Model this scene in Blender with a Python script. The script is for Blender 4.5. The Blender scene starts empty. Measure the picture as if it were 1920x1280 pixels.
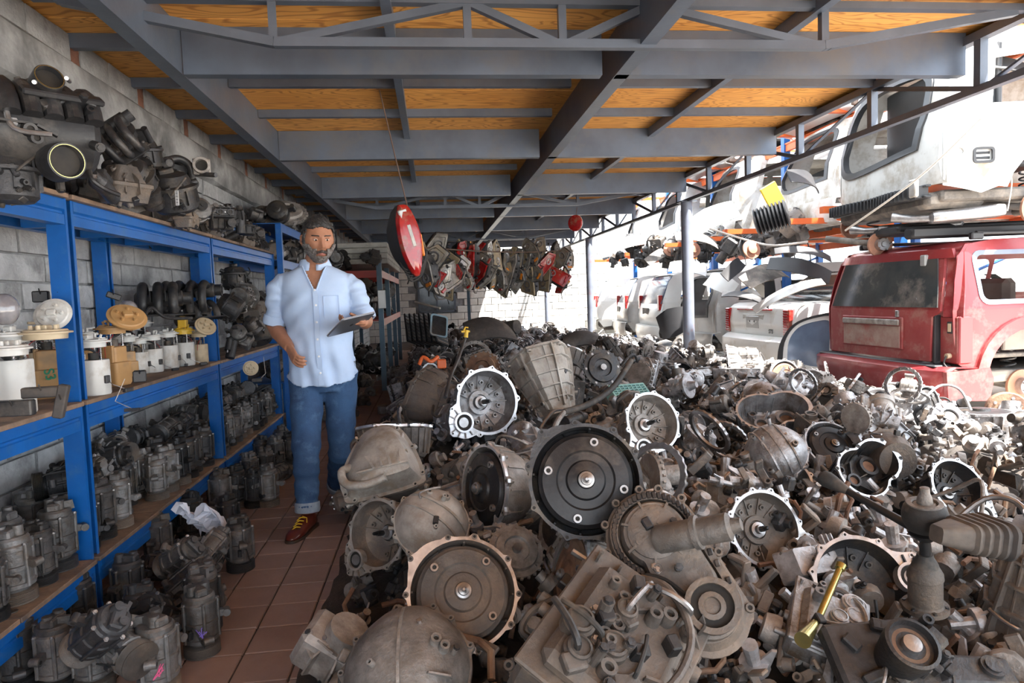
import bpy, bmesh, math, random
import numpy as np
from mathutils import Vector, Matrix, Euler
PI = math.pi
C = bpy.context.scene.collection
sc = bpy.context.scene

# ------------------------------------------------------------------ camera
Xw = Vector((0.993, 0.043, -0.112)); Yw = Vector((-0.115, 0.064, -0.991))
Yw.normalize(); Xw = (Xw - Yw * Xw.dot(Yw)).normalized(); Zw = Xw.cross(Yw)
RC = Matrix((Xw, Yw, Zw))                      # camera axes -> world
cam_d = bpy.data.cameras.new('camera'); cam_d.lens = 24.0; cam_d.sensor_width = 36.0
cam_d.clip_start = 0.05; cam_d.clip_end = 300
cam = bpy.data.objects.new('camera', cam_d); C.objects.link(cam)
CAMH = 1.27
cam.matrix_world = Matrix.Translation((0, 0, CAMH)) @ RC.to_4x4()
sc.camera = cam

# ------------------------------------------------------------------ world, sun, exposure
w = bpy.data.worlds.new('sky'); sc.world = w; w.use_nodes = True
bg = w.node_tree.nodes['Background']
bg.inputs[0].default_value = (0.82, 0.91, 1.0, 1); bg.inputs[1].default_value = 1.7
sd = bpy.data.lights.new('sun', 'SUN'); sd.energy = 13.0; sd.angle = 0.009; sd.color = (1.0, 0.95, 0.88)
sun = bpy.data.objects.new('sun', sd); C.objects.link(sun)
sun.rotation_euler = Vector((0.30, -0.27, 0.90)).to_track_quat('Z', 'Y').to_euler()
sc.view_settings.view_transform = 'Standard'; sc.view_settings.look = 'None'
sc.view_settings.gamma = 1; sc.view_settings.use_curve_mapping = False
sc.view_settings.exposure = 1.5
sc.cycles.max_bounces = 7; sc.cycles.diffuse_bounces = 5; sc.cycles.glossy_bounces = 3
sc.cycles.transmission_bounces = 4; sc.cycles.transparent_max_bounces = 6
sc.cycles.sample_clamp_indirect = 6.0
sc.cycles.use_denoising = True

def ray(px, py):
    return RC @ Vector((px - 960, -(py - 640), -1280))
def atY(px, py, Y):
    r = ray(px, py); return Vector((0, 0, CAMH)) + r * (Y / r.y)
def atZ(px, py, Z):
    r = ray(px, py); return Vector((0, 0, CAMH)) + r * ((Z - CAMH) / r.z)
def atX(px, py, X):
    r = ray(px, py); return Vector((0, 0, CAMH)) + r * (X / r.x)

# ------------------------------------------------------------------ materials
M = {}
def mat(name, c1, c2=None, rough=0.6, metal=0.0, scale=8.0, bump=0.0, bscale=None, rnd=0.0, dust=None, dust_amt=0.5,
        dscale=3.0, coat=0.0, detail=4, spec=0.5, emis=None):
    m = bpy.data.materials.new(name); m.use_nodes = True
    nt = m.node_tree; N = nt.nodes; L = nt.links; b = N['Principled BSDF']
    b.inputs['Roughness'].default_value = rough; b.inputs['Metallic'].default_value = metal
    b.inputs['Specular IOR Level'].default_value = spec
    if coat: b.inputs['Coat Weight'].default_value = coat; b.inputs['Coat Roughness'].default_value = 0.15
    tc = N.new('ShaderNodeTexCoord'); oi = N.new('ShaderNodeObjectInfo')
    add = N.new('ShaderNodeVectorMath'); add.operation = 'ADD'
    mul = N.new('ShaderNodeMath'); mul.operation = 'MULTIPLY'; mul.inputs[1].default_value = 37.0
    L.new(oi.outputs['Random'], mul.inputs[0]); L.new(tc.outputs['Object'], add.inputs[0]); L.new(mul.outputs[0], add.inputs[1])
    co = add.outputs[0]
    def noise(s, d=detail, r=0.6):
        n = N.new('ShaderNodeTexNoise'); n.inputs['Scale'].default_value = s; n.inputs['Detail'].default_value = d
        n.inputs['Roughness'].default_value = r; L.new(co, n.inputs['Vector']); return n.outputs['Fac']
    def ramp(f, lo, hi):
        r = N.new('ShaderNodeMapRange'); r.inputs[1].default_value = lo; r.inputs[2].default_value = hi
        L.new(f, r.inputs[0]); return r.outputs[0]
    def mix(f, a, b_):
        x = N.new('ShaderNodeMix'); x.data_type = 'RGBA'
        if isinstance(f, float): x.inputs[0].default_value = f
        else: L.new(f, x.inputs[0])
        for s, v in ((6, a), (7, b_)):
            if isinstance(v, tuple): x.inputs[s].default_value = v + (1,)
            else: L.new(v, x.inputs[s])
        return x.outputs[2]
    col = None
    if c2 is not None: col = mix(ramp(noise(scale), 0.35, 0.65), c1, c2)
    if dust is not None:
        col = mix(ramp(noise(dscale, 5, 0.7), 0.62 - dust_amt * 0.35, 0.75 - dust_amt * 0.25), col if col else c1, dust)
    if rnd:
        h = N.new('ShaderNodeHueSaturation')
        r = ramp(oi.outputs['Random'], 0, 1)
        mr = N.new('ShaderNodeMapRange'); mr.inputs[3].default_value = 1 - rnd; mr.inputs[4].default_value = 1 + rnd
        L.new(oi.outputs['Random'], mr.inputs[0]); L.new(mr.outputs[0], h.inputs['Value'])
        if col: L.new(col, h.inputs['Color'])
        else: h.inputs['Color'].default_value = c1 + (1,)
        col = h.outputs[0]
    if col: L.new(col, b.inputs['Base Color'])
    else: b.inputs['Base Color'].default_value = c1 + (1,)
    if bump:
        bn = N.new('ShaderNodeBump'); bn.inputs['Strength'].default_value = bump; bn.inputs['Distance'].default_value = 0.01
        L.new(noise(bscale or scale * 3, 5), bn.inputs['Height']); L.new(bn.outputs[0], b.inputs['Normal'])
    if emis: b.inputs['Emission Color'].default_value = emis[0] + (1,); b.inputs['Emission Strength'].default_value = emis[1]
    M[name] = m
    m['co'] = 1
    return m

DUST = (0.27, 0.205, 0.15)
mat('cast_silver', (0.52, 0.52, 0.54), (0.27, 0.265, 0.27), 0.4, 0.55, 16, 0.35, 90, rnd=0.3, dust=(0.17, 0.125, 0.09), dust_amt=0.35, dscale=7)
mat('cast_beige', (0.36, 0.335, 0.315), (0.16, 0.148, 0.138), 0.55, 0.35, 14, 0.4, 80, rnd=0.35, dust=(0.24, 0.205, 0.175), dust_amt=0.38, dscale=6)
mat('cast_brown', (0.16, 0.14, 0.125), (0.058, 0.052, 0.05), 0.6, 0.2, 12, 0.4, 70, rnd=0.35, dust=(0.21, 0.165, 0.13), dust_amt=0.45, dscale=6)
mat('comp_dark', (0.10, 0.095, 0.095), (0.045, 0.042, 0.042), 0.5, 0.3, 16, 0.35, 90, rnd=0.45, dust=(0.13, 0.11, 0.095), dust_amt=0.4, dscale=12)
mat('comp_grey', (0.24, 0.235, 0.235), (0.11, 0.105, 0.10), 0.45, 0.45, 18, 0.35, 90, rnd=0.4, dust=(0.15, 0.125, 0.105), dust_amt=0.4, dscale=12)
mat('cast_pale', (0.48, 0.45, 0.41), (0.31, 0.285, 0.26), 0.55, 0.25, 12, 0.3, 80, rnd=0.1, dust=(0.30, 0.245, 0.19), dust_amt=0.3, dscale=6)
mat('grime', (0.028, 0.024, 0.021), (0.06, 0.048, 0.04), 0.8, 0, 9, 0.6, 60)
mat('cast_dark', (0.06, 0.06, 0.064), (0.025, 0.025, 0.027), 0.45, 0.35, 12, 0.3, 80, rnd=0.3, dust=(0.12, 0.10, 0.08), dust_amt=0.3, dscale=6)
mat('machined', (0.74, 0.75, 0.78), (0.50, 0.50, 0.53), 0.32, 0.75, 20, 0.08, 120, rnd=0.15, dust=(0.27, 0.235, 0.20), dust_amt=0.1)
mat('black_steel', (0.035, 0.034, 0.036), (0.02, 0.02, 0.022), 0.42, 0.4, 7, 0.12, 60, dust=(0.10, 0.085, 0.075), dust_amt=0.25, dscale=4)
mat('bore', (0.012, 0.011, 0.011), (0.03, 0.025, 0.02), 0.7, 0.1, 20)  # near-black discs closing hole mouths, in place of their shaded depth
mat('rubber', (0.04, 0.038, 0.037), (0.02, 0.02, 0.02), 0.7, 0, 12, 0.15, 60, dust=(0.16, 0.13, 0.105), dust_amt=0.35)
mat('boot_dusty', (0.065, 0.057, 0.053), (0.04, 0.036, 0.035), 0.65, 0, 12, 0.12, 60, dust=(0.15, 0.125, 0.105), dust_amt=0.4)
mat('black_plastic', (0.03, 0.03, 0.033), (0.014, 0.014, 0.016), 0.45, 0, 9, 0.15, 50, rnd=0.3, dust=(0.085, 0.077, 0.07), dust_amt=0.32, dscale=6)
mat('steel', (0.45, 0.45, 0.46), (0.3, 0.28, 0.27), 0.35, 0.85, 20, 0.1, 60, rnd=0.2)
mat('rust', (0.23, 0.125, 0.08), (0.12, 0.07, 0.05), 0.8, 0.2, 18, 0.4, 60, rnd=0.25, dust=(0.3, 0.2, 0.13), dust_amt=0.4)
mat('disc_rust', (0.50, 0.26, 0.17), (0.38, 0.2, 0.14), 0.55, 0.5, 10, 0.1, 60)
mat('blue_paint', (0.004, 0.115, 0.43), (0.004, 0.09, 0.34), 0.38, 0.0, 6, 0.05, 40, dust=(0.03, 0.13, 0.36), dust_amt=0.3, dscale=9)
mat('deck_wood', (0.33, 0.215, 0.14), (0.20, 0.135, 0.095), 0.8, 0, 9, 0.3, 50, rnd=0.35, dust=(0.14, 0.10, 0.08), dust_amt=0.5, dscale=4)
mat('beam_steel', (0.135, 0.165, 0.22), (0.098, 0.118, 0.158), 0.38, 0.3, 2.5, 0.08, 30, dust=(0.15, 0.155, 0.17), dust_amt=0.35, dscale=1.5)
mat('truss_steel', (0.13, 0.15, 0.19), (0.10, 0.115, 0.145), 0.4, 0.25, 3, 0.05, 30)
mat('column_paint', (0.24, 0.27, 0.33), (0.19, 0.21, 0.27), 0.4, 0.15, 4, 0.05, 30, dust=(0.30, 0.13, 0.11), dust_amt=0.12, dscale=5)
mat('block', (0.44, 0.45, 0.46), (0.30, 0.305, 0.31), 0.95, 0, 10, 0.8, 55, rnd=0.10, dust=(0.16, 0.16, 0.165), dust_amt=0.25, dscale=3.0, detail=8)
mat('mortar', (0.30, 0.31, 0.32), (0.20, 0.2, 0.205), 0.95, 0, 9, 0.7, 50, detail=8)
mat('tie_concrete', (0.40, 0.40, 0.40), (0.20, 0.20, 0.205), 0.9, 0, 3.5, 0.6, 30, dust=(0.12, 0.12, 0.12), dust_amt=0.35, dscale=1.2, detail=8)
mat('brick_red', (0.33, 0.15, 0.10), (0.25, 0.12, 0.085), 0.9, 0, 20, 0.6, 60, rnd=0.2)
mat('back_block', (0.68, 0.67, 0.63), (0.58, 0.565, 0.53), 0.95, 0, 8, 0.5, 40, rnd=0.1)
mat('floor_tile', (0.32, 0.225, 0.195), (0.25, 0.17, 0.15), 0.6, 0, 3, 0.12, 60, rnd=0.10, dust=(0.28, 0.19, 0.16), dust_amt=0.42, dscale=5)
mat('grout', (0.10, 0.07, 0.06), (0.055, 0.045, 0.04), 0.9, 0, 9, 0.4, 40)
mat('dusty_ground', (0.60, 0.55, 0.49), (0.48, 0.44, 0.39), 0.95, 0, 2, 0.4, 20)
mat('paint_red', (0.30, 0.028, 0.032), (0.24, 0.03, 0.034), 0.3, 0.25, 2, 0.02, 20, dust=(0.36, 0.12, 0.11), dust_amt=0.28, dscale=2.5, coat=0.6)
mat('paint_red_dusty', (0.23, 0.025, 0.028), (0.28, 0.05, 0.048), 0.5, 0.1, 4, 0.02, 20, dust=(0.30, 0.13, 0.11), dust_amt=0.35, dscale=5, coat=0.1)
mat('plate_dust', (0.34, 0.26, 0.22), (0.26, 0.15, 0.13), 0.8, 0, 8, 0.05, dust=(0.28, 0.07, 0.06), dust_amt=0.3)
mat('paint_white', (0.80, 0.80, 0.78), (0.74, 0.73, 0.70), 0.3, 0.0, 2, coat=0.4, dust=(0.6, 0.55, 0.47), dust_amt=0.15, dscale=3)
mat('paint_silver', (0.50, 0.50, 0.49), (0.42, 0.41, 0.40), 0.35, 0.5, 2, coat=0.3, dust=(0.4, 0.36, 0.31), dust_amt=0.3, dscale=3)
mat('primer_white', (0.58, 0.57, 0.54), (0.46, 0.44, 0.41), 0.6, 0.05, 3, dust=(0.33, 0.28, 0.22), dust_amt=0.42, dscale=3)
mat('under_grey', (0.17, 0.155, 0.14), (0.10, 0.09, 0.085), 0.75, 0.15, 5, 0.2, 30, dust=(0.3, 0.26, 0.22), dust_amt=0.4)
mat('trim_black', (0.022, 0.023, 0.026), (0.03, 0.03, 0.033), 0.45, 0, 5, 0.05)
mat('orange_paint', (0.72, 0.14, 0.03), (0.62, 0.12, 0.03), 0.45, 0, 5, rnd=0.1)
mat('red_rack', (0.48, 0.05, 0.035), (0.38, 0.05, 0.04), 0.5, 0, 5)
mat('rack_grey_blue', (0.10, 0.17, 0.23), (0.08, 0.13, 0.18), 0.45, 0.1, 5)
mat('plastic_white', (0.66, 0.66, 0.64), (0.56, 0.56, 0.54), 0.45, 0, 7, dust=(0.42, 0.38, 0.33), dust_amt=0.3, dscale=6)
mat('plastic_cream', (0.56, 0.46, 0.31), (0.47, 0.37, 0.24), 0.5, 0, 7, dust=(0.3, 0.24, 0.18), dust_amt=0.3)
mat('plastic_amber', (0.52, 0.30, 0.12), (0.42, 0.24, 0.10), 0.5, 0, 7, dust=(0.26, 0.18, 0.11), dust_amt=0.25)
mat('plastic_yellow', (0.75, 0.48, 0.04), (0.65, 0.42, 0.04), 0.45, 0, 7)
mat('brass', (0.50, 0.43, 0.16), (0.38, 0.36, 0.16), 0.25, 0.9, 20)
mat('wire_red', (0.4, 0.02, 0.02), rough=0.5)
mat('wire_light', (0.55, 0.5, 0.45), rough=0.6)
mat('wire_rusty', (0.13, 0.08, 0.06), rough=0.8)
mat('ink_green', (0.02, 0.22, 0.12), rough=0.7)
mat('ink_red', (0.5, 0.02, 0.04), rough=0.7)
mat('ink_pink', (0.75, 0.12, 0.28), rough=0.7)
mat('ink_purple', (0.22, 0.14, 0.55), rough=0.7)
mat('ink_blue', (0.05, 0.2, 0.6), rough=0.7)
mat('ink_cyan', (0.05, 0.55, 0.62), rough=0.7)
mat('ink_black', (0.02, 0.02, 0.02), rough=0.7)
mat('paper', (0.75, 0.75, 0.76), rough=0.8)
mat('plastic_bag', (0.72, 0.72, 0.80), (0.6, 0.62, 0.7), 0.35, 0, 10)
mat('lamp_red', (0.42, 0.012, 0.012), (0.28, 0.012, 0.012), 0.14, 0, 20, coat=0.5, dust=(0.28, 0.13, 0.09), dust_amt=0.3, dscale=9)
mat('lamp_orange', (0.8, 0.25, 0.03), rough=0.2)
mat('lamp_clear', (0.36, 0.34, 0.31), (0.16, 0.145, 0.13), 0.2, 0.2, 12, rnd=0.3, dust=(0.35, 0.28, 0.2), dust_amt=0.4)
mat('lamp_yellowed', (0.42, 0.33, 0.20), (0.3, 0.24, 0.16), 0.3, 0.1, 12, rnd=0.3)
mat('foam_white', (0.66, 0.63, 0.56), (0.55, 0.52, 0.46), 0.9, 0, 5, dust=(0.4, 0.36, 0.3), dust_amt=0.3)
mat('glass_dark', (0.035, 0.04, 0.042), (0.06, 0.062, 0.06), 0.12, 0.0, 3, dust=(0.16, 0.14, 0.125), dust_amt=0.35, dscale=2.5, coat=0.3)
mat('glass_blue', (0.20, 0.26, 0.36), (0.14, 0.18, 0.26), 0.12, 0.2, 3)
mat('window_dark', (0.05, 0.06, 0.07), (0.16, 0.17, 0.18), 0.1, 0.0, 2.5)
mat('interior_beige', (0.30, 0.27, 0.23), (0.24, 0.21, 0.18), 0.8, 0, 5)
mat('teal_crate', (0.25, 0.45, 0.42), rough=0.5)
mat('light_blue_rim', (0.36, 0.52, 0.60), (0.3, 0.42, 0.48), 0.6, 0, 8, dust=(0.3, 0.27, 0.22), dust_amt=0.3)
mat('turbid_clear', (0.30, 0.29, 0.30), (0.20, 0.19, 0.21), 0.08, 0, 30, coat=1.0)

def ply_material():
    m = bpy.data.materials.new('plywood'); m.use_nodes = True; nt = m.node_tree; N = nt.nodes; L = nt.links
    b = N['Principled BSDF']; b.inputs['Roughness'].default_value = 0.7
    tc = N.new('ShaderNodeTexCoord'); oi = N.new('ShaderNodeObjectInfo')
    mp = N.new('ShaderNodeMapping'); mp.inputs['Scale'].default_value = (0.55, 2.4, 1)
    add = N.new('ShaderNodeVectorMath'); mu = N.new('ShaderNodeMath'); mu.operation = 'MULTIPLY'; mu.inputs[1].default_value = 91
    L.new(oi.outputs['Random'], mu.inputs[0]); L.new(tc.outputs['Object'], add.inputs[0]); L.new(mu.outputs[0], add.inputs[1])
    L.new(add.outputs[0], mp.inputs[0])
    n = N.new('ShaderNodeTexNoise'); n.inputs['Scale'].default_value = 1.6; n.inputs['Detail'].default_value = 2.5; n.inputs['Distortion'].default_value = 0.5
    L.new(mp.outputs[0], n.inputs['Vector'])
    mm = N.new('ShaderNodeMath'); mm.operation = 'MULTIPLY'; mm.inputs[1].default_value = 150; L.new(n.outputs['Fac'], mm.inputs[0])
    si = N.new('ShaderNodeMath'); si.operation = 'SINE'; L.new(mm.outputs[0], si.inputs[0])
    mr = N.new('ShaderNodeMapRange'); mr.inputs[1].default_value = 0.35; mr.inputs[2].default_value = 1.0; L.new(si.outputs[0], mr.inputs[0])
    n2 = N.new('ShaderNodeTexNoise'); n2.inputs['Scale'].default_value = 1.1; n2.inputs['Detail'].default_value = 5; L.new(add.outputs[0], n2.inputs['Vector'])
    m2 = N.new('ShaderNodeMapRange'); m2.inputs[1].default_value = 0.3; m2.inputs[2].default_value = 0.7; L.new(n2.outputs['Fac'], m2.inputs[0])
    x1 = N.new('ShaderNodeMix'); x1.data_type = 'RGBA'; x1.inputs[6].default_value = (0.70, 0.30, 0.06, 1); x1.inputs[7].default_value = (0.86, 0.43, 0.11, 1); L.new(m2.outputs[0], x1.inputs[0])
    x2 = N.new('ShaderNodeMix'); x2.data_type = 'RGBA'; x2.inputs[7].default_value = (0.40, 0.145, 0.03, 1); L.new(x1.outputs[2], x2.inputs[6])
    m3 = N.new('ShaderNodeMath'); m3.operation = 'MULTIPLY'; m3.inputs[1].default_value = 0.75; L.new(mr.outputs[0], m3.inputs[0]); L.new(m3.outputs[0], x2.inputs[0])
    L.new(x2.outputs[2], b.inputs['Base Color']); M['plywood'] = m
ply_material()

# ------------------------------------------------------------------ mesh kit
def frame(d, up=(0, 0, 1), roll=0.0):
    """rotation whose local +Z points along d; local +Y follows up"""
    z = Vector(d).normalized(); u = Vector(up)
    x = u.cross(z)
    if x.length < 1e-4: x = Vector((1, 0, 0)).cross(z)
    x.normalize(); y = z.cross(x)
    m = Matrix((x, y, z)).transposed()
    return (m @ Matrix.Rotation(roll, 3, 'Z')).to_4x4()
def T(x, y, z): return Matrix.Translation((x, y, z))
def RX(a): return Matrix.Rotation(a, 4, 'X')
def RY(a): return Matrix.Rotation(a, 4, 'Y')
def RZ(a): return Matrix.Rotation(a, 4, 'Z')
I4 = Matrix.Identity(4)

class G:
    def __init__(s, m='cast_beige'):
        s.V = []; s.F = []; s.MI = []; s.mats = [m]; s.cur = 0; s.X = I4
    def m(s, name):
        if name not in s.mats: s.mats.append(name)
        s.cur = s.mats.index(name); return s
    def raw(s, V, F, X=None):
        o = len(s.V); A = s.X @ X if X is not None else s.X
        s.V += [A @ Vector(v) for v in V]; s.F += [tuple(o + i for i in f) for f in F]; s.MI += [s.cur] * len(F)
    def box(s, c, d, X=None, b=0.0):
        x, y, z = d[0] / 2, d[1] / 2, d[2] / 2; Tm = T(*c) if X is None else X @ T(*c)
        if b <= 0:
            V = [(i * x, j * y, k * z) for i in (-1, 1) for j in (-1, 1) for k in (-1, 1)]
            F = [(0, 1, 3, 2), (4, 6, 7, 5), (0, 4, 5, 1), (2, 3, 7, 6), (0, 2, 6, 4), (1, 5, 7, 3)]
        else:
            b = min(b, x * .9, y * .9, z * .9)
            V = []; idx = {}
            for i in (-1, 1):
                for j in (-1, 1):
                    for k in (-1, 1):
                        for ax, p in enumerate(((i * x, j * (y - b), k * (z - b)), (i * (x - b), j * y, k * (z - b)), (i * (x - b), j * (y - b), k * z))):
                            idx[(i, j, k, ax)] = len(V); V.append(p)
            F = []
            for i in (-1, 1):
                F.append([idx[(i, j, k, 0)] for j, k in ((-1, -1), (1, -1), (1, 1), (-1, 1))][::i])
                F.append([idx[(j, i, k, 1)] for j, k in ((-1, -1), (1, -1), (1, 1), (-1, 1))][::-i])
                F.append([idx[(j, k, i, 2)] for j, k in ((-1, -1), (1, -1), (1, 1), (-1, 1))][::i])
            for j in (-1, 1):
                for k in (-1, 1):
                    F.append([idx[(-1, j, k, 1)], idx[(1, j, k, 1)], idx[(1, j, k, 2)], idx[(-1, j, k, 2)]][::-j * k])
                    F.append([idx[(j, -1, k, 0)], idx[(j, 1, k, 0)], idx[(j, 1, k, 2)], idx[(j, -1, k, 2)]][::j * k])
                    F.append([idx[(j, k, -1, 0)], idx[(j, k, 1, 0)], idx[(j, k, 1, 1)], idx[(j, k, -1, 1)]][::-j * k])
            for i in (-1, 1):
                for j in (-1, 1):
                    for k in (-1, 1): F.append([idx[(i, j, k, a)] for a in (0, 1, 2)][::i * j * k])
        s.raw(V, F, Tm)
    def loft(s, rings, X=None, cap0=True, cap1=True):
        n = len(rings[0]); V = [p for r in rings for p in r]; F = []
        for a in range(len(rings) - 1):
            for i in range(n):
                j = (i + 1) % n
                F.append((a * n + i, a * n + j, (a + 1) * n + j, (a + 1) * n + i))
        if cap0: F.append(tuple(range(n))[::-1])
        if cap1: F.append(tuple((len(rings) - 1) * n + i for i in range(n)))
        s.raw(V, F, X)
    def lathe(s, prof, seg=24, X=None, cap=True):
        rings = [[(max(r, 1e-4) * math.cos(2 * PI * i / seg), max(r, 1e-4) * math.sin(2 * PI * i / seg), z) for i in range(seg)] for r, z in prof]
        s.loft(rings, X, cap, cap)
    def cyl(s, p0, p1, r0, r1=None, seg=12, cap=True):
        p0 = Vector(p0); p1 = Vector(p1); d = p1 - p0
        if d.length < 1e-6: return
        X = T(*p0) @ frame(d); r1 = r0 if r1 is None else r1
        s.lathe([(r0, 0), (r1, d.length)], seg, X, cap)
    def tube(s, pts, r, seg=8, cap=True):
        P = [Vector(p) for p in pts]; n = len(P); rr = r if isinstance(r, (list, tuple)) else [r] * n
        rings = []; up = None
        for i in range(n):
            t = (P[min(i + 1, n - 1)] - P[max(i - 1, 0)]).normalized()
            if up is None:
                up = t.orthogonal().normalized()
            up = (up - t * up.dot(t)); up = up.normalized() if up.length > 1e-5 else t.orthogonal().normalized()
            sd_ = t.cross(up)
            rings.append([tuple(P[i] + (up * math.cos(2 * PI * k / seg) + sd_ * math.sin(2 * PI * k / seg)) * rr[i]) for k in range(seg)])
        s.loft(rings, None, cap, cap)
    def prism(s, pts, z0, z1, X=None, bev=0.0):
        if bev:
            cx = sum(p[0] for p in pts) / len(pts); cy = sum(p[1] for p in pts) / len(pts)
            def ins(p):
                d = math.hypot(p[0] - cx, p[1] - cy); k = max(0, (d - bev) / d) if d > 0 else 1
                return (cx + (p[0] - cx) * k, cy + (p[1] - cy) * k)
            s.loft([[(p[0], p[1], z0) for p in pts], [(p[0], p[1], z1 - bev) for p in pts], [ins(p) + (z1,) for p in pts]], X)
        else: s.loft([[(p[0], p[1], z0) for p in pts], [(p[0], p[1], z1) for p in pts]], X)
    def ringplate(s, outer, inner, z0, z1, X=None):
        n = len(outer)
        V = [(p[0], p[1], z) for z in (z0, z1) for p in outer] + [(p[0], p[1], z) for z in (z0, z1) for p in inner]
        F = []
        for i in range(n):
            j = (i + 1) % n
            F += [(i, j, n + j, n + i), (2 * n + j, 2 * n + i, 3 * n + i, 3 * n + j), (n + i, n + j, 3 * n + j, 3 * n + i), (j, i, 2 * n + i, 2 * n + j)]
        s.raw(V, F, X)
    def fin(s, q, t):
        """quad q (4 coplanar points) given thickness t"""
        q = [Vector(p) for p in q]; n = (q[1] - q[0]).cross(q[3] - q[0])
        if n.length < 1e-9: n = (q[2] - q[1]).cross(q[0] - q[1])
        if n.length < 1e-9: return
        n = n.normalized() * (t / 2)
        V = [p - n for p in q] + [p + n for p in q]
        s.raw(V, [(3, 2, 1, 0), (4, 5, 6, 7), (0, 1, 5, 4), (1, 2, 6, 5), (2, 3, 7, 6), (3, 0, 4, 7)])
    def bolt(s, p, d, r=0.007, h=0.006, m=None):
        c = s.cur
        if m: s.m(m)
        s.lathe([(r * 1.35, 0), (r * 1.35, h * .25), (r, h * .25), (r, h)], 6, T(*p) @ frame(d))
        s.cur = c
    def boss(s, p, d, r=0.012, h=0.01, hole='bore'):
        c = s.cur; X = T(*p) @ frame(d)
        s.lathe([(r * 1.15, 0), (r, h), (r * .55, h), (r * .5, h * .7)], 12, X, True)
        s.m(hole); s.lathe([(r * .5, h * .69), (r * .5, h * .75)], 10, X); s.cur = c
    def sphere(s, c, r, X=None, seg=14, rings=8):
        rr = r if isinstance(r, (tuple, list)) else (r, r, r)
        R = [[(c[0] + rr[0] * math.sin(PI * a / rings) * math.cos(2 * PI * i / seg), c[1] + rr[1] * math.sin(PI * a / rings) * math.sin(2 * PI * i / seg), c[2] - rr[2] * math.cos(PI * a / rings)) for i in range(seg)] for a in range(1, rings)]
        s.loft(R, X)
    def add(s, o, X=None):
        for mn in o.mats:
            if mn not in s.mats: s.mats.append(mn)
        mp = [s.mats.index(mn) for mn in o.mats]; off = len(s.V); A = s.X @ X if X is not None else s.X
        s.V += [A @ v for v in o.V]; s.F += [tuple(off + i for i in f) for f in o.F]; s.MI += [mp[k] for k in o.MI]
    def mesh(s, name, smooth=35, fix=True):
        me = bpy.data.meshes.new(name); me.from_pydata([tuple(v) for v in s.V], [], s.F)
        me.polygons.foreach_set('material_index', s.MI)
        for mn in s.mats: me.materials.append(M[mn])
        if fix:
            bm = bmesh.new(); bm.from_mesh(me); bmesh.ops.recalc_face_normals(bm, faces=bm.faces); bm.to_mesh(me); bm.free()
        me.polygons.foreach_set('use_smooth', [smooth > 0] * len(me.polygons))
        if smooth: me.set_sharp_from_angle(angle=math.radians(smooth))
        me.update(); return me

def plate(outer, holes=(), thick=0.01, cutx=(), cuty=()):
    """filled 2D outline with holes, solid, bisected along given x / y so that it can be bent"""
    cu = bpy.data.curves.new('tmp', 'CURVE'); cu.dimensions = '2D'; cu.fill_mode = 'BOTH'
    for pts in [outer] + list(holes):
        sp = cu.splines.new('POLY'); sp.points.add(len(pts) - 1); sp.use_cyclic_u = True
        for i, p in enumerate(pts): sp.points[i].co = (p[0], p[1], 0, 1)
    o = bpy.data.objects.new('tmp', cu); C.objects.link(o)
    dg = bpy.context.evaluated_depsgraph_get(); me = bpy.data.meshes.new_from_object(o.evaluated_get(dg))
    bpy.data.objects.remove(o); bpy.data.curves.remove(cu)
    bm = bmesh.new(); bm.from_mesh(me); bpy.data.meshes.remove(me)
    bmesh.ops.remove_doubles(bm, verts=bm.verts, dist=1e-5)
    for x in cutx: bmesh.ops.bisect_plane(bm, geom=bm.verts[:] + bm.edges[:] + bm.faces[:], plane_co=(x, 0, 0), plane_no=(1, 0, 0))
    for y in cuty: bmesh.ops.bisect_plane(bm, geom=bm.verts[:] + bm.edges[:] + bm.faces[:], plane_co=(0, y, 0), plane_no=(0, 1, 0))
    r = bmesh.ops.extrude_face_region(bm, geom=bm.faces[:])
    for v in [e for e in r['geom'] if isinstance(e, bmesh.types.BMVert)]: v.co.z += thick
    bmesh.ops.recalc_face_normals(bm, faces=bm.faces)
    bm.verts.index_update()
    V = [tuple(v.co) for v in bm.verts]; F = [tuple(v.index for v in f.verts) for f in bm.faces]; bm.free()
    return V, F

def rrect(w, h, r, n=4, cx=0, cy=0):
    P = []
    for (sx, sy, a0) in ((1, 1, 0), (-1, 1, 90), (-1, -1, 180), (1, -1, 270)):
        for k in range(n + 1):
            a = math.radians(a0 + 90 * k / n); P.append((cx + sx * (w / 2 - r) + r * math.cos(a), cy + sy * (h / 2 - r) + r * math.sin(a)))
    return P
def circ(r, n=24, cx=0, cy=0): return [(cx + r * math.cos(2 * PI * i / n), cy + r * math.sin(2 * PI * i / n)) for i in range(n)]
def bez(pts, n=8):
    """Catmull-Rom through points"""
    P = [Vector(p) for p in pts]; out = []
    for i in range(len(P) - 1):
        p0 = P[max(i - 1, 0)]; p1 = P[i]; p2 = P[i + 1]; p3 = P[min(i + 2, len(P) - 1)]
        for k in range(n):
            t = k / n
            out.append(0.5 * ((2 * p1) + (p2 - p0) * t + (2 * p0 - 5 * p1 + 4 * p2 - p3) * t * t + (3 * p1 - p0 - 3 * p2 + p3) * t ** 3))
    out.append(P[-1]); return out

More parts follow.
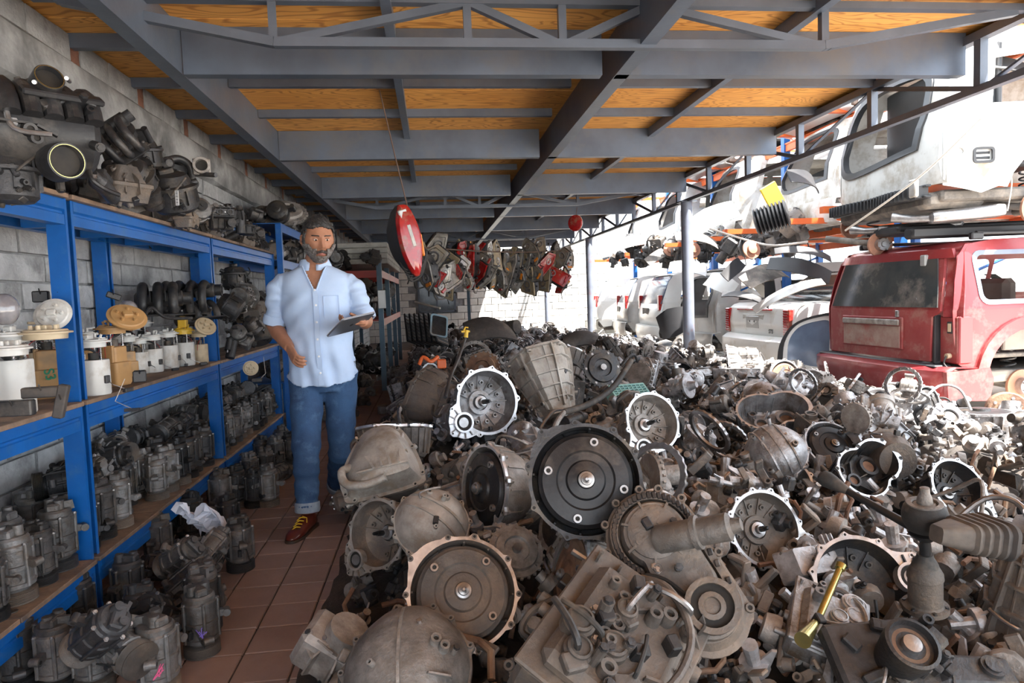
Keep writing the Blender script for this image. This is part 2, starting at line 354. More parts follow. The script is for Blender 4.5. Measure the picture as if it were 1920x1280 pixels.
# ------------------------------------------------------------------ scene kit
def obj(name, data, parent=None, X=None, kind=None, label=None, cat=None, group=None, smooth=35):
    if isinstance(data, G): data = data.mesh(name, smooth)
    o = bpy.data.objects.new(name, data); C.objects.link(o)
    if parent is not None: o.parent = parent
    if X is not None: o.matrix_local = X
    if kind: o['kind'] = kind
    if label: o['label'] = label
    if cat: o['category'] = cat
    if group: o['group'] = group
    return o
def _lab(l):
    if len(l.split()) > 16: print('LONG', len(l.split()), l)
    return l
def thing(name, label, cat, X=None, group=None, parts=None, scale=1.0):
    o = bpy.data.objects.new(name, None); C.objects.link(o); o.empty_display_size = 0.05
    o['label'] = _lab(label); o['category'] = cat
    if group: o['group'] = group
    if X is not None: o.matrix_world = X @ Matrix.Scale(scale, 4)
    if parts: add_parts(o, parts)
    return o
def add_parts(o, parts):
    for p in parts:
        nm, me = p[0], p[1]
        c = obj(nm, me, o, kind='stuff' if nm in ('fitting', 'spring_rod', 'rib', 'drive_chain', 'hose', 'stud', 'flange', 'hub', 'throttle_mouth') else None)
        if len(p) > 2 and isinstance(p[2], str): c['label'] = p[2]
        subs = p[2] if len(p) > 2 and isinstance(p[2], list) else (p[3] if len(p) > 3 else [])
        for q in subs:
            obj(q[0], q[1], c)
def bake(parts):
    """turn list of (name, G, ...) into list of (name, Mesh, ...) to be shared among copies"""
    out = []
    for p in parts:
        sub = [(q[0], q[1].mesh(q[0])) for q in p[2]] if len(p) > 2 else []
        out.append((p[0], p[1].mesh(p[0]), sub))
    return out
# ================================================================== STRUCTURE
rng = random.Random(5)
# ground outdoors and under everything
g = G('dusty_ground'); g.box((14, 12, -0.06), (60, 60, 0.08)); obj('ground', g, kind='structure', smooth=0)

# floor with terracotta tiles: 0.2 m squares in the aisle
g = G('grout'); g.box((0.6, 9.5, -0.016), (5.4, 23.0, 0.02)); floor = obj('floor', g, kind='structure', smooth=0)
def tile_me(k):
    r = random.Random(k); g = G('floor_tile')
    g.box((0, 0, -0.004), (0.193, 0.193, 0.012), RZ(r.uniform(-.006, .006)), 0.003); return g.mesh('tile', 0)
tms = [tile_me(k) for k in range(6)]
TX0 = -1.94; rest = G('floor_tile')
for j in range(0, 75):
    y = 1.9 + j * 0.2
    for i in range(0, 10):
        x = TX0 + i * 0.2
        z = rng.uniform(-0.0012, 0.0012)
        if 2 <= i <= 8 and 1 <= j < 42: obj('tile', rng.choice(tms), floor, T(x + 0.1, y + 0.1, z) @ RX(rng.uniform(-.004, .004)))
        else: rest.box((x + 0.1, y + 0.1, -0.004 + z), (0.193, 0.193, 0.012), None, 0.003)
obj('distant_tiles', rest, floor, kind='stuff', smooth=0)

# left wall: tie beam, blocks in courses, bricks between the purlins
WX = -1.83
g = G('mortar'); g.box((WX - 0.09, 9.0, 1.36), (0.14, 23.0, 2.76)); wall = obj('wall_left', g, kind='structure', smooth=0)
def block_me(k, ln=0.385, h=0.116, m='block'):
    r = random.Random(k); g = G(m); n = 5
    V = []; F = []                    # rough faced block, slightly uneven front
    for a in range(n):
        for b in range(3):
            e = 0.006 if (a in (0, n - 1) or b in (0, 2)) else 0
            V.append((0.022 - e + r.uniform(-.002, .002), -ln / 2 + ln * a / (n - 1), -h / 2 + h * b / 2 + (r.uniform(-.002, .002) if b != 1 else 0)))
    o = len(V); V += [(-0.03, v[1], v[2]) for v in V[:]]
    for a in range(n - 1):
        for b in range(2):
            i = a * 3 + b; F.append((i, i + 3, i + 4, i + 1))
    per = [a * 3 for a in range(n)] + [(n - 1) * 3 + 1, (n - 1) * 3 + 2] + [a * 3 + 2 for a in range(n - 2, -1, -1)] + [1]
    for i in range(len(per)):
        p, q = per[i], per[(i + 1) % len(per)]; F.append((p, q, q + o, p + o))
    g.raw(V, F); return g.mesh('concrete_block', 20)
bms = [block_me(k) for k in range(8)]
rest = G('block')
def rough_box(gg, c, d): gg.box(c, d, None, 0.006)
for rw in range(18):
    z = 0.06 + rw * 0.128; off = 0.2 if rw % 2 else 0.0
    for cidx in range(-3, 42):
        y = 2.7 + cidx * 0.4 + off
        if 0 <= cidx < 16: obj('concrete_block', rng.choice(bms), wall, T(WX - 0.012 + rng.uniform(-.003, .003), y, z))
        else: rough_box(rest, (WX - 0.015 + rng.uniform(-.003, .003), y, z), (0.06, 0.385, 0.116))
obj('distant_blocks', rest, wall, kind='stuff', smooth=0)
g = G('tie_concrete')
rings = []
for i in range(90):
    y = -2.4 + i * 0.25; r = lambda s: rng.uniform(-s, s)
    rings.append([(WX + 0.0 + r(.004), y, 2.30 + r(.012)), (WX + 0.03 + r(.006), y, 2.32 + r(.01)), (WX + 0.035 + r(.004), y, 2.44), (WX + 0.03 + r(.006), y, 2.545 + r(.008)), (WX + .012 + r(.004), y, 2.565 + r(.006)), (WX - 0.05, y, 2.56), (WX - 0.05, y, 2.30)])
g.loft(rings); obj('tie_beam', g, wall, smooth=30)
y = 2.3; k = 0
while y < 20:
    ln = rng.choice((0.32, 0.38)); obj('concrete_block', block_me(100 + k, ln, 0.135), wall, T(WX - 0.012, y + ln / 2, 2.637)); y += ln + 0.012; k += 1
    ln2 = 0.38
    obj('concrete_block', block_me(300 + k, ln2, 0.135), wall, T(WX - 0.012, y + ln2 / 2, 2.637)); y += ln2 + 0.012
    for zz in (2.60, 2.668): obj('brick', block_me(200 + k, 0.085, 0.065, 'brick_red'), wall, T(WX - 0.014, y + 0.043, zz))
    y += 0.10

# back wall with a window
BY = 20.0
g = G('mortar')
for a, b, c_, d in ((-2.1, 8.0, 0, .84), (-2.1, 8.0, 1.84, 3.2), (-2.1, -.42, .84, 1.84), (.66, 8.0, .84, 1.84)):
    g.box(((a + b) / 2, BY + 0.1, (c_ + d) / 2), (b - a, 0.15, d - c_))
bw = obj('wall_back', g, kind='structure', smooth=0)
bb = G('back_block'); bb.box((0, 0, 0), (0.385, 0.05, 0.185), None, 0.006); bbm = bb.mesh('concrete_block', 0); rest = G('back_block')
for rw in range(15):
    z = 0.1 + rw * 0.2
    for cidx in range(0, 24):
        x = -1.9 + cidx * 0.4 + (0.2 if rw % 2 else 0)
        if -0.62 < x < 0.86 and 0.8 < z < 1.9:
            continue
        if 3 <= rw <= 11 and x < 4.4: obj('concrete_block', bbm, bw, T(x, BY + 0.012 + rng.uniform(-.004, .004), z))
        else: rest.box((x, BY + 0.012, z), (0.385, 0.05, 0.185), None, 0.006)
obj('distant_blocks', rest, bw, kind='stuff', smooth=0)
g = G('truss_steel')
for c_, d in (((-.4, BY, 1.34), (.05, .08, 1.0)), ((.64, BY, 1.34), (.05, .08, 1.0)), ((.12, BY, 1.34), (.04, .08, 1.0)), ((.12, BY, .855), (1.08, .08, .05)), ((.12, BY, 1.825), (1.08, .08, .05))): g.box(c_, d)
wn = obj('window_1', g, kind='structure', smooth=0)
for cx in (-.14, .38):
    g = G('window_dark'); g.box((cx, BY + .03, 1.34), (.49, .01, .94)); obj('pane', g, wn, smooth=0)

# roof: sheets, purlins, C-section beams
g = G('paint_silver'); g.box((0.67, 7.45, 2.742), (5.3, 19.8, 0.012)); g.box((0.02, 18.85, 2.742), (3.96, 3.0, 0.012)); ceil_ = obj('ceiling', g, kind='structure', smooth=0)
sh = {}
for i, (x0, x1) in enumerate(((-1.96, -0.18), (-0.175, 2.0), (2.005, 3.3))):
    y = -2.4; j = 0
    while y < (17.0 if i == 2 else 19.6):  # lengths shaped for the light: right strip ends early, sunning the back wall
        L_ = 1.22; g = G('plywood'); g.box((0, 0, 0), (x1 - x0 - 0.006, L_ - 0.006, 0.015)); me = sh.setdefault((i), g.mesh('plywood_sheet', 0))
        obj('plywood_sheet', me, ceil_, T((x0 + x1) / 2, y + L_ / 2, 2.722 + rng.uniform(-.001, .001))); y += L_; j += 1
def csec(g, p0, p1, h, wd, t=0.006, lip=0.02, side=1):
    """C section from p0 to p1 (p = top centre line), web on one side, flanges towards side"""
    p0 = Vector(p0); p1 = Vector(p1); d = (p1 - p0); s = Vector((-d.y, d.x, 0)).normalized() * side
    prof = [(0, 0), (wd, 0), (wd, -lip), (wd - t, -lip), (wd - t, -t), (t, -t), (t, -h + t), (wd - t, -h + t), (wd - t, -h + lip), (wd, -h + lip), (wd, -h), (0, -h)]
    g.loft([[tuple(p + s * a + Vector((0, 0, b))) for a, b in prof] for p in (p0, p1)])
BEAMS = [3.8 + 2.245 * k for k in range(-2, 7)]
for k, y in enumerate(BEAMS):
    for (xa, xb) in ((-1.235, 0.99), (1.07, 3.19)):
        g = G('beam_steel'); csec(g, (xa, y, 2.713), (xb, y, 2.713), 0.243, 0.07); obj('cross_beam', g, ceil_, smooth=0)
        g = G('beam_steel'); csec(g, (xa + (.12 if xa < 0 else 0), y + 0.26, 2.713), (xb, y + 0.26, 2.713), 0.052, 0.04, 0.004, 0.01); obj('purlin', g, ceil_, smooth=0)
    g = G('beam_steel'); csec(g, (WX - 0.02, y + 0.1, 2.713), (-1.32, y + 0.1, 2.713), 0.075, 0.05); obj('purlin', g, ceil_, smooth=0)
    for m_ in (1, 2):
        yy = y + 0.08 + m_ * 0.748
        for (xa, xb) in ((WX - 0.02, -1.32), (-1.235, 0.99), (1.07, 3.19)):
            g = G('beam_steel'); csec(g, (xa, yy, 2.713), (xb, yy, 2.713), 0.058, 0.045, 0.004, 0.012)
            if xb > 0: g.fin([(xa + .9, yy - .004, 2.712), (xa + .9, yy - .004, 2.66), (xa + .9, yy + .03, 2.66), (xa + .9, yy + .03, 2.712)], .004)
            obj('purlin', g, ceil_, smooth=0)
for x in (-1.24, 1.065):
    g = G('beam_steel'); csec(g, (x, -2.4, 2.713), (x, 17.35, 2.713), 0.243, 0.08, side=1 if x < 0 else -1); obj('long_beam', g, ceil_, smooth=0)
for k, y in enumerate(BEAMS[:-1]):
    for x in (-0.16, 2.0):
        g = G('beam_steel'); g.box((x, y + 1.16, 2.672), (0.05, 2.15, 0.075)); obj('joist', g, ceil_, smooth=0)
g = G('beam_steel'); csec(g, (3.24, -2.4, 2.74), (3.24, 17.35, 2.74), 0.09, 0.06); obj('edge_beam', g, ceil_, smooth=0)

def angle_bar(g, p0, p1, wd=0.035, hint=(0, 0, 1)):
    p0 = Vector(p0); p1 = Vector(p1); X = T(*p0) @ frame(p1 - p0, hint); L_ = (p1 - p0).length; t = 0.004
    g.prism([(-wd / 2, -wd / 2), (wd / 2, -wd / 2), (wd / 2, -wd / 2 + t), (-wd / 2 + t, -wd / 2 + t), (-wd / 2 + t, wd / 2), (-wd / 2, wd / 2)], 0, L_, X)
def bar(name, par, p0, p1, wd, hint=(0, 0, 1), m='truss_steel'):
    g = G(m)
    angle_bar(g, p0, p1, wd, hint)
    g.box(((p0[0] + p1[0]) / 2, (p0[1] + p1[1]) / 2, (p0[2] + p1[2]) / 2), (0.001,) * 3)
    obj(name, g, par, smooth=0)
# cross trusses (bow shaped lower chord)
for ti, Y in enumerate((-2.0, 3.36, 9.3, 14.6)):
    g = G('truss_steel'); g.box((0.75, Y, 2.672), (4.95, 0.05, 0.035)); tr = obj('roof_truss', g, kind='structure', smooth=0)
    zl = 2.475; xs = [-0.68, 0.22, 0.68, 1.13, 2.03]
    P = [(-1.6, Y, 2.655), (-0.68, Y, zl), (2.03, Y, zl), (3.1, Y, 2.655)]
    for a, b in zip(P, P[1:]): bar('lower_chord', tr, a, b, 0.042)
    for x in xs: bar('web_post', tr, (x, Y, zl), (x, Y, 2.66), 0.038, (0, 1, 0))
    for a, b in (((-0.66, zl), (0.2, 2.66)), ((0.24, 2.66), (0.66, zl)), ((0.7, zl), (1.12, 2.66)), ((1.15, 2.66), (2.0, zl)), ((-1.62, 2.66), (-1.3, 2.66)), ((2.06, zl), (3.1, 2.66))):
        bar('web_brace', tr, (a[0], Y, a[1]), (b[0], Y, b[1]), 0.036)
# side truss along the open edge
g = G('truss_steel'); g.box((3.2, 9.0, 2.36), (0.05, 23.0, 0.04)); st = obj('roof_truss', g, kind='structure', smooth=0)
g = G('truss_steel'); g.box((3.2, 9.0, 2.66), (0.06, 23.0, 0.05)); obj('upper_chord', g, st, smooth=0)
ys = [-1.2 + 0.98 * k for k in range(22)]
for i, y in enumerate(ys):
    g = G('truss_steel'); g.box((3.2, y, 2.51), (0.05, 0.05, 0.27)); obj('web_post', g, st, smooth=0)
    if i < len(ys) - 1:
        a, b = (2.37, 2.64) if i % 2 else (2.64, 2.37)
        bar('web_brace', st, (3.2, y + .03, a), (3.2, y + .95, b), 0.03)
# columns: round steel pipes
for k, y in enumerate((3.0 - 5.4, 8.32, 13.72, 19.1)):
    g = G('column_paint'); g.lathe([(0.072, 0), (0.072, 2.34)], 28, T(3.2, y, 0)); g.m('truss_steel'); g.box((3.2, y, 2.345), (0.2, 0.2, 0.012)); g.box((3.2, y, 0.006), (0.26, 0.26, 0.012))
    c_ = obj('column', g, kind='structure')
# ================================================================== ARCHETYPES (each returns [(part name, G, [subparts])])
def radial(R, lobes=(), N=84):
    """radial outline of the union of a circle R and lobes (dist, angle, radius)"""
    out = []
    for i in range(N):
        th = 2 * PI * i / N; r = R
        for d, a, q in lobes:
            f = th - a; s_ = q * q - (d * math.sin(f)) ** 2
            if s_ > 0: r = max(r, d * math.cos(f) + math.sqrt(s_))
        out.append(r)
    for _ in range(2): out = [(out[i - 1] + 2 * out[i] + out[(i + 1) % N]) / 4 for i in range(N)]
    return out
def with_ears(rad, n, h=0.014, w=0.075, ph=0.0, rnd=None):
    N = len(rad); out = list(rad); A = []
    for k in range(n):
        a = ph + 2 * PI * k / n + (rnd.uniform(-.12, .12) if rnd else 0); A.append(a)
        for i in range(N):
            d = (2 * PI * i / N - a + PI) % (2 * PI) - PI
            out[i] = max(out[i], rad[i] + h * math.exp(-(d / w) ** 4))
    return out, A
def pol(rad, s=1.0, off=0.0): return [((r * s + off) * math.cos(2 * PI * i / len(rad)), (r * s + off) * math.sin(2 * PI * i / len(rad))) for i, r in enumerate(rad)]
def at_ang(rad, a):
    return rad[int(round(a / (2 * PI) * len(rad))) % len(rad)]
def ring3(rad, s, z, off=0): return [(x, y, z) for x, y in pol(rad, s, off)]
def spline_shaft(g, z0, z1, r, X=None, teeth=12):
    n = teeth * 2; g.loft([[((r if i % 2 else r * .86) * math.cos(2 * PI * i / n), (r if i % 2 else r * .86) * math.sin(2 * PI * i / n), z) for i in range(n)] for z in (z0, z1)], X)
def pick(r, *a): return r.choice(a)

def clutter(g, r, n, place, sz=1.0, hole=True):
    """small cast details: bosses, sensor plugs, pipes, brackets; place() gives (point, normal)"""
    for _ in range(n):
        p, nm = place(); p = Vector(p); nm = Vector(nm).normalized(); k = r.random()
        t = nm.orthogonal().normalized(); t.rotate(Matrix.Rotation(r.uniform(0, 6.28), 3, nm)); b = nm.cross(t)
        if k < .34: g.boss(p - nm * .004, nm, r.uniform(.008, .016) * sz, r.uniform(.012, .034) * sz)
        elif k < .5: g.bolt(p - nm * .001, nm, .007 * sz, .009 * sz, 'steel')
        elif k < .62:
            h = r.uniform(.02, .05) * sz; g.cyl(p - nm * .005, p + nm * h, r.uniform(.008, .014) * sz, None, 10); g.bolt(p + nm * h, nm, .008 * sz, .006, 'cast_dark')
        elif k < .72: g.box((0, 0, .008 * sz), (r.uniform(.03, .06) * sz, r.uniform(.02, .035) * sz, .022 * sz), T(*p) @ frame(nm, t), .004)
        elif k < .84:
            L_ = r.uniform(.03, .08) * sz; g.fin([p - nm * .01 - t * L_ / 2, p - nm * .01 + t * L_ / 2, p + nm * .016 * sz + t * L_ * .4, p + nm * .012 * sz - t * L_ * .4], .005 * sz)
        elif k < .93:
            c = g.cur; g.m(pick(r, 'steel', 'cast_silver', 'rubber', 'black_plastic'))
            P = [p, p + nm * .03 * sz, p + nm * .035 * sz + t * .04 * sz, p + nm * r.uniform(0, .03) * sz + t * .09 * sz]
            g.tube(bez(P, 4), r.uniform(.004, .008) * sz, 7); g.cur = c
        else:
            c = g.cur; g.m('black_plastic'); g.box((0, 0, .014 * sz), (.03 * sz, .022 * sz, .03 * sz), T(*p) @ frame(nm, t), .003); g.cur = c

def gearbox_bell(seed, R=0.165, m='cast_silver', m2=None, face='machined', lobe=1, depth=.13):
    r = random.Random(seed); m2 = m2 or m
    la = r.uniform(0, 6.28); lobes = [(R * .95, la, R * .52)] if lobe else []
    if lobe > 1: lobes.append((R * .85, la + 2.2, R * .35))
    rad = radial(R, lobes); er, A = with_ears(rad, pick(r, 9, 10, 11, 12), R * .09, .08, r.uniform(0, 1), r)
    N = len(rad); Ri = R * .92
    h = G(face); h.ringplate(pol(er), circ(Ri, N), -.010, 0)
    h.m(m)
    h.loft([ring3(er, 1, -.0101), ring3(er, 1, -.018), ring3(rad, .97, -.026), ring3(rad, .93, -depth * .6), ring3(rad, .80, -depth), ring3(rad, .6, -depth * 1.1)], None, False, True)
    bw = G(m)
    h.lathe([(Ri, 0), (Ri * .97, -depth * .35), (Ri * .88, -depth * .62), (Ri * .62, -depth * .82), (Ri * .42, -depth * .86), (Ri * .40, -depth * .72), (Ri * .27, -depth * .72), (Ri * .25, -depth * .85), (.001, -depth * .85)], N // 2, None, False)
    for k in range(9):
        a = la + k * .55 + .7
        h.boss((Ri * .70 * math.cos(a), Ri * .70 * math.sin(a), -depth * .80), (-.3 * math.cos(a), -.3 * math.sin(a), 1), R * .07, depth * .16)
        h.fin([(Ri * .45 * math.cos(a + .2), Ri * .45 * math.sin(a + .2), -depth * .86), (Ri * .9 * math.cos(a + .2), Ri * .9 * math.sin(a + .2), -depth * .62), (Ri * .9 * math.cos(a + .2), Ri * .9 * math.sin(a + .2), -depth * .52), (Ri * .45 * math.cos(a + .2), Ri * .45 * math.sin(a + .2), -depth * .78)], .004)
    bt = G('bore')
    for a in A:
        q = at_ang(rad, a) + R * .02; h.cur = h.mats.index(face)
        h.lathe([(R * .052, -.012), (R * .052, .003), (R * .03, .003)], 10, T(q * math.cos(a), q * math.sin(a), 0), False)
        h.m('bore'); h.lathe([(R * .03, .001), (R * .03, .002)], 8, T(q * math.cos(a), q * math.sin(a), 0))
        h.m(m)
    for k in range(18):      # fins outside
        a = k * 2 * PI / 18 + .1; q = at_ang(rad, a); c, s_ = math.cos(a), math.sin(a)
        h.fin([(q * .95 * c, q * .95 * s_, -.012), (q * 1.03 * c, q * 1.03 * s_, -.018), (q * .97 * c, q * .97 * s_, -depth * .6), (q * .78 * c, q * .78 * s_, -depth)], .005)
    P = [('bell_housing', h, [])]
    if lobe:   # webbed pocket and differential bore on the flange extension
        cx, cy = R * 1.02 * math.cos(la), R * 1.02 * math.sin(la); d = G(face)
        d.lathe([(R * .30, -.02), (R * .30, .014), (R * .24, .014), (R * .22, -.004)], 22, T(cx, cy, 0), False)
        d.m('bore'); d.lathe([(R * .235, .002), (R * .235, .003)], 20, T(cx, cy, 0)); d.m('steel'); d.lathe([(R * .15, 0), (R * .15, .006), (R * .09, .006)], 16, T(cx, cy, 0))
        d.m(m)
        for k in range(7):
            a = la - 1.6 + k * .53; d.fin([(cx + R * .3 * math.cos(a), cy + R * .3 * math.sin(a), 0), (cx + R * .46 * math.cos(a), cy + R * .46 * math.sin(a), 0), (cx + R * .46 * math.cos(a), cy + R * .46 * math.sin(a), .006), (cx + R * .3 * math.cos(a), cy + R * .3 * math.sin(a), .010)], .005)
        P.append(('differential_bore', d, []))
    s_ = G('steel'); s_.lathe([(R * .2, -depth * .85), (R * .2, -depth * .62), (R * .12, -depth * .60), (R * .11, -depth * .4)], 18)
    s_.m('black_steel'); spline_shaft(s_, -depth * .5, -depth * .05, R * .075); s_.lathe([(R * .05, -depth * .06), (R * .05, depth * .12), (R * .03, depth * .16)], 12)
    P.append(('input_shaft', s_, []))
    # gear case behind
    c = G(m2); rad2 = radial(R * .60, [(R * .75, la, R * .48), (R * .35, la + 2.6, R * .42)]); L_ = R * r.uniform(1.3, 1.8); z0 = -depth * .95
    er2, A2 = with_ears(rad2, 10, R * .07, .1, r.uniform(0, 1), r)
    zm = z0 - L_ * .45
    c.loft([ring3(rad2, 1.02, z0), ring3(rad2, .98, zm + .012), ring3(er2, 1, zm + .010), ring3(er2, 1, zm - .010), ring3(rad2, .96, zm - .012), ring3(rad2, .90, z0 - L_ * .9), ring3(rad2, .72, z0 - L_)])
    for a in A2: q = at_ang(rad2, a) + R * .015; c.bolt((q * math.cos(a), q * math.sin(a), zm + .01), (0, 0, 1), .007, .007, 'steel'); c.m(m2)
    for k in range(14):
        a = k * 2 * PI / 14; q = at_ang(rad2, a); cc, ss = math.cos(a), math.sin(a)
        c.fin([(q * .9 * cc, q * .9 * ss, z0), (q * 1.06 * cc, q * 1.06 * ss, z0 - .01), (q * 1.05 * cc, q * 1.05 * ss, zm + .014), (q * .9 * cc, q * .9 * ss, zm + .01)], .004)
        c.fin([(q * .85 * cc, q * .85 * ss, zm), (q * 1.03 * cc, q * 1.03 * ss, zm - .012), (q * .93 * cc, q * .93 * ss, z0 - L_ * .92), (q * .7 * cc, q * .7 * ss, z0 - L_ * .96)], .004)
    def pl():
        a = r.uniform(0, 6.28); z = r.uniform(z0 - L_ * .85, z0 - L_ * .05); q = at_ang(rad2, a) * .95
        return (q * math.cos(a), q * math.sin(a), z), (math.cos(a), math.sin(a), 0)
    clutter(c, r, 22, pl, R / .165)
    P.append(('gear_case', c, []))
    e = G(m); e.lathe([(R * .42, z0 - L_ + .002), (R * .42, z0 - L_ - .012), (R * .34, z0 - L_ - .02), (R * .15, z0 - L_ - .024), (R * .12, z0 - L_ - .045), (R * .04, z0 - L_ - .045)], 24)
    for k in range(6): e.bolt((R * .36 * math.cos(k * 1.047), R * .36 * math.sin(k * 1.047), z0 - L_ - .014), (0, 0, -1), .007, .008, 'steel'); e.m(m)
    P.append(('end_cover', e, []))
    return P

def automatic(seed, R=0.175, m='cast_silver', conv='black_steel', L_=.42, pan=True, tail=True):
    r = random.Random(seed); rad = radial(R, [(R * .5, r.uniform(0, 6), R * .62)]); er, A = with_ears(rad, 10, R * .08, .075, .2, r); N = len(rad); P = []
    h = G('machined' if seed % 2 else m); h.ringplate(pol(er), circ(R * .94, N), -.012, 0); h.m(m)
    h.loft([ring3(er, 1, -.0121), ring3(er, 1, -.02), ring3(rad, .98, -.024), ring3(rad, .95, -.09), ring3(rad, .78, -.15), ring3(rad, .66, -.19)], None, False, True)
    h.lathe([(R * .94, 0), (R * .92, -.06), (R * .6, -.11), (.001, -.11)], N // 2, None, False)
    for a in A:
        q = at_ang(rad, a) + R * .02; X = T(q * math.cos(a), q * math.sin(a), 0)
        h.lathe([(R * .055, -.03), (R * .055, .004), (R * .03, .004)], 10, X, False); h.m('bore'); h.lathe([(R * .03, .001), (R * .03, .003)], 8, X); h.m(m)
    for k in range(12):
        a = k * PI / 6; q = at_ang(rad, a); c, s_ = math.cos(a), math.sin(a)
        h.fin([(q * .9 * c, q * .9 * s_, -.015), (q * 1.02 * c, q * 1.02 * s_, -.022), (q * .98 * c, q * .98 * s_, -.09), (q * .7 * c, q * .7 * s_, -.16)], .006)
    P.append(('bell_housing', h, []))
    t = G(conv); q = R * .84
    t.lathe([(q * .9, -.09), (q, -.075), (q, -.018), (q * .985, -.008), (q * .93, -.002), (q * .90, .004), (q * .62, .010), (q * .58, .004), (q * .42, .006), (q * .38, .014), (q * .19, .020), (q * .17, .026)], 56)
    t.m('steel'); t.lathe([(q * .17, .02), (q * .165, .034), (q * .12, .036), (q * .11, .044), (q * .06, .046), (q * .03, .05)], 24)
    for k in range(4):
        a = k * PI / 2 + .4; t.boss((q * .80 * math.cos(a), q * .80 * math.sin(a), .003), (0, 0, 1), .013, .014)
    P.append(('torque_converter', t, []))
    c = G(m); Lc = L_ * .6
    rr = [rrect(R * 1.45, R * 1.35, R * .45, 5), rrect(R * 1.32, R * 1.25, R * .4, 5), rrect(R * 1.1, R * 1.1, R * .4, 5), rrect(R * .85, R * .85, R * .38, 5)]
    zz = [-.15, -.15 - Lc * .5, -.15 - Lc * .9, -.15 - Lc]
    c.loft([[(x, y, z) for x, y in o] for o, z in zip(rr, zz)])
    for k in range(4): z = -.18 - k * Lc * .2; o = rrect(R * (1.5 - .09 * k), R * (1.42 - .07 * k), R * .45, 5); c.loft([[(x, y, z) for x, y in o], [(x, y, z - .006) for x, y in o]])
    for k in range(10):
        a = k * PI / 5; cc, ss = math.cos(a), math.sin(a); c.fin([(R * .6 * cc, R * .6 * ss, -.14), (R * .84 * cc, R * .84 * ss, -.14), (R * .62 * cc, R * .62 * ss, -.14 - Lc), (R * .4 * cc, R * .4 * ss, -.14 - Lc)], .006)
    def pl():
        a = r.uniform(0, 6.28); z = -.15 - r.uniform(0.05, .9) * Lc
        return (R * .68 * math.cos(a), R * .66 * math.sin(a), z), (math.cos(a), math.sin(a), 0)
    clutter(c, r, 18, pl, 1.1); P.append(('gear_case', c, []))
    if pan:
        p = G(pick(r, 'black_steel', 'cast_dark', m)); X = T(0, -R * .70, -.16 - Lc * .45) @ RX(PI / 2)
        p.prism(rrect(R * 1.45, Lc * .95, .025), 0, .008, X); p.prism(rrect(R * 1.30, Lc * .85, .02), .008, .045, X, .012)
        for k in range(12):
            a = k * PI / 6; x = max(-R * .68, min(R * .68, R * math.cos(a))); y = max(-Lc * .44, min(Lc * .44, Lc * .7 * math.sin(a))); v = X @ Vector((x, y, .008)); p.bolt(v, (0, -1, 0), .006, .005, 'steel')
        P.append(('oil_pan', p, []))
    if tail:
        e = G(m); z = -.15 - Lc; e.lathe([(R * .5, z + .004), (R * .5, z - .012), (R * .40, z - .02), (R * .27, z - L_ * .3), (R * .24, z - L_ * .45), (R * .30, z - L_ * .46), (R * .30, z - L_ * .5), (R * .15, z - L_ * .5)], 24)
        for k in range(6):
            a = k * 1.047; e.fin([(R * .38 * math.cos(a), R * .38 * math.sin(a), z - .01), (R * .47 * math.cos(a), R * .47 * math.sin(a), z - .01), (R * .28 * math.cos(a), R * .28 * math.sin(a), z - L_ * .4), (R * .22 * math.cos(a), R * .22 * math.sin(a), z - L_ * .4)], .005)
        e.m('bore'); e.lathe([(R * .2, z - L_ * .5 - .001), (R * .2, z - L_ * .5 - .002)], 18); P.append(('tail_housing', e, []))
    return P

def cone_case(seed, m='cast_silver'):
    """long case seen from outside: bell mouth, hexagonal faceted cone, hub end"""
    r = random.Random(seed); P = []; N = 12; h = G(m)
    def poly(q, z, k=.10): return [(q * (1 + (k if i % 2 else 0)) * math.cos(2 * PI * i / N), q * (1 + (k if i % 2 else 0)) * math.sin(2 * PI * i / N), z) for i in range(N)]
    h.loft([poly(.19, 0), poly(.19, -.014), poly(.175, -.016), poly(.165, -.12), poly(.13, -.26), poly(.09, -.36), poly(.085, -.40), poly(.10, -.402), poly(.10, -.42)])
    for k in range(6):
        a = k * PI / 3 + PI / 12; c, s_ = math.cos(a), math.sin(a)
        h.fin([(.17 * c, .17 * s_, -.01), (.205 * c, .205 * s_, -.016), (.188 * c, .188 * s_, -.12), (.16 * c, .16 * s_, -.12)], .01)
        h.fin([(.155 * c, .155 * s_, -.12), (.188 * c, .188 * s_, -.12), (.11 * c, .11 * s_, -.38), (.085 * c, .085 * s_, -.38)], .01)
        h.boss((.195 * math.cos(a + .3), .195 * math.sin(a + .3), -.02), (0, 0, -1), .014, .012)
    for z, q in ((-.08, .172), (-.17, .153), (-.25, .133), (-.32, .108)): h.loft([poly(q, z, .06), poly(q + .014, z - .003, .06), poly(q + .012, z - .010, .06), poly(q - .005, z - .012, .06)])
    for k in range(12): a = k * PI / 6; c, s_ = math.cos(a), math.sin(a); h.fin([(.15 * c, .15 * s_, -.02), (.19 * c, .19 * s_, -.02), (.115 * c, .115 * s_, -.35), (.09 * c, .09 * s_, -.35)], .006)
    def pl():
        a = r.uniform(0, 6.28); z = r.uniform(-.34, -.05); q = .17 + z * .19
        return (q * math.cos(a), q * math.sin(a), z), (math.cos(a), math.sin(a), -.3)
    clutter(h, r, 26, pl); P.append(('gear_case', h, []))
    o = G('cast_dark'); o.lathe([(.17, .001), (.165, -.003), (.15, .002), (.06, .004), (.055, .02), (.03, .02)], 30); P.append(('front_plate', o, []))
    t = G(pick(r, 'steel', 'rust')); t.lathe([(.06, -.42), (.06, -.45), (.075, -.452), (.075, -.462), (.035, -.464), (.035, -.49)], 20); P.append(('output_flange', t, []))
    return P

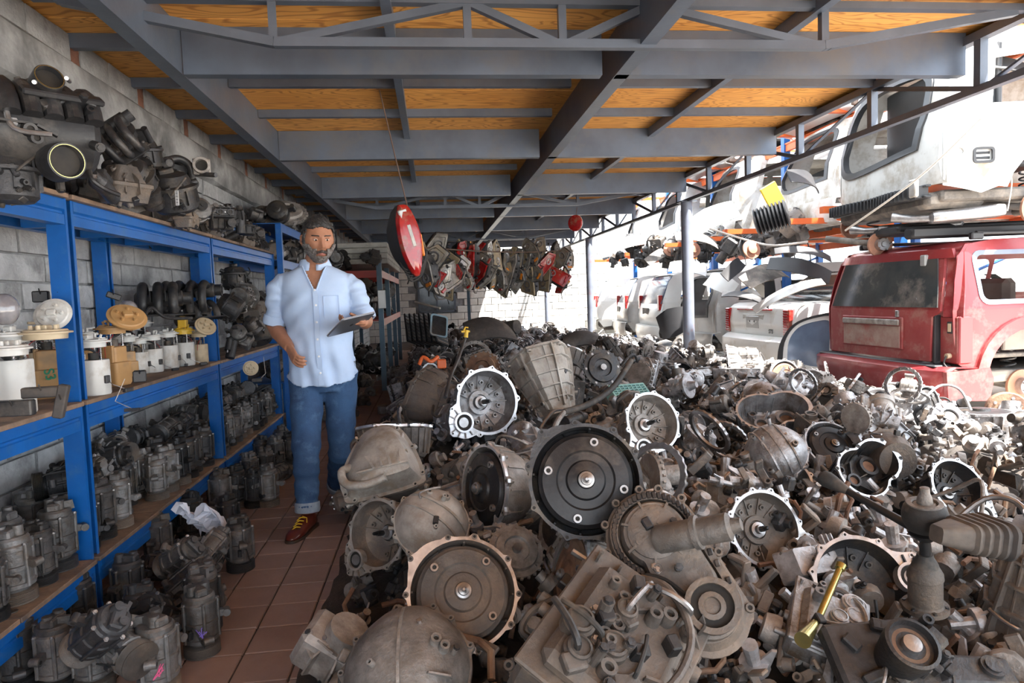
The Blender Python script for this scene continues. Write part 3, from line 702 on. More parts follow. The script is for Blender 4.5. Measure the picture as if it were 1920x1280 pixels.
def transfer_case(seed, m='cast_brown'):
    r = random.Random(seed); P = []
    rad = radial(.125, [(.13, -1.2, .11), (.22, -1.2, .105)], 96); er, A = with_ears(rad, 12, .013, .06, .1, r)
    h = G(m); h.loft([ring3(er, 1, 0), ring3(er, 1, .022), ring3(rad, .95, .024), ring3(rad, .90, .045)], None, True, False); h.ringplate(pol(rad, .90), pol(rad, .74), .0451, .052)
    h.loft([ring3(rad, .74, .045), ring3(rad, .74, .02)], None, False, True)
    for a in A: q = at_ang(rad, a) + .004; h.m(m); h.boss((q * math.cos(a), q * math.sin(a), .02), (0, 0, 1), .011, .012)
    P.append(('case_half', h, []))
    ch = G('black_steel'); n = 46
    rp = pol(rad, .82)
    for i in range(0, 96, 2):
        x, y = rp[i]; x2, y2 = rp[(i + 1) % 96]; ch.box((x, y, .056), (.012, .017, .010), None, .002)
    P.append(('drive_chain', ch, []))
    cv = G(m); cv.loft([ring3(rad, .70, .02), ring3(rad, .68, .056), ring3(rad, .62, .070), ring3(rad, .3, .074)]); c1 = Vector((0, 0, 0)); c2 = Vector((.22 * math.cos(-1.2), .22 * math.sin(-1.2), 0))
    for c in (c1, c2): cv.lathe([(.07, .05), (.068, .078), (.05, .086), (.03, .086)], 26, T(*c))
    for k in range(7):
        a = k * .9; cv.fin([(.02 * math.cos(a), .02 * math.sin(a), .07), (.085 * math.cos(a), .085 * math.sin(a), .066), (.085 * math.cos(a), .085 * math.sin(a), .076), (.02 * math.cos(a), .02 * math.sin(a), .09)], .006)
    def pl():
        t = r.random(); c = c1.lerp(c2, t); a = r.uniform(0, 6.28); return (c.x + .05 * math.cos(a), c.y + .05 * math.sin(a), .072), (r.uniform(-.2, .2), r.uniform(-.2, .2), 1)
    clutter(cv, r, 14, pl); P.append(('case_cover', cv, []))
    o = G(m); o.lathe([(.062, .06), (.058, .12), (.064, .122), (.064, .14), (.05, .14), (.05, .12)], 26, T(*c2)); o.m('bore'); o.lathe([(.05, .121), (.05, .124)], 20, T(*c2)); o.m('cast_brown'); o.lathe([(.032, .12), (.032, .132), (.02, .134), (.018, .126), (.008, .128)], 18, T(*c2))
    P.append(('output_tube', o, []))
    mo = G(pick(r, 'cast_beige', m)); X = T(.07, -.03, .11) @ frame((.86, -.10, .38)); mo.lathe([(.03, -.08), (.036, -.07), (.036, .02), (.042, .022), (.042, .035), (.034, .038), (.034, .11), (.02, .118), (.015, .14)], 22, X); P.append(('shift_motor', mo, []))
    b = G(m); b.loft([ring3(rad, .93, 0), ring3(rad, .85, -.08), ring3(rad, .6, -.10)]); b.lathe([(.07, -.09), (.06, -.16), (.075, -.165), (.075, -.18)], 22); clutter(b, r, 14, lambda: ((lambda a: ((at_ang(rad, a) * .88 * math.cos(a), at_ang(rad, a) * .88 * math.sin(a), r.uniform(-.07, -.01)), (math.cos(a), math.sin(a), 0)))(r.uniform(0, 6.28)))); P.append(('rear_half', b, []))
    return P

def dome_cover(seed, R=.19, m='cast_beige', ribs=3):
    """outside of a bell housing: bolted rim, smooth dome, raised ribs"""
    r = random.Random(seed); rad = radial(R, [(R * .3, 1.5, R * .78)]); er, A = with_ears(rad, 11, R * .085, .08, .15, r); P = []
    h = G(m); h.loft([ring3(er, 1, 0), ring3(er, 1, .016), ring3(rad, .97, .018), ring3(rad, .93, .04), ring3(rad, .78, .09), ring3(rad, .55, .125), ring3(rad, .28, .142), ring3(rad, .02, .146)])
    for a in A: q = at_ang(rad, a) + R * .02; h.boss((q * math.cos(a), q * math.sin(a), .012), (0, 0, 1), R * .05, .012)
    P.append(('dome', h, []))
    b = G(m)
    for k in range(ribs):
        x = (k - (ribs - 1) / 2) * R * .35
        pts = []
        for j in range(15):
            y = -R * .95 + j * R * 1.9 / 14; q = math.hypot(x, y) / R
            z = .146 * math.sqrt(max(0, 1 - min(q, .985) ** 2.2)) + .008; pts.append((x, y, z))
        for p, q in zip(pts, pts[1:]):
            b.fin([(p[0], p[1], p[2] - .025), (q[0], q[1], q[2] - .025), q, p], .009)
    def pl():
        a = r.uniform(0, 6.28); q = r.uniform(.3, .8); return (R * q * math.cos(a), R * q * math.sin(a), .146 * math.sqrt(1 - q ** 2.2)), (q * math.cos(a) * .6, q * math.sin(a) * .6, 1)
    clutter(b, r, 6, pl); P.append(('rib', b, []))
    e = G(m); e.loft([ring3(rad, .9, 0), ring3(rad, .9, -.06), ring3(rad, .7, -.16)]); clutter(e, r, 12, lambda: ((lambda a: ((R * .9 * math.cos(a), R * .9 * math.sin(a), r.uniform(-.1, -.02)), (math.cos(a), math.sin(a), 0)))(r.uniform(0, 6.28)))); P.append(('gear_case', e, []))
    return P

def ribbed_case(seed, m='cast_beige'):
    """fan shaped front cover: wide rim, strong converging ribs, pipe"""
    r = random.Random(seed); P = []; out = [(-.19, -.12), (-.15, -.16), (.13, -.15), (.17, -.10), (.14, .05), (.08, .17), (-.02, .20), (-.11, .15), (-.20, -.02)]
    c = [(x, y) for x, y in [tuple(v.xy) for v in bez([(a, b, 0) for a, b in out + [out[0]]], 4)][:-1]]
    h = G(m); h.prism(c, 0, .014); h.loft([[(x * .9, y * .9, .013) for x, y in c], [(x * .8, y * .82, .06) for x, y in c], [(x * .6 + .02, y * .6 - .03, .115) for x, y in c], [(x * .3 + .03, y * .3 - .05, .13) for x, y in c]])
    for i in range(0, len(c), 4): x, y = c[i]; h.boss((x * .95, y * .95, .01), (0, 0, 1), .011, .012)
    P.append(('cover', h, []))
    b = G(m)
    for k in range(4):
        x = -.09 + k * .06; tp = (x * 1.1, .15 - abs(k - 1.5) * .02, .03); md = (x * .8 + .01, .0, .105); bt = (x * .6 + .03, -.09, .135)
        for p, q in ((tp, md), (md, bt)): b.fin([(p[0], p[1], p[2] - .04), (q[0], q[1], q[2] - .04), (q[0], q[1], q[2] + .012), (p[0], p[1], p[2] + .012)], .010)
    for y, z in ((-.02, .11), (-.09, .135)): b.fin([(-.1, y, z - .05), (.12, y, z - .05), (.12, y, z), (-.1, y, z)], .008)
    P.append(('rib', b, []))
    e = G(m); e.tube(bez([(-.14, -.02, .07), (-.17, -.05, .10), (-.15, -.12, .11), (-.06, -.15, .12), (.02, -.14, .13)], 5), .018, 12); P.append(('pipe', e, []))
    bk = G(m); bk.loft([[(x * .93, y * .93, 0) for x, y in c], [(x * .85, y * .85, -.1) for x, y in c], [(x * .6, y * .6, -.2) for x, y in c]])
    def pl():
        i = r.randrange(len(c)); x, y = c[i]; return (x * .9, y * .9, r.uniform(-.12, -.02)), (x, y, 0)
    clutter(bk, r, 26, pl); P.append(('gear_case', bk, []))
    return P

def block_case(seed, m='cast_dark', m2='cast_beige', sx=.36, sy=.30, sz=.22, n=34):
    """blocky control body / engine side: stepped box full of bosses, plugs and ribs"""
    r = random.Random(seed); P = []; h = G(m)
    h.box((0, 0, -sz * .3), (sx, sy, sz * .6), None, .015); h.box((0, 0, .004), (sx * 1.05, sy * 1.05, .014), None, .004)
    h.box((-sx * .05, 0, sz * .12), (sx * .82, sy * .8, sz * .26), None, .02)
    for k in range(7): x = -sx * .45 + k * sx * .15; h.fin([(x, -sy * .53, 0), (x, -sy * .40, sz * .22), (x, -sy * .40, 0), (x, -sy * .44, -sz * .3)], .006)
    for k in range(6): y = -sy * .45 + k * sy * .18; h.fin([(sx * .53, y, 0), (sx * .38, y, sz * .22), (sx * .38, y, 0), (sx * .44, y, -sz * .3)], .006)
    P.append(('body', h, []))
    t = G(m2)
    for k in range(4):
        x, y = r.uniform(-.35, .35) * sx, r.uniform(-.3, .3) * sy; q = r.uniform(.022, .038)
        t.lathe([(q * 1.25, sz * .2), (q * 1.2, sz * .32), (q, sz * .33), (q, sz * .37), (q * .8, sz * .38), (q * .78, sz * .36), (.002, sz * .36)], 24, T(x, y, 0))
    P.append(('round_cap', t, []))
    d = G(m)
    def pl():
        if r.random() < .6: return (r.uniform(-.42, .42) * sx, r.uniform(-.38, .38) * sy, sz * .245), (r.uniform(-.1, .1), r.uniform(-.1, .1), 1)
        s_ = r.choice((-1, 1))
        if r.random() < .5: return (r.uniform(-.45, .45) * sx, s_ * sy * .5, r.uniform(-.5, -.05) * sz), (0, s_, 0)
        return (s_ * sx * .5, r.uniform(-.45, .45) * sy, r.uniform(-.5, -.05) * sz), (s_, 0, 0)
    clutter(d, r, n, pl, 1.15); P.append(('fitting', d, []))
    for k in range(10):
        a = k * .628; pass
    p = G(m2); p.tube(bez([(-sx * .4, -sy * .3, sz * .26), (-sx * .1, -sy * .42, sz * .36), (sx * .2, -sy * .36, sz * .38), (sx * .46, -sy * .1, sz * .22), (sx * .52, sy * .1, 0)], 5), .009, 8); P.append(('pipe', p, []))
    return P

def cylinder_head(seed, m='cast_beige', n=4):
    r = random.Random(seed); P = []; L_ = .11 * n; h = G(m); h.box((0, 0, 0), (L_, .16, .09), None, .01); h.box((0, 0, .055), (L_ * 1.02, .18, .012), None, .003); h.box((0, 0, -.05), (L_ * 1.02, .19, .012), None, .003)
    for k in range(n):
        x = -L_ / 2 + .055 + k * .11; h.m(m); h.lathe([(.034, 0), (.034, .025), (.026, .025), (.024, .01)], 16, T(x, -.08, 0) @ RX(PI / 2)); h.m('bore'); h.lathe([(.025, .018), (.025, .019)], 14, T(x, -.08, 0) @ RX(PI / 2))
        h.m(m); h.lathe([(.022, .05), (.022, .085), (.015, .085)], 14, T(x, 0, 0)); h.m('bore'); h.lathe([(.015, .08), (.015, .084)], 12, T(x, 0, 0)); h.m(m)
        for s_ in (-1, 1): h.bolt((x + .05, s_ * .06, .06), (0, 0, 1), .008, .012, 'steel'); h.m(m); h.fin([(x, s_ * .08, .05), (x, s_ * .1, .05), (x, s_ * .1, -.05), (x, s_ * .08, -.05)], .006)
    P.append(('casting', h, []))
    c = G('cast_dark'); c.cyl((-L_ / 2, .035, .075), (L_ / 2, .035, .075), .012)
    for k in range(n * 2): x = -L_ / 2 + .03 + k * .055; c.lathe([(.02, 0), (.02, .014)], 12, T(x, .038, .075) @ RY(PI / 2))
    P.append(('camshaft', c, []))
    d = G(m); clutter(d, r, 14, lambda: ((r.uniform(-.45, .45) * L_, .08 * r.choice((-1, 1)), r.uniform(-.03, .03)), (0, 1 if r.random() < .5 else -1, 0))); P.append(('fitting', d, []))
    return P

def differential(seed, m='cast_brown'):
    r = random.Random(seed); P = []; h = G(m); h.sphere((0, 0, 0), (.11, .10, .11), None, 24, 14); h.lathe([(.135, -.01), (.135, .01)], 12, T(0, .02, 0) @ RX(PI / 2)); h.cyl((0, 0, 0), (.24, 0, 0), .06, .04, 16); h.cyl((0, 0, 0), (-.22, 0, 0), .06, .04, 16); h.cyl((0, 0, 0), (0, .2, .02), .07, .045, 16)
    for k in range(10): a = k * .628; h.bolt((.122 * math.cos(a), .028 - .03, .122 * math.sin(a)), (0, -1, 0), .009, .012, 'steel'); h.m(m)
    for k in range(8): a = k * PI / 4; h.fin([(.05 * math.cos(a), .05, .05 * math.sin(a)), (.10 * math.cos(a), .05, .10 * math.sin(a)), (.05 * math.cos(a), .17, .05 * math.sin(a)), (.03 * math.cos(a), .17, .03 * math.sin(a))], .006)
    P.append(('housing', h, []))
    f = G('steel')
    for X in (T(.24, 0, 0) @ RY(PI / 2), T(-.22, 0, 0) @ RY(-PI / 2), T(0, .2, .02) @ RX(-PI / 2)): f.lathe([(.03, 0), (.03, .02), (.055, .022), (.055, .034), (.02, .036), (.02, .05)], 20, X)
    P.append(('flange', f, [])); return P

def engine_lump(seed, m='cast_beige'):
    """small mixed casting used deep in the pile"""
    r = random.Random(seed); P = []; h = G(m); k = seed % 4
    if k == 0: h.lathe([(.09, -.1), (.11, -.08), (.11, .02), (.13, .025), (.13, .04), (.10, .045), (.08, .09), (.05, .1)], 20)
    elif k == 1: h.box((0, 0, 0), (.26, .17, .15), None, .02); h.lathe([(.075, .07), (.07, .12), (.05, .12)], 18); h.lathe([(.05, 0), (.05, .2)], 14, T(.08, 0, 0) @ RX(PI / 2))
    elif k == 2: h.loft([[(x, y, z) for x, y in rrect(a, b, .03)] for a, b, z in ((.22, .16, -.1), (.25, .2, -.02), (.27, .22, -.01), (.27, .22, .01), (.2, .17, .02), (.14, .12, .12))])
    else: h.cyl((-.14, 0, 0), (.10, 0, 0), .075, .09, 18); h.cyl((.10, 0, 0), (.12, 0, 0), .12, .12, 18); h.cyl((.12, 0, 0), (.2, 0, 0), .05, .03, 14); h.box((0, .07, .02), (.12, .06, .08), None, .01)
    for j in range(9):
        a = j * .7; h.fin([(.05 * math.cos(a), .05 * math.sin(a), -.08), (.125 * math.cos(a), .125 * math.sin(a), -.05), (.12 * math.cos(a), .12 * math.sin(a), .03), (.05 * math.cos(a), .05 * math.sin(a), .1)], .007)
    P.append(('casting', h, [])); d = G(m)
    def pl():
        v = Vector((r.gauss(0, 1), r.gauss(0, 1), r.gauss(0, 1))).normalized(); return v * .105, v
    clutter(d, r, 20, pl, 1.2); P.append(('fitting', d, [])); return P

def open_pan(seed, m='cast_silver'):
    """open oval housing, webbed inside (empty case half)"""
    r = random.Random(seed); P = []; rad = radial(.13, [(.14, .2, .11)], 72); er, A = with_ears(rad, 12, .012, .08, 0, r); h = G('machined'); h.ringplate(pol(er), pol(rad, .92), -.012, 0); h.m(m)
    h.loft([ring3(er, 1, -.0121), ring3(er, 1, -.018), ring3(rad, .98, -.02), ring3(rad, .82, -.14), ring3(rad, .7, -.16)], None, False, True)
    h.loft([ring3(rad, .92, 0), ring3(rad, .80, -.11), ring3(rad, .7, -.12)], None, False, True)
    for k in range(20): a = k * .314; q = at_ang(rad, a); h.fin([(q * .9 * math.cos(a), q * .9 * math.sin(a), -.02), (q * 1.02 * math.cos(a), q * 1.02 * math.sin(a), -.02), (q * .9 * math.cos(a), q * .9 * math.sin(a), -.14), (q * .7 * math.cos(a), q * .7 * math.sin(a), -.14)], .005)
    for a in A: q = at_ang(rad, a) + .004; h.boss((q * math.cos(a), q * math.sin(a), -.004), (0, 0, 1), .010, .006)
    P.append(('housing', h, [])); d = G(m)
    for (x, y, q) in ((0, 0, .035), (.13, .03, .05), (-.03, .07, .02)):
        d.lathe([(q, -.12), (q, -.085), (q * .7, -.085), (q * .65, -.11)], 18, T(x, y, 0)); d.m('rust'); d.lathe([(q * .62, -.112), (q * .62, -.10), (q * .2, -.10)], 14, T(x, y, 0)); d.m(m)
    for k in range(6): a = k * 1.05; d.fin([(.03 * math.cos(a), .03 * math.sin(a), -.12), (.1 * math.cos(a), .1 * math.sin(a), -.12), (.1 * math.cos(a), .1 * math.sin(a), -.09), (.03 * math.cos(a), .03 * math.sin(a), -.1)], .005)
    P.append(('bearing_seat', d, [])); return P

def clutch_cover(seed, m='cast_brown'):
    P = []; h = G(m); h.lathe([(.12, -.02), (.125, 0), (.125, .01), (.10, .012), (.095, .03), (.06, .034), (.055, .02), (.02, .02)], 36)
    for k in range(24): a = k * PI / 12; h.box((.128 * math.cos(a), .128 * math.sin(a), 0), (.012, .012, .014), RZ(0))
    P.append(('disc', h, [])); c = G('steel'); c.lathe([(.02, 0), (.02, .045), (.012, .045)], 16)
    for k in range(6): a = k * 1.047; c.bolt((.11 * math.cos(a), .11 * math.sin(a), .01), (0, 0, 1), .007, .007)
    P.append(('hub', c, [])); return P

def ring_gear(seed, m='steel'):
    g = G(m); n = 96; o = [((.15 + (.004 if (i // 2) % 2 else 0)) * math.cos(2 * PI * i / n), (.15 + (.004 if (i // 2) % 2 else 0)) * math.sin(2 * PI * i / n)) for i in range(n)]
    g.ringplate(o, circ(.125, n), -.008, .008)
    for k in range(14): a = k * .449; g.boss((.138 * math.cos(a), .138 * math.sin(a), .006), (0, 0, 1), .008, .006)
    return [('ring', g, [])]

def compressor(seed, up=True, m='cast_silver'):
    """air conditioning compressor standing on its pulley"""
    r = random.Random(seed); P = []; k = seed % 3
    p = G('cast_dark' if r.random() < .7 else 'cast_brown'); pr = []
    for j in range(6): pr += [(.060, .004 + j * .005), (.056, .0065 + j * .005)]
    p.lathe([(.045, 0), (.060, .001)] + pr + [(.06, .035), (.05, .038)], 32); P.append(('pulley', p, []))
    b = G(m); R_ = .054
    b.lathe([(.04, .036), (.044, .048), (R_, .05), (R_ * 1.08, .052), (R_ * 1.08, .064), (R_, .066), (R_, .105), (R_ * 1.09, .107), (R_ * 1.09, .121), (R_ * .99, .123), (R_ * .98, .168), (R_ * 1.06, .170), (R_ * 1.06, .184), (R_ * .95, .19)], 28)
    for j in range(5 + k):
        a = j * 2 * PI / (5 + k) + .3; x, y = R_ * 1.07 * math.cos(a), R_ * 1.07 * math.sin(a)
        b.cyl((x, y, .053), (x, y, .186), .0065, None, 8); b.bolt((x, y, .186), (0, 0, 1), .006, .006, 'steel'); b.m(m)
    for j in range(3):
        a = j * 2.1 + r.random(); z = r.choice((.06, .115)); x, y = math.cos(a), math.sin(a)
        b.fin([(x * .04, y * .04, z), (x * .085, y * .085, z + .004), (x * .085, y * .085, z + .022), (x * .04, y * .04, z + .03)], .02)
        X = T(x * .085, y * .085, z + .012) @ frame((-y, x, 0)); b.lathe([(.013, -.016), (.013, .016), (.006, .016)], 12, X); b.m('bore'); b.lathe([(.0065, .0161), (.0065, .0165)], 8, X); b.m(m)
    P.append(('body', b, []))
    h = G(m); h.lathe([(R_ * .96, .188), (R_ * .96, .204), (R_ * .85, .212), (R_ * .3, .214)], 24)
    h.box((.0, .0, .222), (.085, .042, .028), RZ(r.uniform(0, 3)), .006)
    a = r.uniform(0, 6.28)
    for s_ in (-1, 1):
        x, y = .024 * s_ * math.cos(a), .024 * s_ * math.sin(a); h.lathe([(.015, .212), (.015, .244), (.009, .244)], 14, T(x, y, 0)); h.m('bore'); h.lathe([(.009, .242), (.009, .2432)], 10, T(x, y, 0)); h.m(m)
    h.fin([(.02, 0, .205), (.055, .02, .205), (.05, .02, .235), (.02, 0, .235)], .012)
    P.append(('head', h, []))
    c = G('black_plastic'); a = r.uniform(0, 6.28); c.box((.062 * math.cos(a), .062 * math.sin(a), .09), (.02, .016, .03), None, .003)
    c.m('ink_black'); c.tube(bez([(.062 * math.cos(a), .062 * math.sin(a), .10), (.075 * math.cos(a + .3), .075 * math.sin(a + .3), .12), (.064 * math.cos(a + .6), .064 * math.sin(a + .6), .06), (.06 * math.cos(a + .7), .06 * math.sin(a + .7), .04)], 4), .0025, 6)
    P.append(('connector', c, [])); return P

def alternator(seed, m='cast_silver'):
    r = random.Random(seed); P = []; b = G(m); b.lathe([(.03, -.07), (.055, -.065), (.066, -.055), (.068, -.02), (.06, -.018), (.06, .018), (.068, .02), (.066, .05), (.05, .062), (.03, .064)], 26)
    for z, s_ in ((-.055, -1), (.052, 1)):
        for k in range(12): a = k * PI / 6; b.fin([(.03 * math.cos(a), .03 * math.sin(a), z + .012 * s_), (.062 * math.cos(a), .062 * math.sin(a), z + .004 * s_), (.067 * math.cos(a), .067 * math.sin(a), z - .02 * s_), (.03 * math.cos(a), .03 * math.sin(a), z)], .004)
    for a in (0.3, 3.3):
        x, y = math.cos(a), math.sin(a); b.fin([(x * .05, y * .05, -.03), (x * .10, y * .10, -.03), (x * .10, y * .10, .03), (x * .05, y * .05, .04)], .018); b.lathe([(.014, -.04), (.014, .04), (.007, .04)], 12, T(x * .1, y * .1, 0))
    P.append(('body', b, [])); p = G('cast_dark'); pr = [(.02, .064)]
    for j in range(5): pr += [(.030, .068 + j * .005), (.027, .0705 + j * .005)]
    p.lathe(pr + [(.03, .094), (.012, .094), (.012, .10)], 20); P.append(('pulley', p, []))
    c = G('black_plastic'); c.box((.02, .03, -.078), (.05, .03, .02), None, .004); c.cyl((-.03, 0, -.07), (-.03, 0, -.095), .006); P.append(('connector', c, [])); return P

def starter(seed, m='cast_dark'):
    P = []; b = G(m); b.lathe([(.036, -.1), (.038, -.095), (.038, .05), (.045, .055), (.045, .07), (.03, .09), (.024, .13), (.014, .13)], 22); b.cyl((0, .055, -.05), (0, .055, .05), .024); b.box((0, .03, .05), (.05, .09, .02), None, .006); P.append(('body', b, []))
    c = G('steel'); c.cyl((0, .055, -.05), (0, .055, -.07), .006); c.lathe([(.02, .11), (.02, .125)], 14); P.append(('pinion', c, [])); return P

def intake_manifold(seed, m='black_plastic', n=4):
    r = random.Random(seed); P = []
    pl_ = G(m); pl_.tube([(-.045 * n - .02, 0, 0), (-.045 * n, 0, 0), (.045 * n, 0, 0), (.045 * n + .02, 0, 0)], [.03, .055, .055, .03], 18); P.append(('plenum', pl_, []))
    for k in range(n):
        x = -.045 * n + .045 + k * .09; g = G(m); g.tube(bez([(x, 0, .03), (x, -.08, .10), (x, -.18, .10), (x, -.24, .02), (x, -.24, -.05)], 6), [.03] * 25, 12); P.append(('runner', g, []))
    f = G(m); f.box((0, -.24, -.055), (.09 * n + .02, .08, .014), None, .004)
    for k in range(n + 1): f.bolt((-.045 * n + k * .09, -.205, -.048), (0, 0, 1), .007, .008, 'steel'); f.m(m)
    for k in range(n - 1): x = -.045 * n + .09 + k * .09; f.fin([(x, 0, .03), (x, -.2, .09), (x, -.2, .02), (x, 0, -.02)], .005)
    P.append(('flange', f, []))
    t = G('cast_dark'); X = T(.045 * n + .01, 0, 0) @ RY(PI / 2); t.lathe([(.045, 0), (.045, .05), (.034, .05), (.033, .02)], 22, X); t.m('bore'); t.lathe([(.033, .021), (.033, .022)], 18, X); P.append(('throttle_body', t, [])); return P

def drum_manifold(seed, m='black_plastic'):
    """large curled intake manifold: fat ribbed drum with round mouths (axis along X)"""
    P = []; c = G(m); R_ = .14
    c.lathe([(.05, -.165), (.11, -.16), (.125, -.13), (.125, .10), (.10, .125), (.05, .13)], 30, RY(PI / 2)); P.append(('drum', c, []))
    for k in range(5):
        x = -.12 + k * .055; g = G(m); pts = [(x, .138 * math.cos(a), .138 * math.sin(a)) for a in [(.2 + j * .21) for j in range(14)]]; g.tube(pts, .026, 10); P.append(('runner', g, []))
    f = G(m)
    for (p, d, q, L_) in (((.0, -.11, -.10), (.15, -1, -.05), .052, .05), ((-.02, -.05, .12), (.05, -1, .35), .04, .09)):
        X = T(*p) @ frame(d); f.lathe([(q * 1.15, -.02), (q * 1.05, L_), (q * .92, L_), (q * .88, L_ - .02)], 28, X, False); f.m('bore'); f.lathe([(q * .88, L_ - .02), (q * .88, L_ - .019)], 22, X); f.m('brass'); f.lathe([(q * .97, L_ - .001), (q * .97, L_ + .002), (q * .93, L_ + .002)], 28, X, False); f.m(m)
    f.box((.02, -.06, .15), (.22, .05, .02), RX(.5), .005); P.append(('throttle_mouth', f, []))
    s_ = G('steel'); s_.cyl((-.06, -.16, .12), (-.08, -.23, .10), .006); s_.cyl((.03, -.16, .14), (.0, -.24, .125), .006); s_.tube(bez([(-.13, -.12, .06), (-.12, -.15, -.02), (-.03, -.17, -.03)], 5), .008, 8); P.append(('stud', s_, []))
    r = random.Random(seed); d = G(m); clutter(d, r, 18, lambda: ((lambda a: ((r.uniform(-.14, .12), .13 * math.cos(a), .13 * math.sin(a)), (0, math.cos(a), math.sin(a))))(r.uniform(1.8, 4.6))), 1.3); P.append(('fitting', d, [])); return P

def fuel_pump(seed, m='plastic_white', top='plastic_white', amber=False, tall=.13):
    """in-tank fuel pump module: pot, springs and rods, round lid with nozzles, float arm"""
    r = random.Random(seed); P = []; q = .052 if not amber else .048
    b = G(m)
    if amber: b.loft([[(x, y, z) for x, y in rrect(q * 2 * a, q * 1.7 * a, .012)] for a, z in ((.9, 0), (1, .01), (1, tall * .6), (.8, tall * .62), (.8, tall), (.7, tall * 1.02))]); b.box((q * .7, 0, tall * .6), (.016, .05, tall * .9), None, .003)
    else:
        n = 36; b.loft([[((q * a + (.0015 if i % 4 < 2 else 0)) * math.cos(2 * PI * i / n), (q * a + (.0015 if i % 4 < 2 else 0)) * math.sin(2 * PI * i / n), z) for i in range(n)] for a, z in ((.94, 0), (1, .006), (1, tall), (.96, tall + .004))], None, True, False); b.lathe([(q * .95, tall + .003), (q * .9, tall - .01)], 24, None, True)
    P.append(('pot', b, []))
    s_ = G('steel')
    for a in (0.4, 2.5, 4.4):
        x, y = q * .7 * math.cos(a), q * .7 * math.sin(a); s_.cyl((x, y, tall - .01), (x, y, tall + .075), .0028, None, 6)
        pts = [(x + .006 * math.cos(t * 1.26), y + .006 * math.sin(t * 1.26), tall + .004 + t * .0016) for t in range(36)]; s_.tube(pts, .001, 4)
    P.append(('spring_rod', s_, []))
    l = G(top); z = tall + .07; l.lathe([(.046, z - .018), (.046, z), (.064, z), (.064, z + .006), (.052, z + .007), (.05, z + .012), (.02, z + .013)], 32)
    for k in range(6): a = k * 1.05; l.fin([(.02 * math.cos(a), .02 * math.sin(a), z + .01), (.046 * math.cos(a), .046 * math.sin(a), z + .01), (.044 * math.cos(a), .044 * math.sin(a), z + .017), (.02 * math.cos(a), .02 * math.sin(a), z + .019)], .003)
    l.box((-.012, .01, z + .02), (.028, .02, .018), None, .003); l.cyl((.02, 0, z + .01), (.02, 0, z + .034), .005); l.cyl((.02, 0, z + .03), (.05, .01, z + .032), .005); l.cyl((.01, -.022, z + .01), (.01, -.03, z + .03), .0045)
    P.append(('lid', l, []))
    c = G('black_plastic'); c.tube(bez([(.0, .0, tall - .01), (.03, .01, tall + .03), (-.01, .02, tall + .05), (.0, .0, z - .015)], 5), .005, 8); c.m('wire_red'); c.tube(bez([(q, 0, tall * .7), (q * 1.25, .01, tall + .01), (q * .7, .02, tall + .04), (.01, .01, z - .02)], 5), .0013, 5); c.m('rubber'); c.cyl((0, 0, tall - .01), (0, 0, tall + .03), .018)
    P.append(('hose', c, []))
    f = G('steel'); a = r.uniform(-2.5, -.5); d = Vector((math.cos(a), math.sin(a), 0)); p0 = d * q + Vector((0, 0, tall * .45)); p1 = p0 + d * .03 + Vector((0, 0, -.02)); p2 = p1 + Vector((-d.y, d.x, 0)) * .07 + Vector((0, 0, -.03)); f.tube([p0, p1, p2], .0016, 5); f.m('black_plastic'); f.box((0, 0, 0), (.04, .018, .016), T(*p2) @ RZ(a + 1.57), .002); f.box((0, 0, 0), (.014, .02, .03), T(*(d * (q + .004) + Vector((0, 0, tall * .45)))) @ RZ(a), .002); P.append(('float_arm', f, [])); return P

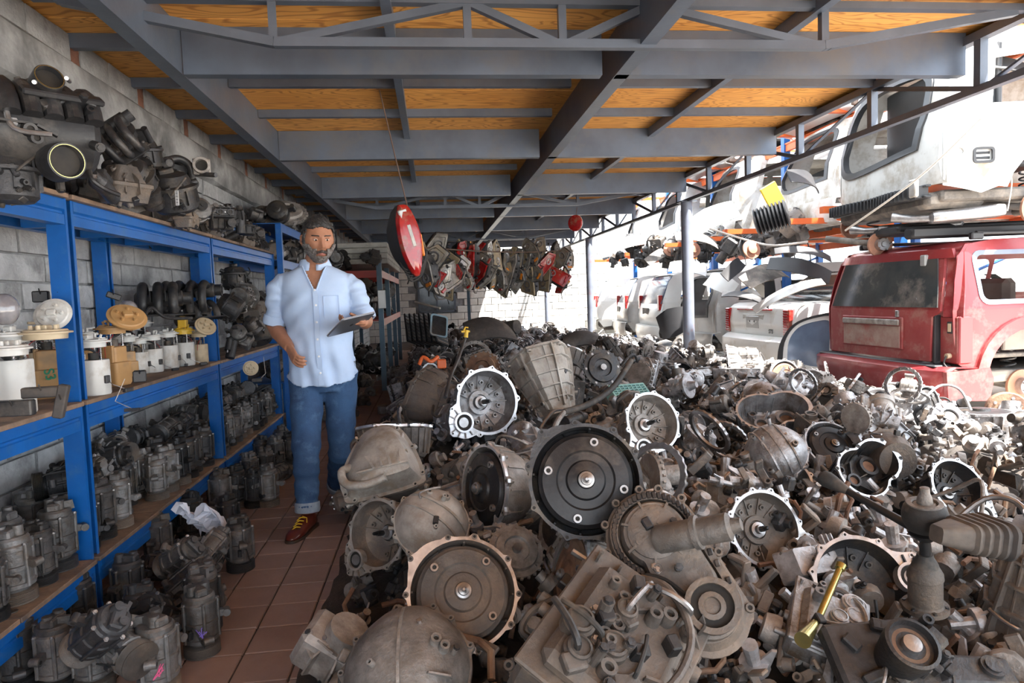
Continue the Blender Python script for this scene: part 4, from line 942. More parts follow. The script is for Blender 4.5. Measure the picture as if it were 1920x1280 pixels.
def headlamp(seed, red=False):
    r = random.Random(seed); P = []; w_, h_ = r.uniform(.07, .13), r.uniform(.14, .24); k_ = seed % 3
    if k_ == 0: out = [(-w_, -h_ * .5), (-w_ * .2, -h_), (w_ * .8, -h_ * .7), (w_, .1 * h_), (w_ * .4, h_), (-w_ * .6, h_ * .8)]
    elif k_ == 1: out = [(-w_ * .7, -h_), (w_ * .5, -h_ * .9), (w_ * .9, -h_ * .2), (w_ * .6, h_), (0, h_ * .9), (-w_ * .4, h_ * .1)]
    else: out = [(-w_, -h_ * .8), (w_, -h_), (w_ * .85, h_ * .5), (w_ * .2, h_), (-w_ * .9, h_ * .6)]
    n = len(out); c = []
    for i in range(n):      # slightly rounded corners
        a, b, d = Vector(out[i - 1]), Vector(out[i]), Vector(out[(i + 1) % n])
        for t in (.82, .95): c.append(tuple(a.lerp(b, t)))
        c.append(tuple(b.lerp(d, .05))); 
    sm = pick(r, 'black_plastic', 'cast_dark', 'cast_beige', 'black_plastic'); sh_ = G(sm); sh_.loft([[(x * k, y * k, z) for x, y in c] for k, z in ((1.03, .004), (1.03, -.02), (.9, -.04), (.75, -.09), (.4, -.12))])
    sh_.lathe([(.035, -.10), (.035, -.14), (.02, -.145)], 14); sh_.tube(bez([(0, 0, -.13), (.03, -.08, -.14), (-.02, -.2, -.1), (.04, -h_ * 1.3, -.06)], 4), .006, 6)
    for y in (-.5, .1, .6): sh_.box((w_ * 1.05, y * h_, -.02), (.03, .022, .02), None, .004)
    clutter(sh_, r, 10, lambda: ((r.uniform(-.6, .6) * w_, r.uniform(-.6, .6) * h_, -.08), (0, 0, -1)), .9); P.append(('housing', sh_, []))
    lm = 'lamp_red' if red else pick(r, 'lamp_clear', 'lamp_yellowed', 'lamp_clear'); l = G(lm)
    l.ringplate([(x * 1.0, y * 1.0) for x, y in c], [(x * .84, y * .84) for x, y in c], .002, .022); l.loft([[(x * k, y * k, z) for x, y in c] for k, z in ((.84, .006), (.8, .018), (.5, .022))]); P.append(('lens', l, []))
    b = G('steel'); q = min(w_, h_) * .42
    for yy in ((-.4, .4) if not red else (.2,)): b.lathe([(q, .018), (q, .028), (q * .8, .028), (q * .4, .014), (q * .15, .016), (q * .12, .03)], 20, T(0, yy * h_, 0))
    P.append(('reflector', b, []))
    e = G(pick(r, 'lamp_orange', 'lamp_red', 'lamp_clear')); e.box((w_ * .1, -h_ * .72, .02), (w_ * .8, h_ * .16, .018), None, .006); P.append(('indicator', e, []))
    return P
# ================================================================== SHELVING ON THE LEFT
rs = random.Random(11)
FX, BX = -1.40, -1.785
PY = [1.12, 2.85, 4.58, 6.30]
LV = [0.258, 0.893, 1.70]
rack = thing('steel_shelving', 'long blue steel shelving rack with wooden decks along the block wall', 'shelf', T(FX, 4.0, 0))
def rk(name, g, sm=0): o = obj(name, g, rack, smooth=sm); o.location = (-FX, -4.0, 0); return o
def post(x, y, h, rot=1):
    g = G('blue_paint'); w_, d, t, l = .072, .062, .003, .016
    pr = [(0, 0), (w_, 0), (w_, l), (w_ - t, l), (w_ - t, t), (t, t), (t, d - t), (w_ - t, d - t), (w_ - t, d - l), (w_, d - l), (w_, d), (0, d)]
    g.prism([(x - w_ + a, y + b) for a, b in (pr if rot > 0 else pr)], 0.004, h)
    for k in range(int(h / .25)): g.bolt((x - w_ / 2, y - .0005, .15 + k * .25), (0, -1, 0), .004, .002)
    g.box((x - w_ / 2, y + d / 2, .003), (w_ + .03, d + .03, .006)); return g
for y in PY: rk('post', post(FX, y, 1.705))
for y in (2.1, 3.92, 5.42): rk('post', post(BX + .05, y, 1.69))
def beam_prof(g, x, y0, y1, z, s=1, h=.098):
    pr = [(-.02, 0), (.028, 0), (.030, -.004), (.030, -.040), (.020, -.048), (.020, -.056), (.026, -.060), (.026, -h), (-.02, -h), (-.02, -h + .003), (.012, -h + .003), (.012, -.003), (-.02, -.003)]
    g.loft([[(x + s * a, y, z + b) for a, b in pr] for y in (y0, y1)])
for i, z in enumerate(LV):
    for y0, y1 in zip(PY, PY[1:]):
        g = G('blue_paint'); beam_prof(g, FX - .028, y0 + .064, y1 - .002, z, 1); rk('beam', g)
        g = G('blue_paint'); beam_prof(g, BX + .03, y0 + .064, y1 - .002, z, -1, .07); rk('beam', g)
        for k in range(3):
            g = G('blue_paint'); yy = y0 + .35 + k * .5; g.box(((FX + BX) / 2, yy, z - .045), (abs(BX - FX) - .08, .035, .05)); rk('cross_bar', g)
        n = 3; wd = (FX - BX + .03) / n
        for k in range(n):
            yb = y0 + .01
            while yb < y1 - .02:
                ln = min(rs.choice((.9, 1.7, .6)), y1 - .01 - yb)
                g = G('deck_wood'); g.box((BX - .005 + wd * (k + .5) + rs.uniform(-.004, .004), yb + ln / 2, z + .009), (wd - .004, ln - .004, .018), RX(0), .002); rk('shelf_board', g); yb += ln
for y in (2.85, 4.58, 6.30):
    g = G('blue_paint'); g.box((BX + .04, y + .3, .55), (.02, .03, .9), None); 
# ---------------------------------------------------------------- compressors
CM = ['comp_grey', 'comp_dark', 'cast_dark', 'comp_grey', 'comp_dark', 'cast_dark']
comp = [bake(compressor(k, m=CM[k % 6])) for k in range(9)]
CN = {'comp_grey': 'light grey', 'comp_dark': 'dusty grey', 'cast_dark': 'grimy dark'}
def copy_thing(parts, name, label, cat, X, group=None, scale=1.0):
    o = thing(name, label, cat, X, group, parts, scale); COMPS.append((o, X @ Vector((0, 0, .1)), X)); return o
ORD = ['first', 'second', 'third', 'fourth', 'fifth', 'sixth', 'seventh', 'eighth', 'ninth', 'tenth', 'eleventh', 'twelfth', 'thirteenth', 'fourteenth', 'fifteenth', 'sixteenth', 'seventeenth', 'eighteenth', 'nineteenth', 'twentieth']
bayname = ['near bay', 'middle bay', 'far bay']
ncomp = 0; COMPS = []
for b in range(3):
    y0, y1 = PY[b] + .1, PY[b + 1] - .02
    for row, x in enumerate((-1.475, -1.60, -1.725)):
        y = y0 + (0.55 if b == 0 else .02) + row * .04; k = 0
        while y < y1 - .05:
            if not (row == 0 and b == 1 and k in (3, 4)) :
                i = rs.randrange(9); s_ = rs.uniform(.92, 1.12)
                X = T(x + rs.uniform(-.012, .012), y, LV[0] + .0185) @ RZ(rs.uniform(0, 6.28)) @ (RX(rs.uniform(-.03, .03)))
                if i == 5 and rs.random() < .5: pass
                rn = ['front row', 'middle row', 'back row'][row]
                copy_thing(comp[i], 'ac_compressor', f'{CN[CM[i % 6]]} compressor on low shelf, {bayname[b]}, {rn}, {ORD[min(k, 19)]} from near post', 'compressor', X, 'compressors on the lowest shelf', s_); ncomp += 1
            y += rs.uniform(.135, .155); k += 1
    if b > 0:      # second layer, lying down on top of the others
        y = y0 + .1; k = 0
        while y < y1 - .1:
            i = rs.randrange(9); x = rs.uniform(-1.72, -1.58)
            X = T(x, y, LV[0] + .018 + .27) @ RZ(rs.uniform(0, 6.28)) @ RX(PI / 2 + rs.uniform(-.2, .2)) @ T(0, 0, -.1)
            copy_thing(comp[i], 'ac_compressor', f'{CN[CM[i % 6]]} compressor lying on top of others, low shelf {bayname[b]}, {ORD[min(k, 19)]} from near post', 'compressor', X, 'compressors on the lowest shelf'); y += rs.uniform(.15, .2); k += 1
# compressors on the floor in front of and under the rack: (px, py base, lying?, tint)
fl = [(300, 1300, 0), (205, 1240, 1), (110, 1290, 0), (345, 1180, 1), (245, 1150, 0), (380, 1225, 0), (150, 1190, 0), (60, 1230, 1),
      (330, 1090, 1), (370, 1130, 0), (395, 1070, 1), (300, 1060, 0), (452, 1068, 0), (430, 1010, 0), (400, 1000, 1), (360, 1010, 0), (330, 1000, 0),
      (478, 950, 0), (505, 948, 0), (470, 915, 0), (500, 905, 0), (525, 905, 1), (445, 950, 0), (520, 880, 0), (490, 880, 0), (545, 870, 0), (440, 905, 0), (530, 858, 0), (415, 960, 0), (455, 885, 0), (385, 1180, 0), (270, 1220, 0), (180, 1290, 0), (35, 1290, 0)]
for k, (px, py, ly) in enumerate(fl):
    p = atZ(px, py, 0); i = [0, 3, 1, 4, 2, 6, 5, 7, 8][k % 9]; s_ = rs.uniform(1.0, 1.12)
    X = T(p.x, p.y, 0.006) @ RZ(rs.uniform(0, 6.28))
    if ly: X = T(p.x, p.y, 0.075) @ RZ(rs.uniform(0, 6.28)) @ RX(PI / 2 - .1) @ T(0, 0, -.1)
    near = 'near end' if p.y < 2.6 else ('by the middle post' if p.y < 4.3 else 'beside the man')
    copy_thing(comp[i], 'ac_compressor', f"{CN[CM[i % 6]]} compressor {'lying' if ly else 'standing'} on tiles {near}, {ORD[k % 20]} of the floor row{' (rear)' if k > 19 else ''}", 'compressor', X, 'compressors on the floor along the rack', s_)
# lying ones stacked on the floor row
for k, (px, py, Y) in enumerate(((335, 1045, 3.0), (385, 1040, 3.1), (300, 1150, 2.6), (345, 1100, 2.8), (230, 1215, 2.25), (180, 1190, 2.2))):
    p = atY(px, py, Y); i = (k * 2 + 1) % 9
    X = T(*p) @ RZ(rs.uniform(0, 6.28)) @ RX(1.2 + rs.uniform(-.3, .3)) @ T(0, 0, -.1)
    copy_thing(comp[i], 'ac_compressor', f'{CN[CM[i % 6]]} compressor tipped on top of the floor heap, {ORD[k]} one', 'compressor', X, 'compressors on the floor along the rack')
# small scrawls of paint marker on three compressors, and crumpled bag
def scribble(par_label, p, nrm, ink, s_=.03, seed=0, name='marker_scrawl', par=None):
    r = random.Random(seed); g = G(ink); X = T(*p) @ frame(nrm)
    for k in range(3):
        pts = [X @ Vector((r.uniform(-.5, .5) * s_, r.uniform(-.7, .7) * s_ , .001)) for _ in range(4)]; g.tube(bez(pts, 4), .0016, 4)
    o = obj(name, g, par); o['label'] = par_label
    if par: o.matrix_parent_inverse = par.matrix_basis.inverted()
    return o
def on_comp(px, py, ink, seed, label):
    t = ray(px, py).normalized(); cam_p = Vector((0, 0, CAMH))
    best = min(COMPS, key=lambda q: ((q[1] - cam_p).normalized() - t).length + .02 * (q[1] - cam_p).length)
    d = (cam_p - best[1]); d.z *= .2; ax = best[2].to_3x3() @ Vector((0, 0, 1)); d = (d - ax * d.dot(ax)).normalized(); scribble(label, best[1] + d * .0635, d, ink, .035, seed, par=best[0])
g = G('plastic_bag'); r_ = random.Random(3)
p = atY(385, 975, 3.35)
V = []; F = []
for a in range(9):
    for b in range(13):
        V.append((p.x + (a - 4) * .022 + r_.uniform(-.014, .014) + (b - 6) * .006, p.y + (b - 6) * .01 + r_.uniform(-.02, .02), p.z + .03 * math.sin(a * 1.3) - (b - 6) * .014 + r_.uniform(-.018, .018)))
for a in range(8):
    for b in range(12): i = a * 13 + b; F.append((i, i + 1, i + 14, i + 13))
g.raw(V, F); obj('plastic_bag', g, label='crumpled white plastic bag lying on the compressors by the rack', cat='bag', smooth=0)

# ---------------------------------------------------------------- middle deck: fuel pump modules
ZM = LV[1] + .0185
fp = {}
PUMPS = []
def pump(px, py_base, mp, top, amber, tall, s_, label, tilt=0, seed=0, Z=ZM):
    p = atZ(px, py_base, Z)
    p.x = max(min(p.x, FX - .03), -1.74)
    X = T(p.x, p.y, Z + (0 if not tilt else .03)) @ RZ(rs.uniform(0, 6.28)) @ RX(tilt)
    PUMPS.append((p, s_, label)); return thing('fuel_pump_module', label, 'fuel pump', X, 'fuel pump modules on the middle shelf', bake(fuel_pump(seed, mp, top, amber, tall)), s_)
W, CR, AM = 'plastic_white', 'plastic_cream', 'plastic_amber'
PL = [(30, 775, W, W, 0, .15, 1.25, 'big white fuel pump pot at the left edge of the middle shelf'),
      (95, 745, AM, CR, 1, .17, 1.15, 'tan fuel pump with green marker scrawl left of the near blue post'),
      (135, 735, W, CR, 0, .14, 1.15, 'white pump pot with red writing just left of the near blue post'),
      (60, 720, AM, W, 1, .14, 1.1, 'amber fuel pump behind the tan one with green scrawl'),
      (0, 740, CR, W, 0, .16, 1.1, 'cream pump module behind the big white pot at left edge'),
      (20, 700, W, 'plastic_white', 0, .17, 1.1, 'white pump standing at the back by the wall, left end'),
      (110, 700, CR, W, 0, .16, 1.1, 'cream pump module at the back left of the near post'),
      (205, 738, W, W, 0, .13, 1.1, 'white fuel pump pot directly right of the near blue post'),
      (218, 722, AM, AM, 1, .15, 1.2, 'amber fuel pump with a tilted amber lid right of the near post'),
      (240, 705, AM, W, 1, .13, 1.0, 'small amber pump behind the tilted lid'),
      (262, 700, W, W, 0, .12, .95, 'narrow white pump beside the amber ones'),
      (288, 697, W, W, 0, .125, 1.0, 'ribbed white pump with looped red wire'),
      (318, 690, W, W, 0, .13, 1.0, 'smooth white pump, second from the yellow capped one'),
      (348, 685, W, 'plastic_yellow', 0, .13, 1.05, 'white pump under a yellow cap near the middle blue post'),
      (376, 680, CR, CR, 0, .12, .95, 'cream pump beside the middle blue post'),
      (300, 672, CR, W, 0, .12, .9, 'cream pump in the second row behind the ribbed white pump'),
      (335, 668, W, W, 0, .12, .9, 'white pump in the second row behind the yellow capped one')]
for k, (px, py, mp, tp, am, tall, s_, lab) in enumerate(PL): pump(px, py, mp, tp, bool(am), tall, s_, lab, seed=k)
# loose lids, balls and floats on and above the pumps
def lid(px, py, Y, m, d, q, label, name='fuel_sender', dome=False):
    g = G(m); p = atY(px, py, Y); X = T(*p) @ frame(d); g.lathe([(q * .8, -.02), (q * .82, 0), (q, 0), (q, .006), (q * .85, .008), (q * .8, .014), (q * .3, .015)], 32, X)
    for k in range(5): g.lathe([(.008, .01), (.007, .03)], 10, X @ T(q * .5 * math.cos(k * 1.3), q * .5 * math.sin(k * 1.3), 0))
    g.box((.0, .0, .02), (q * .5, q * .35, .02), X, .003)
    o = obj(name, g); o['label'] = label; o['category'] = 'lid'; return o
lid(385, 612, 4.3, 'plastic_cream', (.55, -.6, .55), .062, 'round cream lid leaning beside the yellow cap')
lid(238, 595, 3.35, 'plastic_amber', (.45, -.5, .75), .085, 'amber pump lid tilted over the amber pumps')
lid(100, 590, 2.75, 'plastic_white', (.1, -.9, .45), .065, 'whitish round lid standing upright left of the near post')
lid(85, 625, 2.6, 'plastic_cream', (0, 0, 1), .085, 'wide cream lid lying flat on the pumps left of the near post')
lid(15, 655, 2.45, 'plastic_white', (0, 0, 1), .07, 'white lid on the big white pot at the left edge')
lid(470, 690, 4.75, 'plastic_cream', (.3, -.9, .1), .05, 'cream lid hanging over the shelf edge right of the middle post')
g = G('turbid_clear'); p = atY(240, 582, 3.5); g.sphere(tuple(p), (.045, .045, .05), None, 20, 12); g.lathe([(.047, -.004), (.047, .004)], 20, T(*p)); obj('clear_strainer', g, label='clear round plastic strainer bulb above the amber lid', cat='strainer')
g = G('turbid_clear'); p = atY(8, 580, 2.5); g.sphere(tuple(p), (.045, .045, .055), None, 20, 12); g.lathe([(.047, -.004), (.047, .004)], 20, T(*p)); obj('clear_strainer', g, label='clear strainer bulb at the left edge above the white pots', cat='strainer')
def block_part(px, py, Y, dims, rz, m, name, label, cat, ry=0):
    g = G(m); p = atY(px, py, Y); g.box((0, 0, 0), dims, T(*p) @ RZ(rz) @ RY(ry), .004); g.cyl(tuple(p), (p.x + .02, p.y - .05, p.z + .03), .0025, None, 6); o = obj(name, g, label=label, cat=cat); return o
block_part(112, 562, 2.9, (.03, .03, .075), .2, 'black_plastic', 'float', 'black float sticking up against the wall, upper left', 'float')
block_part(77, 556, 2.9, (.055, .04, .045), .3, 'black_plastic', 'float', 'short black float left of the upright one by the wall', 'float')
block_part(78, 735, 2.35, (.11, .03, .035), .1, 'boot_dusty', 'float', 'long grey float lying in front of the tan pump', 'float')
block_part(115, 752, 2.35, (.03, .03, .11), .1, 'boot_dusty', 'float', 'grey float hanging over the shelf edge left of near post', 'float', .25)
block_part(25, 765, 2.3, (.12, .035, .05), .0, 'black_plastic', 'float', 'black float lying at the left edge of the middle shelf', 'float')
block_part(213, 555, 3.6, (.065, .03, .03), .5, 'black_plastic', 'float', 'black float tilted above the amber lid', 'float', .4)
block_part(262, 705, 3.15, (.05, .05, .05), .3, 'black_plastic', 'float', 'black block lying in front of the white pumps', 'float')
p, s_, lb = PUMPS[13]; o_ = [x for x in C.objects if x.get('label') == lb][0]; g = G('plastic_yellow'); g.box((p.x, p.y, ZM + .245 * s_), (.05, .045, .055), None, .006); g.box((p.x, p.y, ZM + .275 * s_), (.03, .03, .02), None, .004); c_ = obj('cap', g, o_, label='bright yellow cap'); c_.matrix_parent_inverse = o_.matrix_basis.inverted()
g = G('wire_light'); g.tube([tuple(atY(234, 710, 3.0)), tuple(atY(216, 752, 2.97)), tuple(atY(248, 766, 2.9))], .0016, 6); g.m('black_plastic'); g.box((0, 0, 0), (.055, .02, .012), T(*atY(248, 768, 2.9))); obj('sender_wire', g, label='thin bent wire with a flat black float dangling below shelf edge', cat='float arm')
g = G('wire_light'); g.tube([tuple(atY(494, 668, 4.8)), tuple(atY(498, 700, 4.75)), tuple(atY(484, 714, 4.7))], .0016, 6); g.m('black_plastic'); g.box((0, 0, 0), (.06, .025, .02), T(*atY(482, 712, 4.7))); obj('sender_wire', g, label='thin wire with float dangling right of the middle blue post', cat='float arm')
# green scrawl on the tan pump, red letters on the pot
def text3d(txt, size, X, m, name, label, par=None, ext=.0008):
    cu = bpy.data.curves.new('t', 'FONT'); cu.body = txt; cu.size = size; cu.extrude = ext; cu.align_x = 'CENTER'; cu.align_y = 'CENTER'; cu.offset = size * .02
    o = bpy.data.objects.new('t', cu); C.objects.link(o); dg = bpy.context.evaluated_depsgraph_get(); me = bpy.data.meshes.new_from_object(o.evaluated_get(dg)); bpy.data.objects.remove(o)
    me.materials.clear(); me.materials.append(M[m]); o2 = obj(name, me, par, X, label=label, cat=None if par else 'writing', smooth=0)
    return o2
def facing_cam(p): return frame(Vector((0, 0, CAMH)) - Vector(p))
def write_on(k, txt, size, h, m, rot=0, q=.0535, sh=0):
    p, s_, lb = PUMPS[k]; o = [x for x in C.objects if x.get('label') == lb][0]; d = Vector((-p.x + .15, -p.y, 0)).normalized(); sd_ = Vector((-d.y, d.x, 0)); P0 = Vector((p.x, p.y, ZM + h)) + d * q * s_ + sd_ * sh
    t = text3d(txt, size, T(*P0) @ frame(d) @ RZ(rot), m, 'marker_writing', f'{m[4:]} marker lettering', o); t.matrix_parent_inverse = o.matrix_basis.inverted()
write_on(2, 'IZA', .036, .05, 'ink_red'); write_on(1, 'S3', .05, .10, 'ink_green', -1.4, .052)
# dark manifolds behind the pumps and mixed parts in the far bay
im = [bake(intake_manifold(k, n=3 + k % 2)) for k in range(2)]; dm = bake(drum_manifold(0)); alt = [bake(alternator(k, m=CM[k])) for k in range(4)]; sta = bake(starter(0)); lump = [bake(engine_lump(k, m=['cast_dark', 'comp_dark', 'cast_brown', 'comp_grey'][k])) for k in range(4)]
dif = bake(differential(0)); hd = [bake(cylinder_head(k, m=['cast_beige', 'cast_dark'][k])) for k in range(2)]
def put(parts, name, label, cat, px, py, Y, X=I4, s_=1.0, group=None):
    p = atY(px, py, Y); return thing(name, label, cat, T(*p) @ X, group, parts, s_)
put(im[0], 'intake_manifold', 'black intake manifold lying behind the white pumps', 'manifold', 300, 560, 4.2, RZ(.3) @ RX(.2), .85)
put(im[1], 'intake_manifold', 'second black manifold leaning on the first near the middle post', 'manifold', 355, 545, 4.5, RZ(.1) @ RX(.5), .8)
put(im[0], 'intake_manifold', 'black manifold low behind the pumps beside the middle post', 'manifold', 360, 600, 4.5, RZ(.9) @ RX(-.3), .7)
put(lump[0], 'engine_part', 'dark casting at the wall behind the middle blue post', 'engine part', 440, 520, 5.3, RZ(1), .8)
mid3 = [(430, 575, 4.85, 'dark casting', lump[0]), (455, 555, 5.1, 'silver housing', lump[3]), (475, 610, 5.0, 'rusty round coupling', alt[1]), (448, 625, 4.8, 'grey alternator', alt[0]), (435, 650, 4.75, 'dark starter motor', sta), (470, 585, 5.4, 'brown casting', lump[2]), (490, 560, 5.7, 'dark ribbed casting', alt[2]), (505, 590, 5.9, 'beige casting', lump[1]), (460, 640, 5.0, 'grimy alternator', alt[3]), (485, 625, 5.4, 'small dark casting', lump[0]), (500, 610, 5.8, 'small silver casting', lump[3])]
for k, (px, py, Y, nm, pt) in enumerate(mid3):
    put(pt, 'engine_part', f'{nm} on the middle shelf past the middle post, {ORD[k]} in the heap', 'engine part', px, py, Y, RZ(rs.uniform(0, 6)) @ RX(rs.uniform(0, 2)), .8)
g = G('black_plastic'); g.tube(bez([tuple(atY(272, 590, 3.9)), tuple(atY(285, 577, 3.95)), tuple(atY(312, 595, 4.0)), tuple(atY(360, 596, 4.1))], 6), .010, 10); obj('rubber_hose', g, label='black curved hose over the white pumps', cat='hose')
# ---------------------------------------------------------------- top deck
put(dm, 'intake_manifold', 'large dusty black curled intake manifold on top at far left', 'manifold', 88, 255, 2.5, RZ(.72), 1.05)
put(im[1], 'intake_manifold', 'black manifold half out of frame behind the curled one', 'manifold', 10, 265, 2.6, RZ(.9) @ RX(.3), .9)
put(lump[0], 'engine_part', 'dark casting under the curled manifold at the left edge', 'engine part', 15, 335, 2.4, RZ(.5), .75)
tp = [(205, 240, 3.1, 'black plastic elbow duct standing up', im[0], RX(1.4) @ RZ(.6), .55), (232, 262, 3.3, 'round black vacuum drum', alt[2], RX(1.0), 1.0), (196, 352, 2.95, 'grey cylindrical throttle valve', sta, RX(1.2), .8), (232, 350, 3.1, 'brown ribbed casting', lump[2], RZ(1), .7), (300, 310, 3.7, 'dark manifold with a square throat', im[0], RZ(2.4) @ RX(.4), .6), (325, 360, 3.6, 'black housing with a white barcode label', lump[0], RX(.4), .95),
      (255, 330, 3.3, 'dark small casting', lump[0], RX(1.1), .7), (285, 370, 3.5, 'dusty alternator', alt[1], RX(.9), .8), (372, 395, 4.0, 'rusty round drum', alt[3], RZ(.6) @ RX(1.3), .9), (400, 398, 4.2, 'black ribbed block', hd[1], RZ(.5), .5), (430, 405, 4.6, 'black alternator', alt[2], RX(.4), .8), (450, 415, 4.8, 'dark hose fitting', sta, RZ(2), .8), (415, 420, 4.4, 'small grey casting', lump[1], RZ(.5), .5), (462, 428, 5.1, 'small black casting', lump[0], RZ(1.5), .5),
      (350, 410, 3.9, 'small brown casting', lump[2], RZ(1.5), .5), (480, 440, 5.5, 'small beige casting', lump[1], RZ(.2), .5), (218, 305, 3.2, 'black pipe flange', sta, RX(2.2), .9), (270, 290, 3.6, 'black bent duct', lump[0], RX(.2), .7)]
for k, (px, py, Y, nm, pt, X, s_) in enumerate(tp): put(pt, 'engine_part', f'{nm} on the top shelf, {ORD[k % 20]} of the row', 'engine part', px, py, Y, X, s_)
g = G('cast_dark'); g.tube(bez([tuple(atY(310, 330, 3.8)), tuple(atY(350, 326, 3.8)), tuple(atY(405, 328, 3.7))], 5), .012, 8); p = atY(378, 312, 3.75)
g.m('cast_beige'); g.lathe([(.04, -.03), (.042, .03), (.03, .03), (.029, .0)], 20, T(*p) @ frame((.3, -1, .1))); g.m('bore'); g.lathe([(.029, 0), (.029, .002)], 16, T(*p) @ frame((.3, -1, .1))); g.m('cast_beige'); g.box((0, 0, -.01), (.085, .085, .02), T(*p) @ frame((.3, -1, .1)), .004)
obj('throttle_body', g, label='square throttle body with round bore poking up at the wall', cat='throttle body')
g = G('boot_dusty'); g.tube(bez([tuple(atY(315, 320, 3.75)), tuple(atY(338, 340, 3.7)), tuple(atY(342, 385, 3.7))], 5), [.03] * 11, 12); obj('rubber_duct', g, label='brownish dusty duct drooping over the black housing', cat='duct')
g = G('paper'); p = atY(332, 371, 3.46); g.box((0, 0, 0), (.018, .002, .07), T(*p) @ RZ(-.3)); g.m('ink_black')
for k in range(9): g.box((0, -.0015, -.03 + k * .0075), (.012, .001, .0035 if k % 2 else .002), T(*p) @ RZ(-.3))
obj('barcode_label', g, label='white barcode sticker on the black housing on top shelf', cat='label')
# purple scrawl
for k, (px, py, Y, ink) in enumerate(((276, 888, 3.1, 'ink_cyan'), (129, 994, 2.35, 'ink_pink'), (305, 1255, 2.02, 'ink_pink'), (375, 1170, 2.5, 'ink_purple'))):
    on_comp(px, py, ink, k, f'{ink[4:]} marker scrawl')

# ---------------------------------------------------------------- raised blue rack beyond, then darker racks
r2 = thing('steel_shelving', 'higher blue shelving unit behind the man at the wall', 'shelf', T(-1.6, 7.0, 0))
def r2p(name, g): o = obj(name, g, r2, smooth=0); o.location = (1.6, -7.0, 0)
for y in (6.44, 8.1):
    for x in (-1.36, -1.74): g = G('blue_paint'); g.box((x, y, .99), (.05, .05, 1.98)); r2p('post', g)
for z in (.5, 1.1, 1.62, 1.95):
    for x in (-1.36, -1.74): g = G('blue_paint'); g.box((x, 7.27, z), (.03, 1.6, .07)); r2p('beam', g)
    g = G('blue_paint'); g.box((-1.55, 7.27, z + .037), (.42, 1.7, .006)); r2p('deck', g)
pts = []
def fill_shelf(y0, y1, x0, x1, z, n, where, grp, s0=.7, s1=.95, mix=None):
    mix = mix or [lump[0], lump[1], lump[2], lump[3], alt[0], alt[1], alt[2], sta]
    nms = ['dark casting', 'beige casting', 'brown casting', 'silver casting', 'silver alternator', 'grey alternator', 'dark alternator', 'starter motor']
    for k in range(n):
        i = rs.randrange(len(mix)); s_ = rs.uniform(s0, s1)
        thing('engine_part', f'{nms[i] if len(mix) == 8 else "casting"} {where}, {ORD[k % 20]} of the heap{" lower down" if k > 19 else ""}', 'engine part', T(rs.uniform(x0, x1), y0 + (y1 - y0) * (k + .5) / n, z + .09 * s_ + rs.uniform(0, .05)) @ RZ(rs.uniform(0, 6)) @ RX(rs.uniform(0, 3)), grp, mix[i], s_)
for z, nm in ((1.99, 'top'), (1.66, 'upper'), (1.14, 'middle'), (.54, 'low')): fill_shelf(6.55, 8.0, -1.65, -1.45, z, 9, f'on the {nm} deck of the higher blue unit', 'parts on the higher blue unit', .8, 1.1)
fill_shelf(2.95, 4.4, -1.66, -1.5, 1.725, 9, 'low on the top shelf beneath the ducts', 'parts on the top shelf', .75, .95)
fill_shelf(2.85, 3.6, -1.7, -1.55, 1.87, 5, 'second layer on the top shelf beneath the ducts', 'parts on the top shelf', .7, .85)
fill_shelf(2.95, 3.45, -1.72, -1.58, 2.0, 4, 'third layer on the top shelf beneath the ducts', 'parts on the top shelf', .7, .85)
fill_shelf(4.7, 6.2, -1.66, -1.5, 1.725, 8, 'on top shelf, far bay', 'parts on the top shelf', .55, .75)
fill_shelf(1.9, 2.6, -1.7, -1.5, 1.725, 4, 'on the top shelf under the curled manifold', 'parts on the top shelf', .7, .85)
# big ones on top
put(alt[2], 'engine_part', 'large dark round fan motor on top of the higher blue unit', 'engine part', 522, 398, 6.7, RX(1.3), 1.4)
thing('torque_disc', 'large dusty grey round cover on top beside the fan motor', 'cover', T(-1.40, 7.05, 2.16) @ frame((.2, -.6, .75)), None, bake(clutch_cover(1, 'cast_beige')), 1.5)
thing('engine_part', 'grey casting propping up the round cover on the higher unit', 'engine part', T(-1.45, 7.2, 2.06), None, lump[1], .7)
# dark slotted-angle rack with alternators further on
r3 = thing('slotted_angle_rack', 'dark slotted angle rack full of alternators behind the man', 'shelf', T(-1.3, 9, 0))
def r3p(name, g): o = obj(name, g, r3, smooth=0); o.location = (1.3, -9, 0)
for y in (8.3, 9.4):
    for x in (-1.78, -1.28):
        g = G('cast_dark'); g.prism([(x, y), (x + .04, y), (x + .04, y + .004), (x + .004, y + .004), (x + .004, y + .04), (x, y + .04)], 0, 2.2); r3p('post', g)
for z in (.3, .8, 1.3, 1.75, 2.1):
    g = G('cast_dark'); g.box((-1.53, 8.87, z), (.5, 1.15, .02)); r3p('deck', g)
    fill_shelf(8.4, 9.4, -1.6, -1.35, z + .01, 8, f'on the dark angle rack, deck at height {["shin", "hip", "chest", "head", "top"][[.3, .8, 1.3, 1.75, 2.1].index(z)]}', 'parts on the slotted angle rack', .8, 1.05)
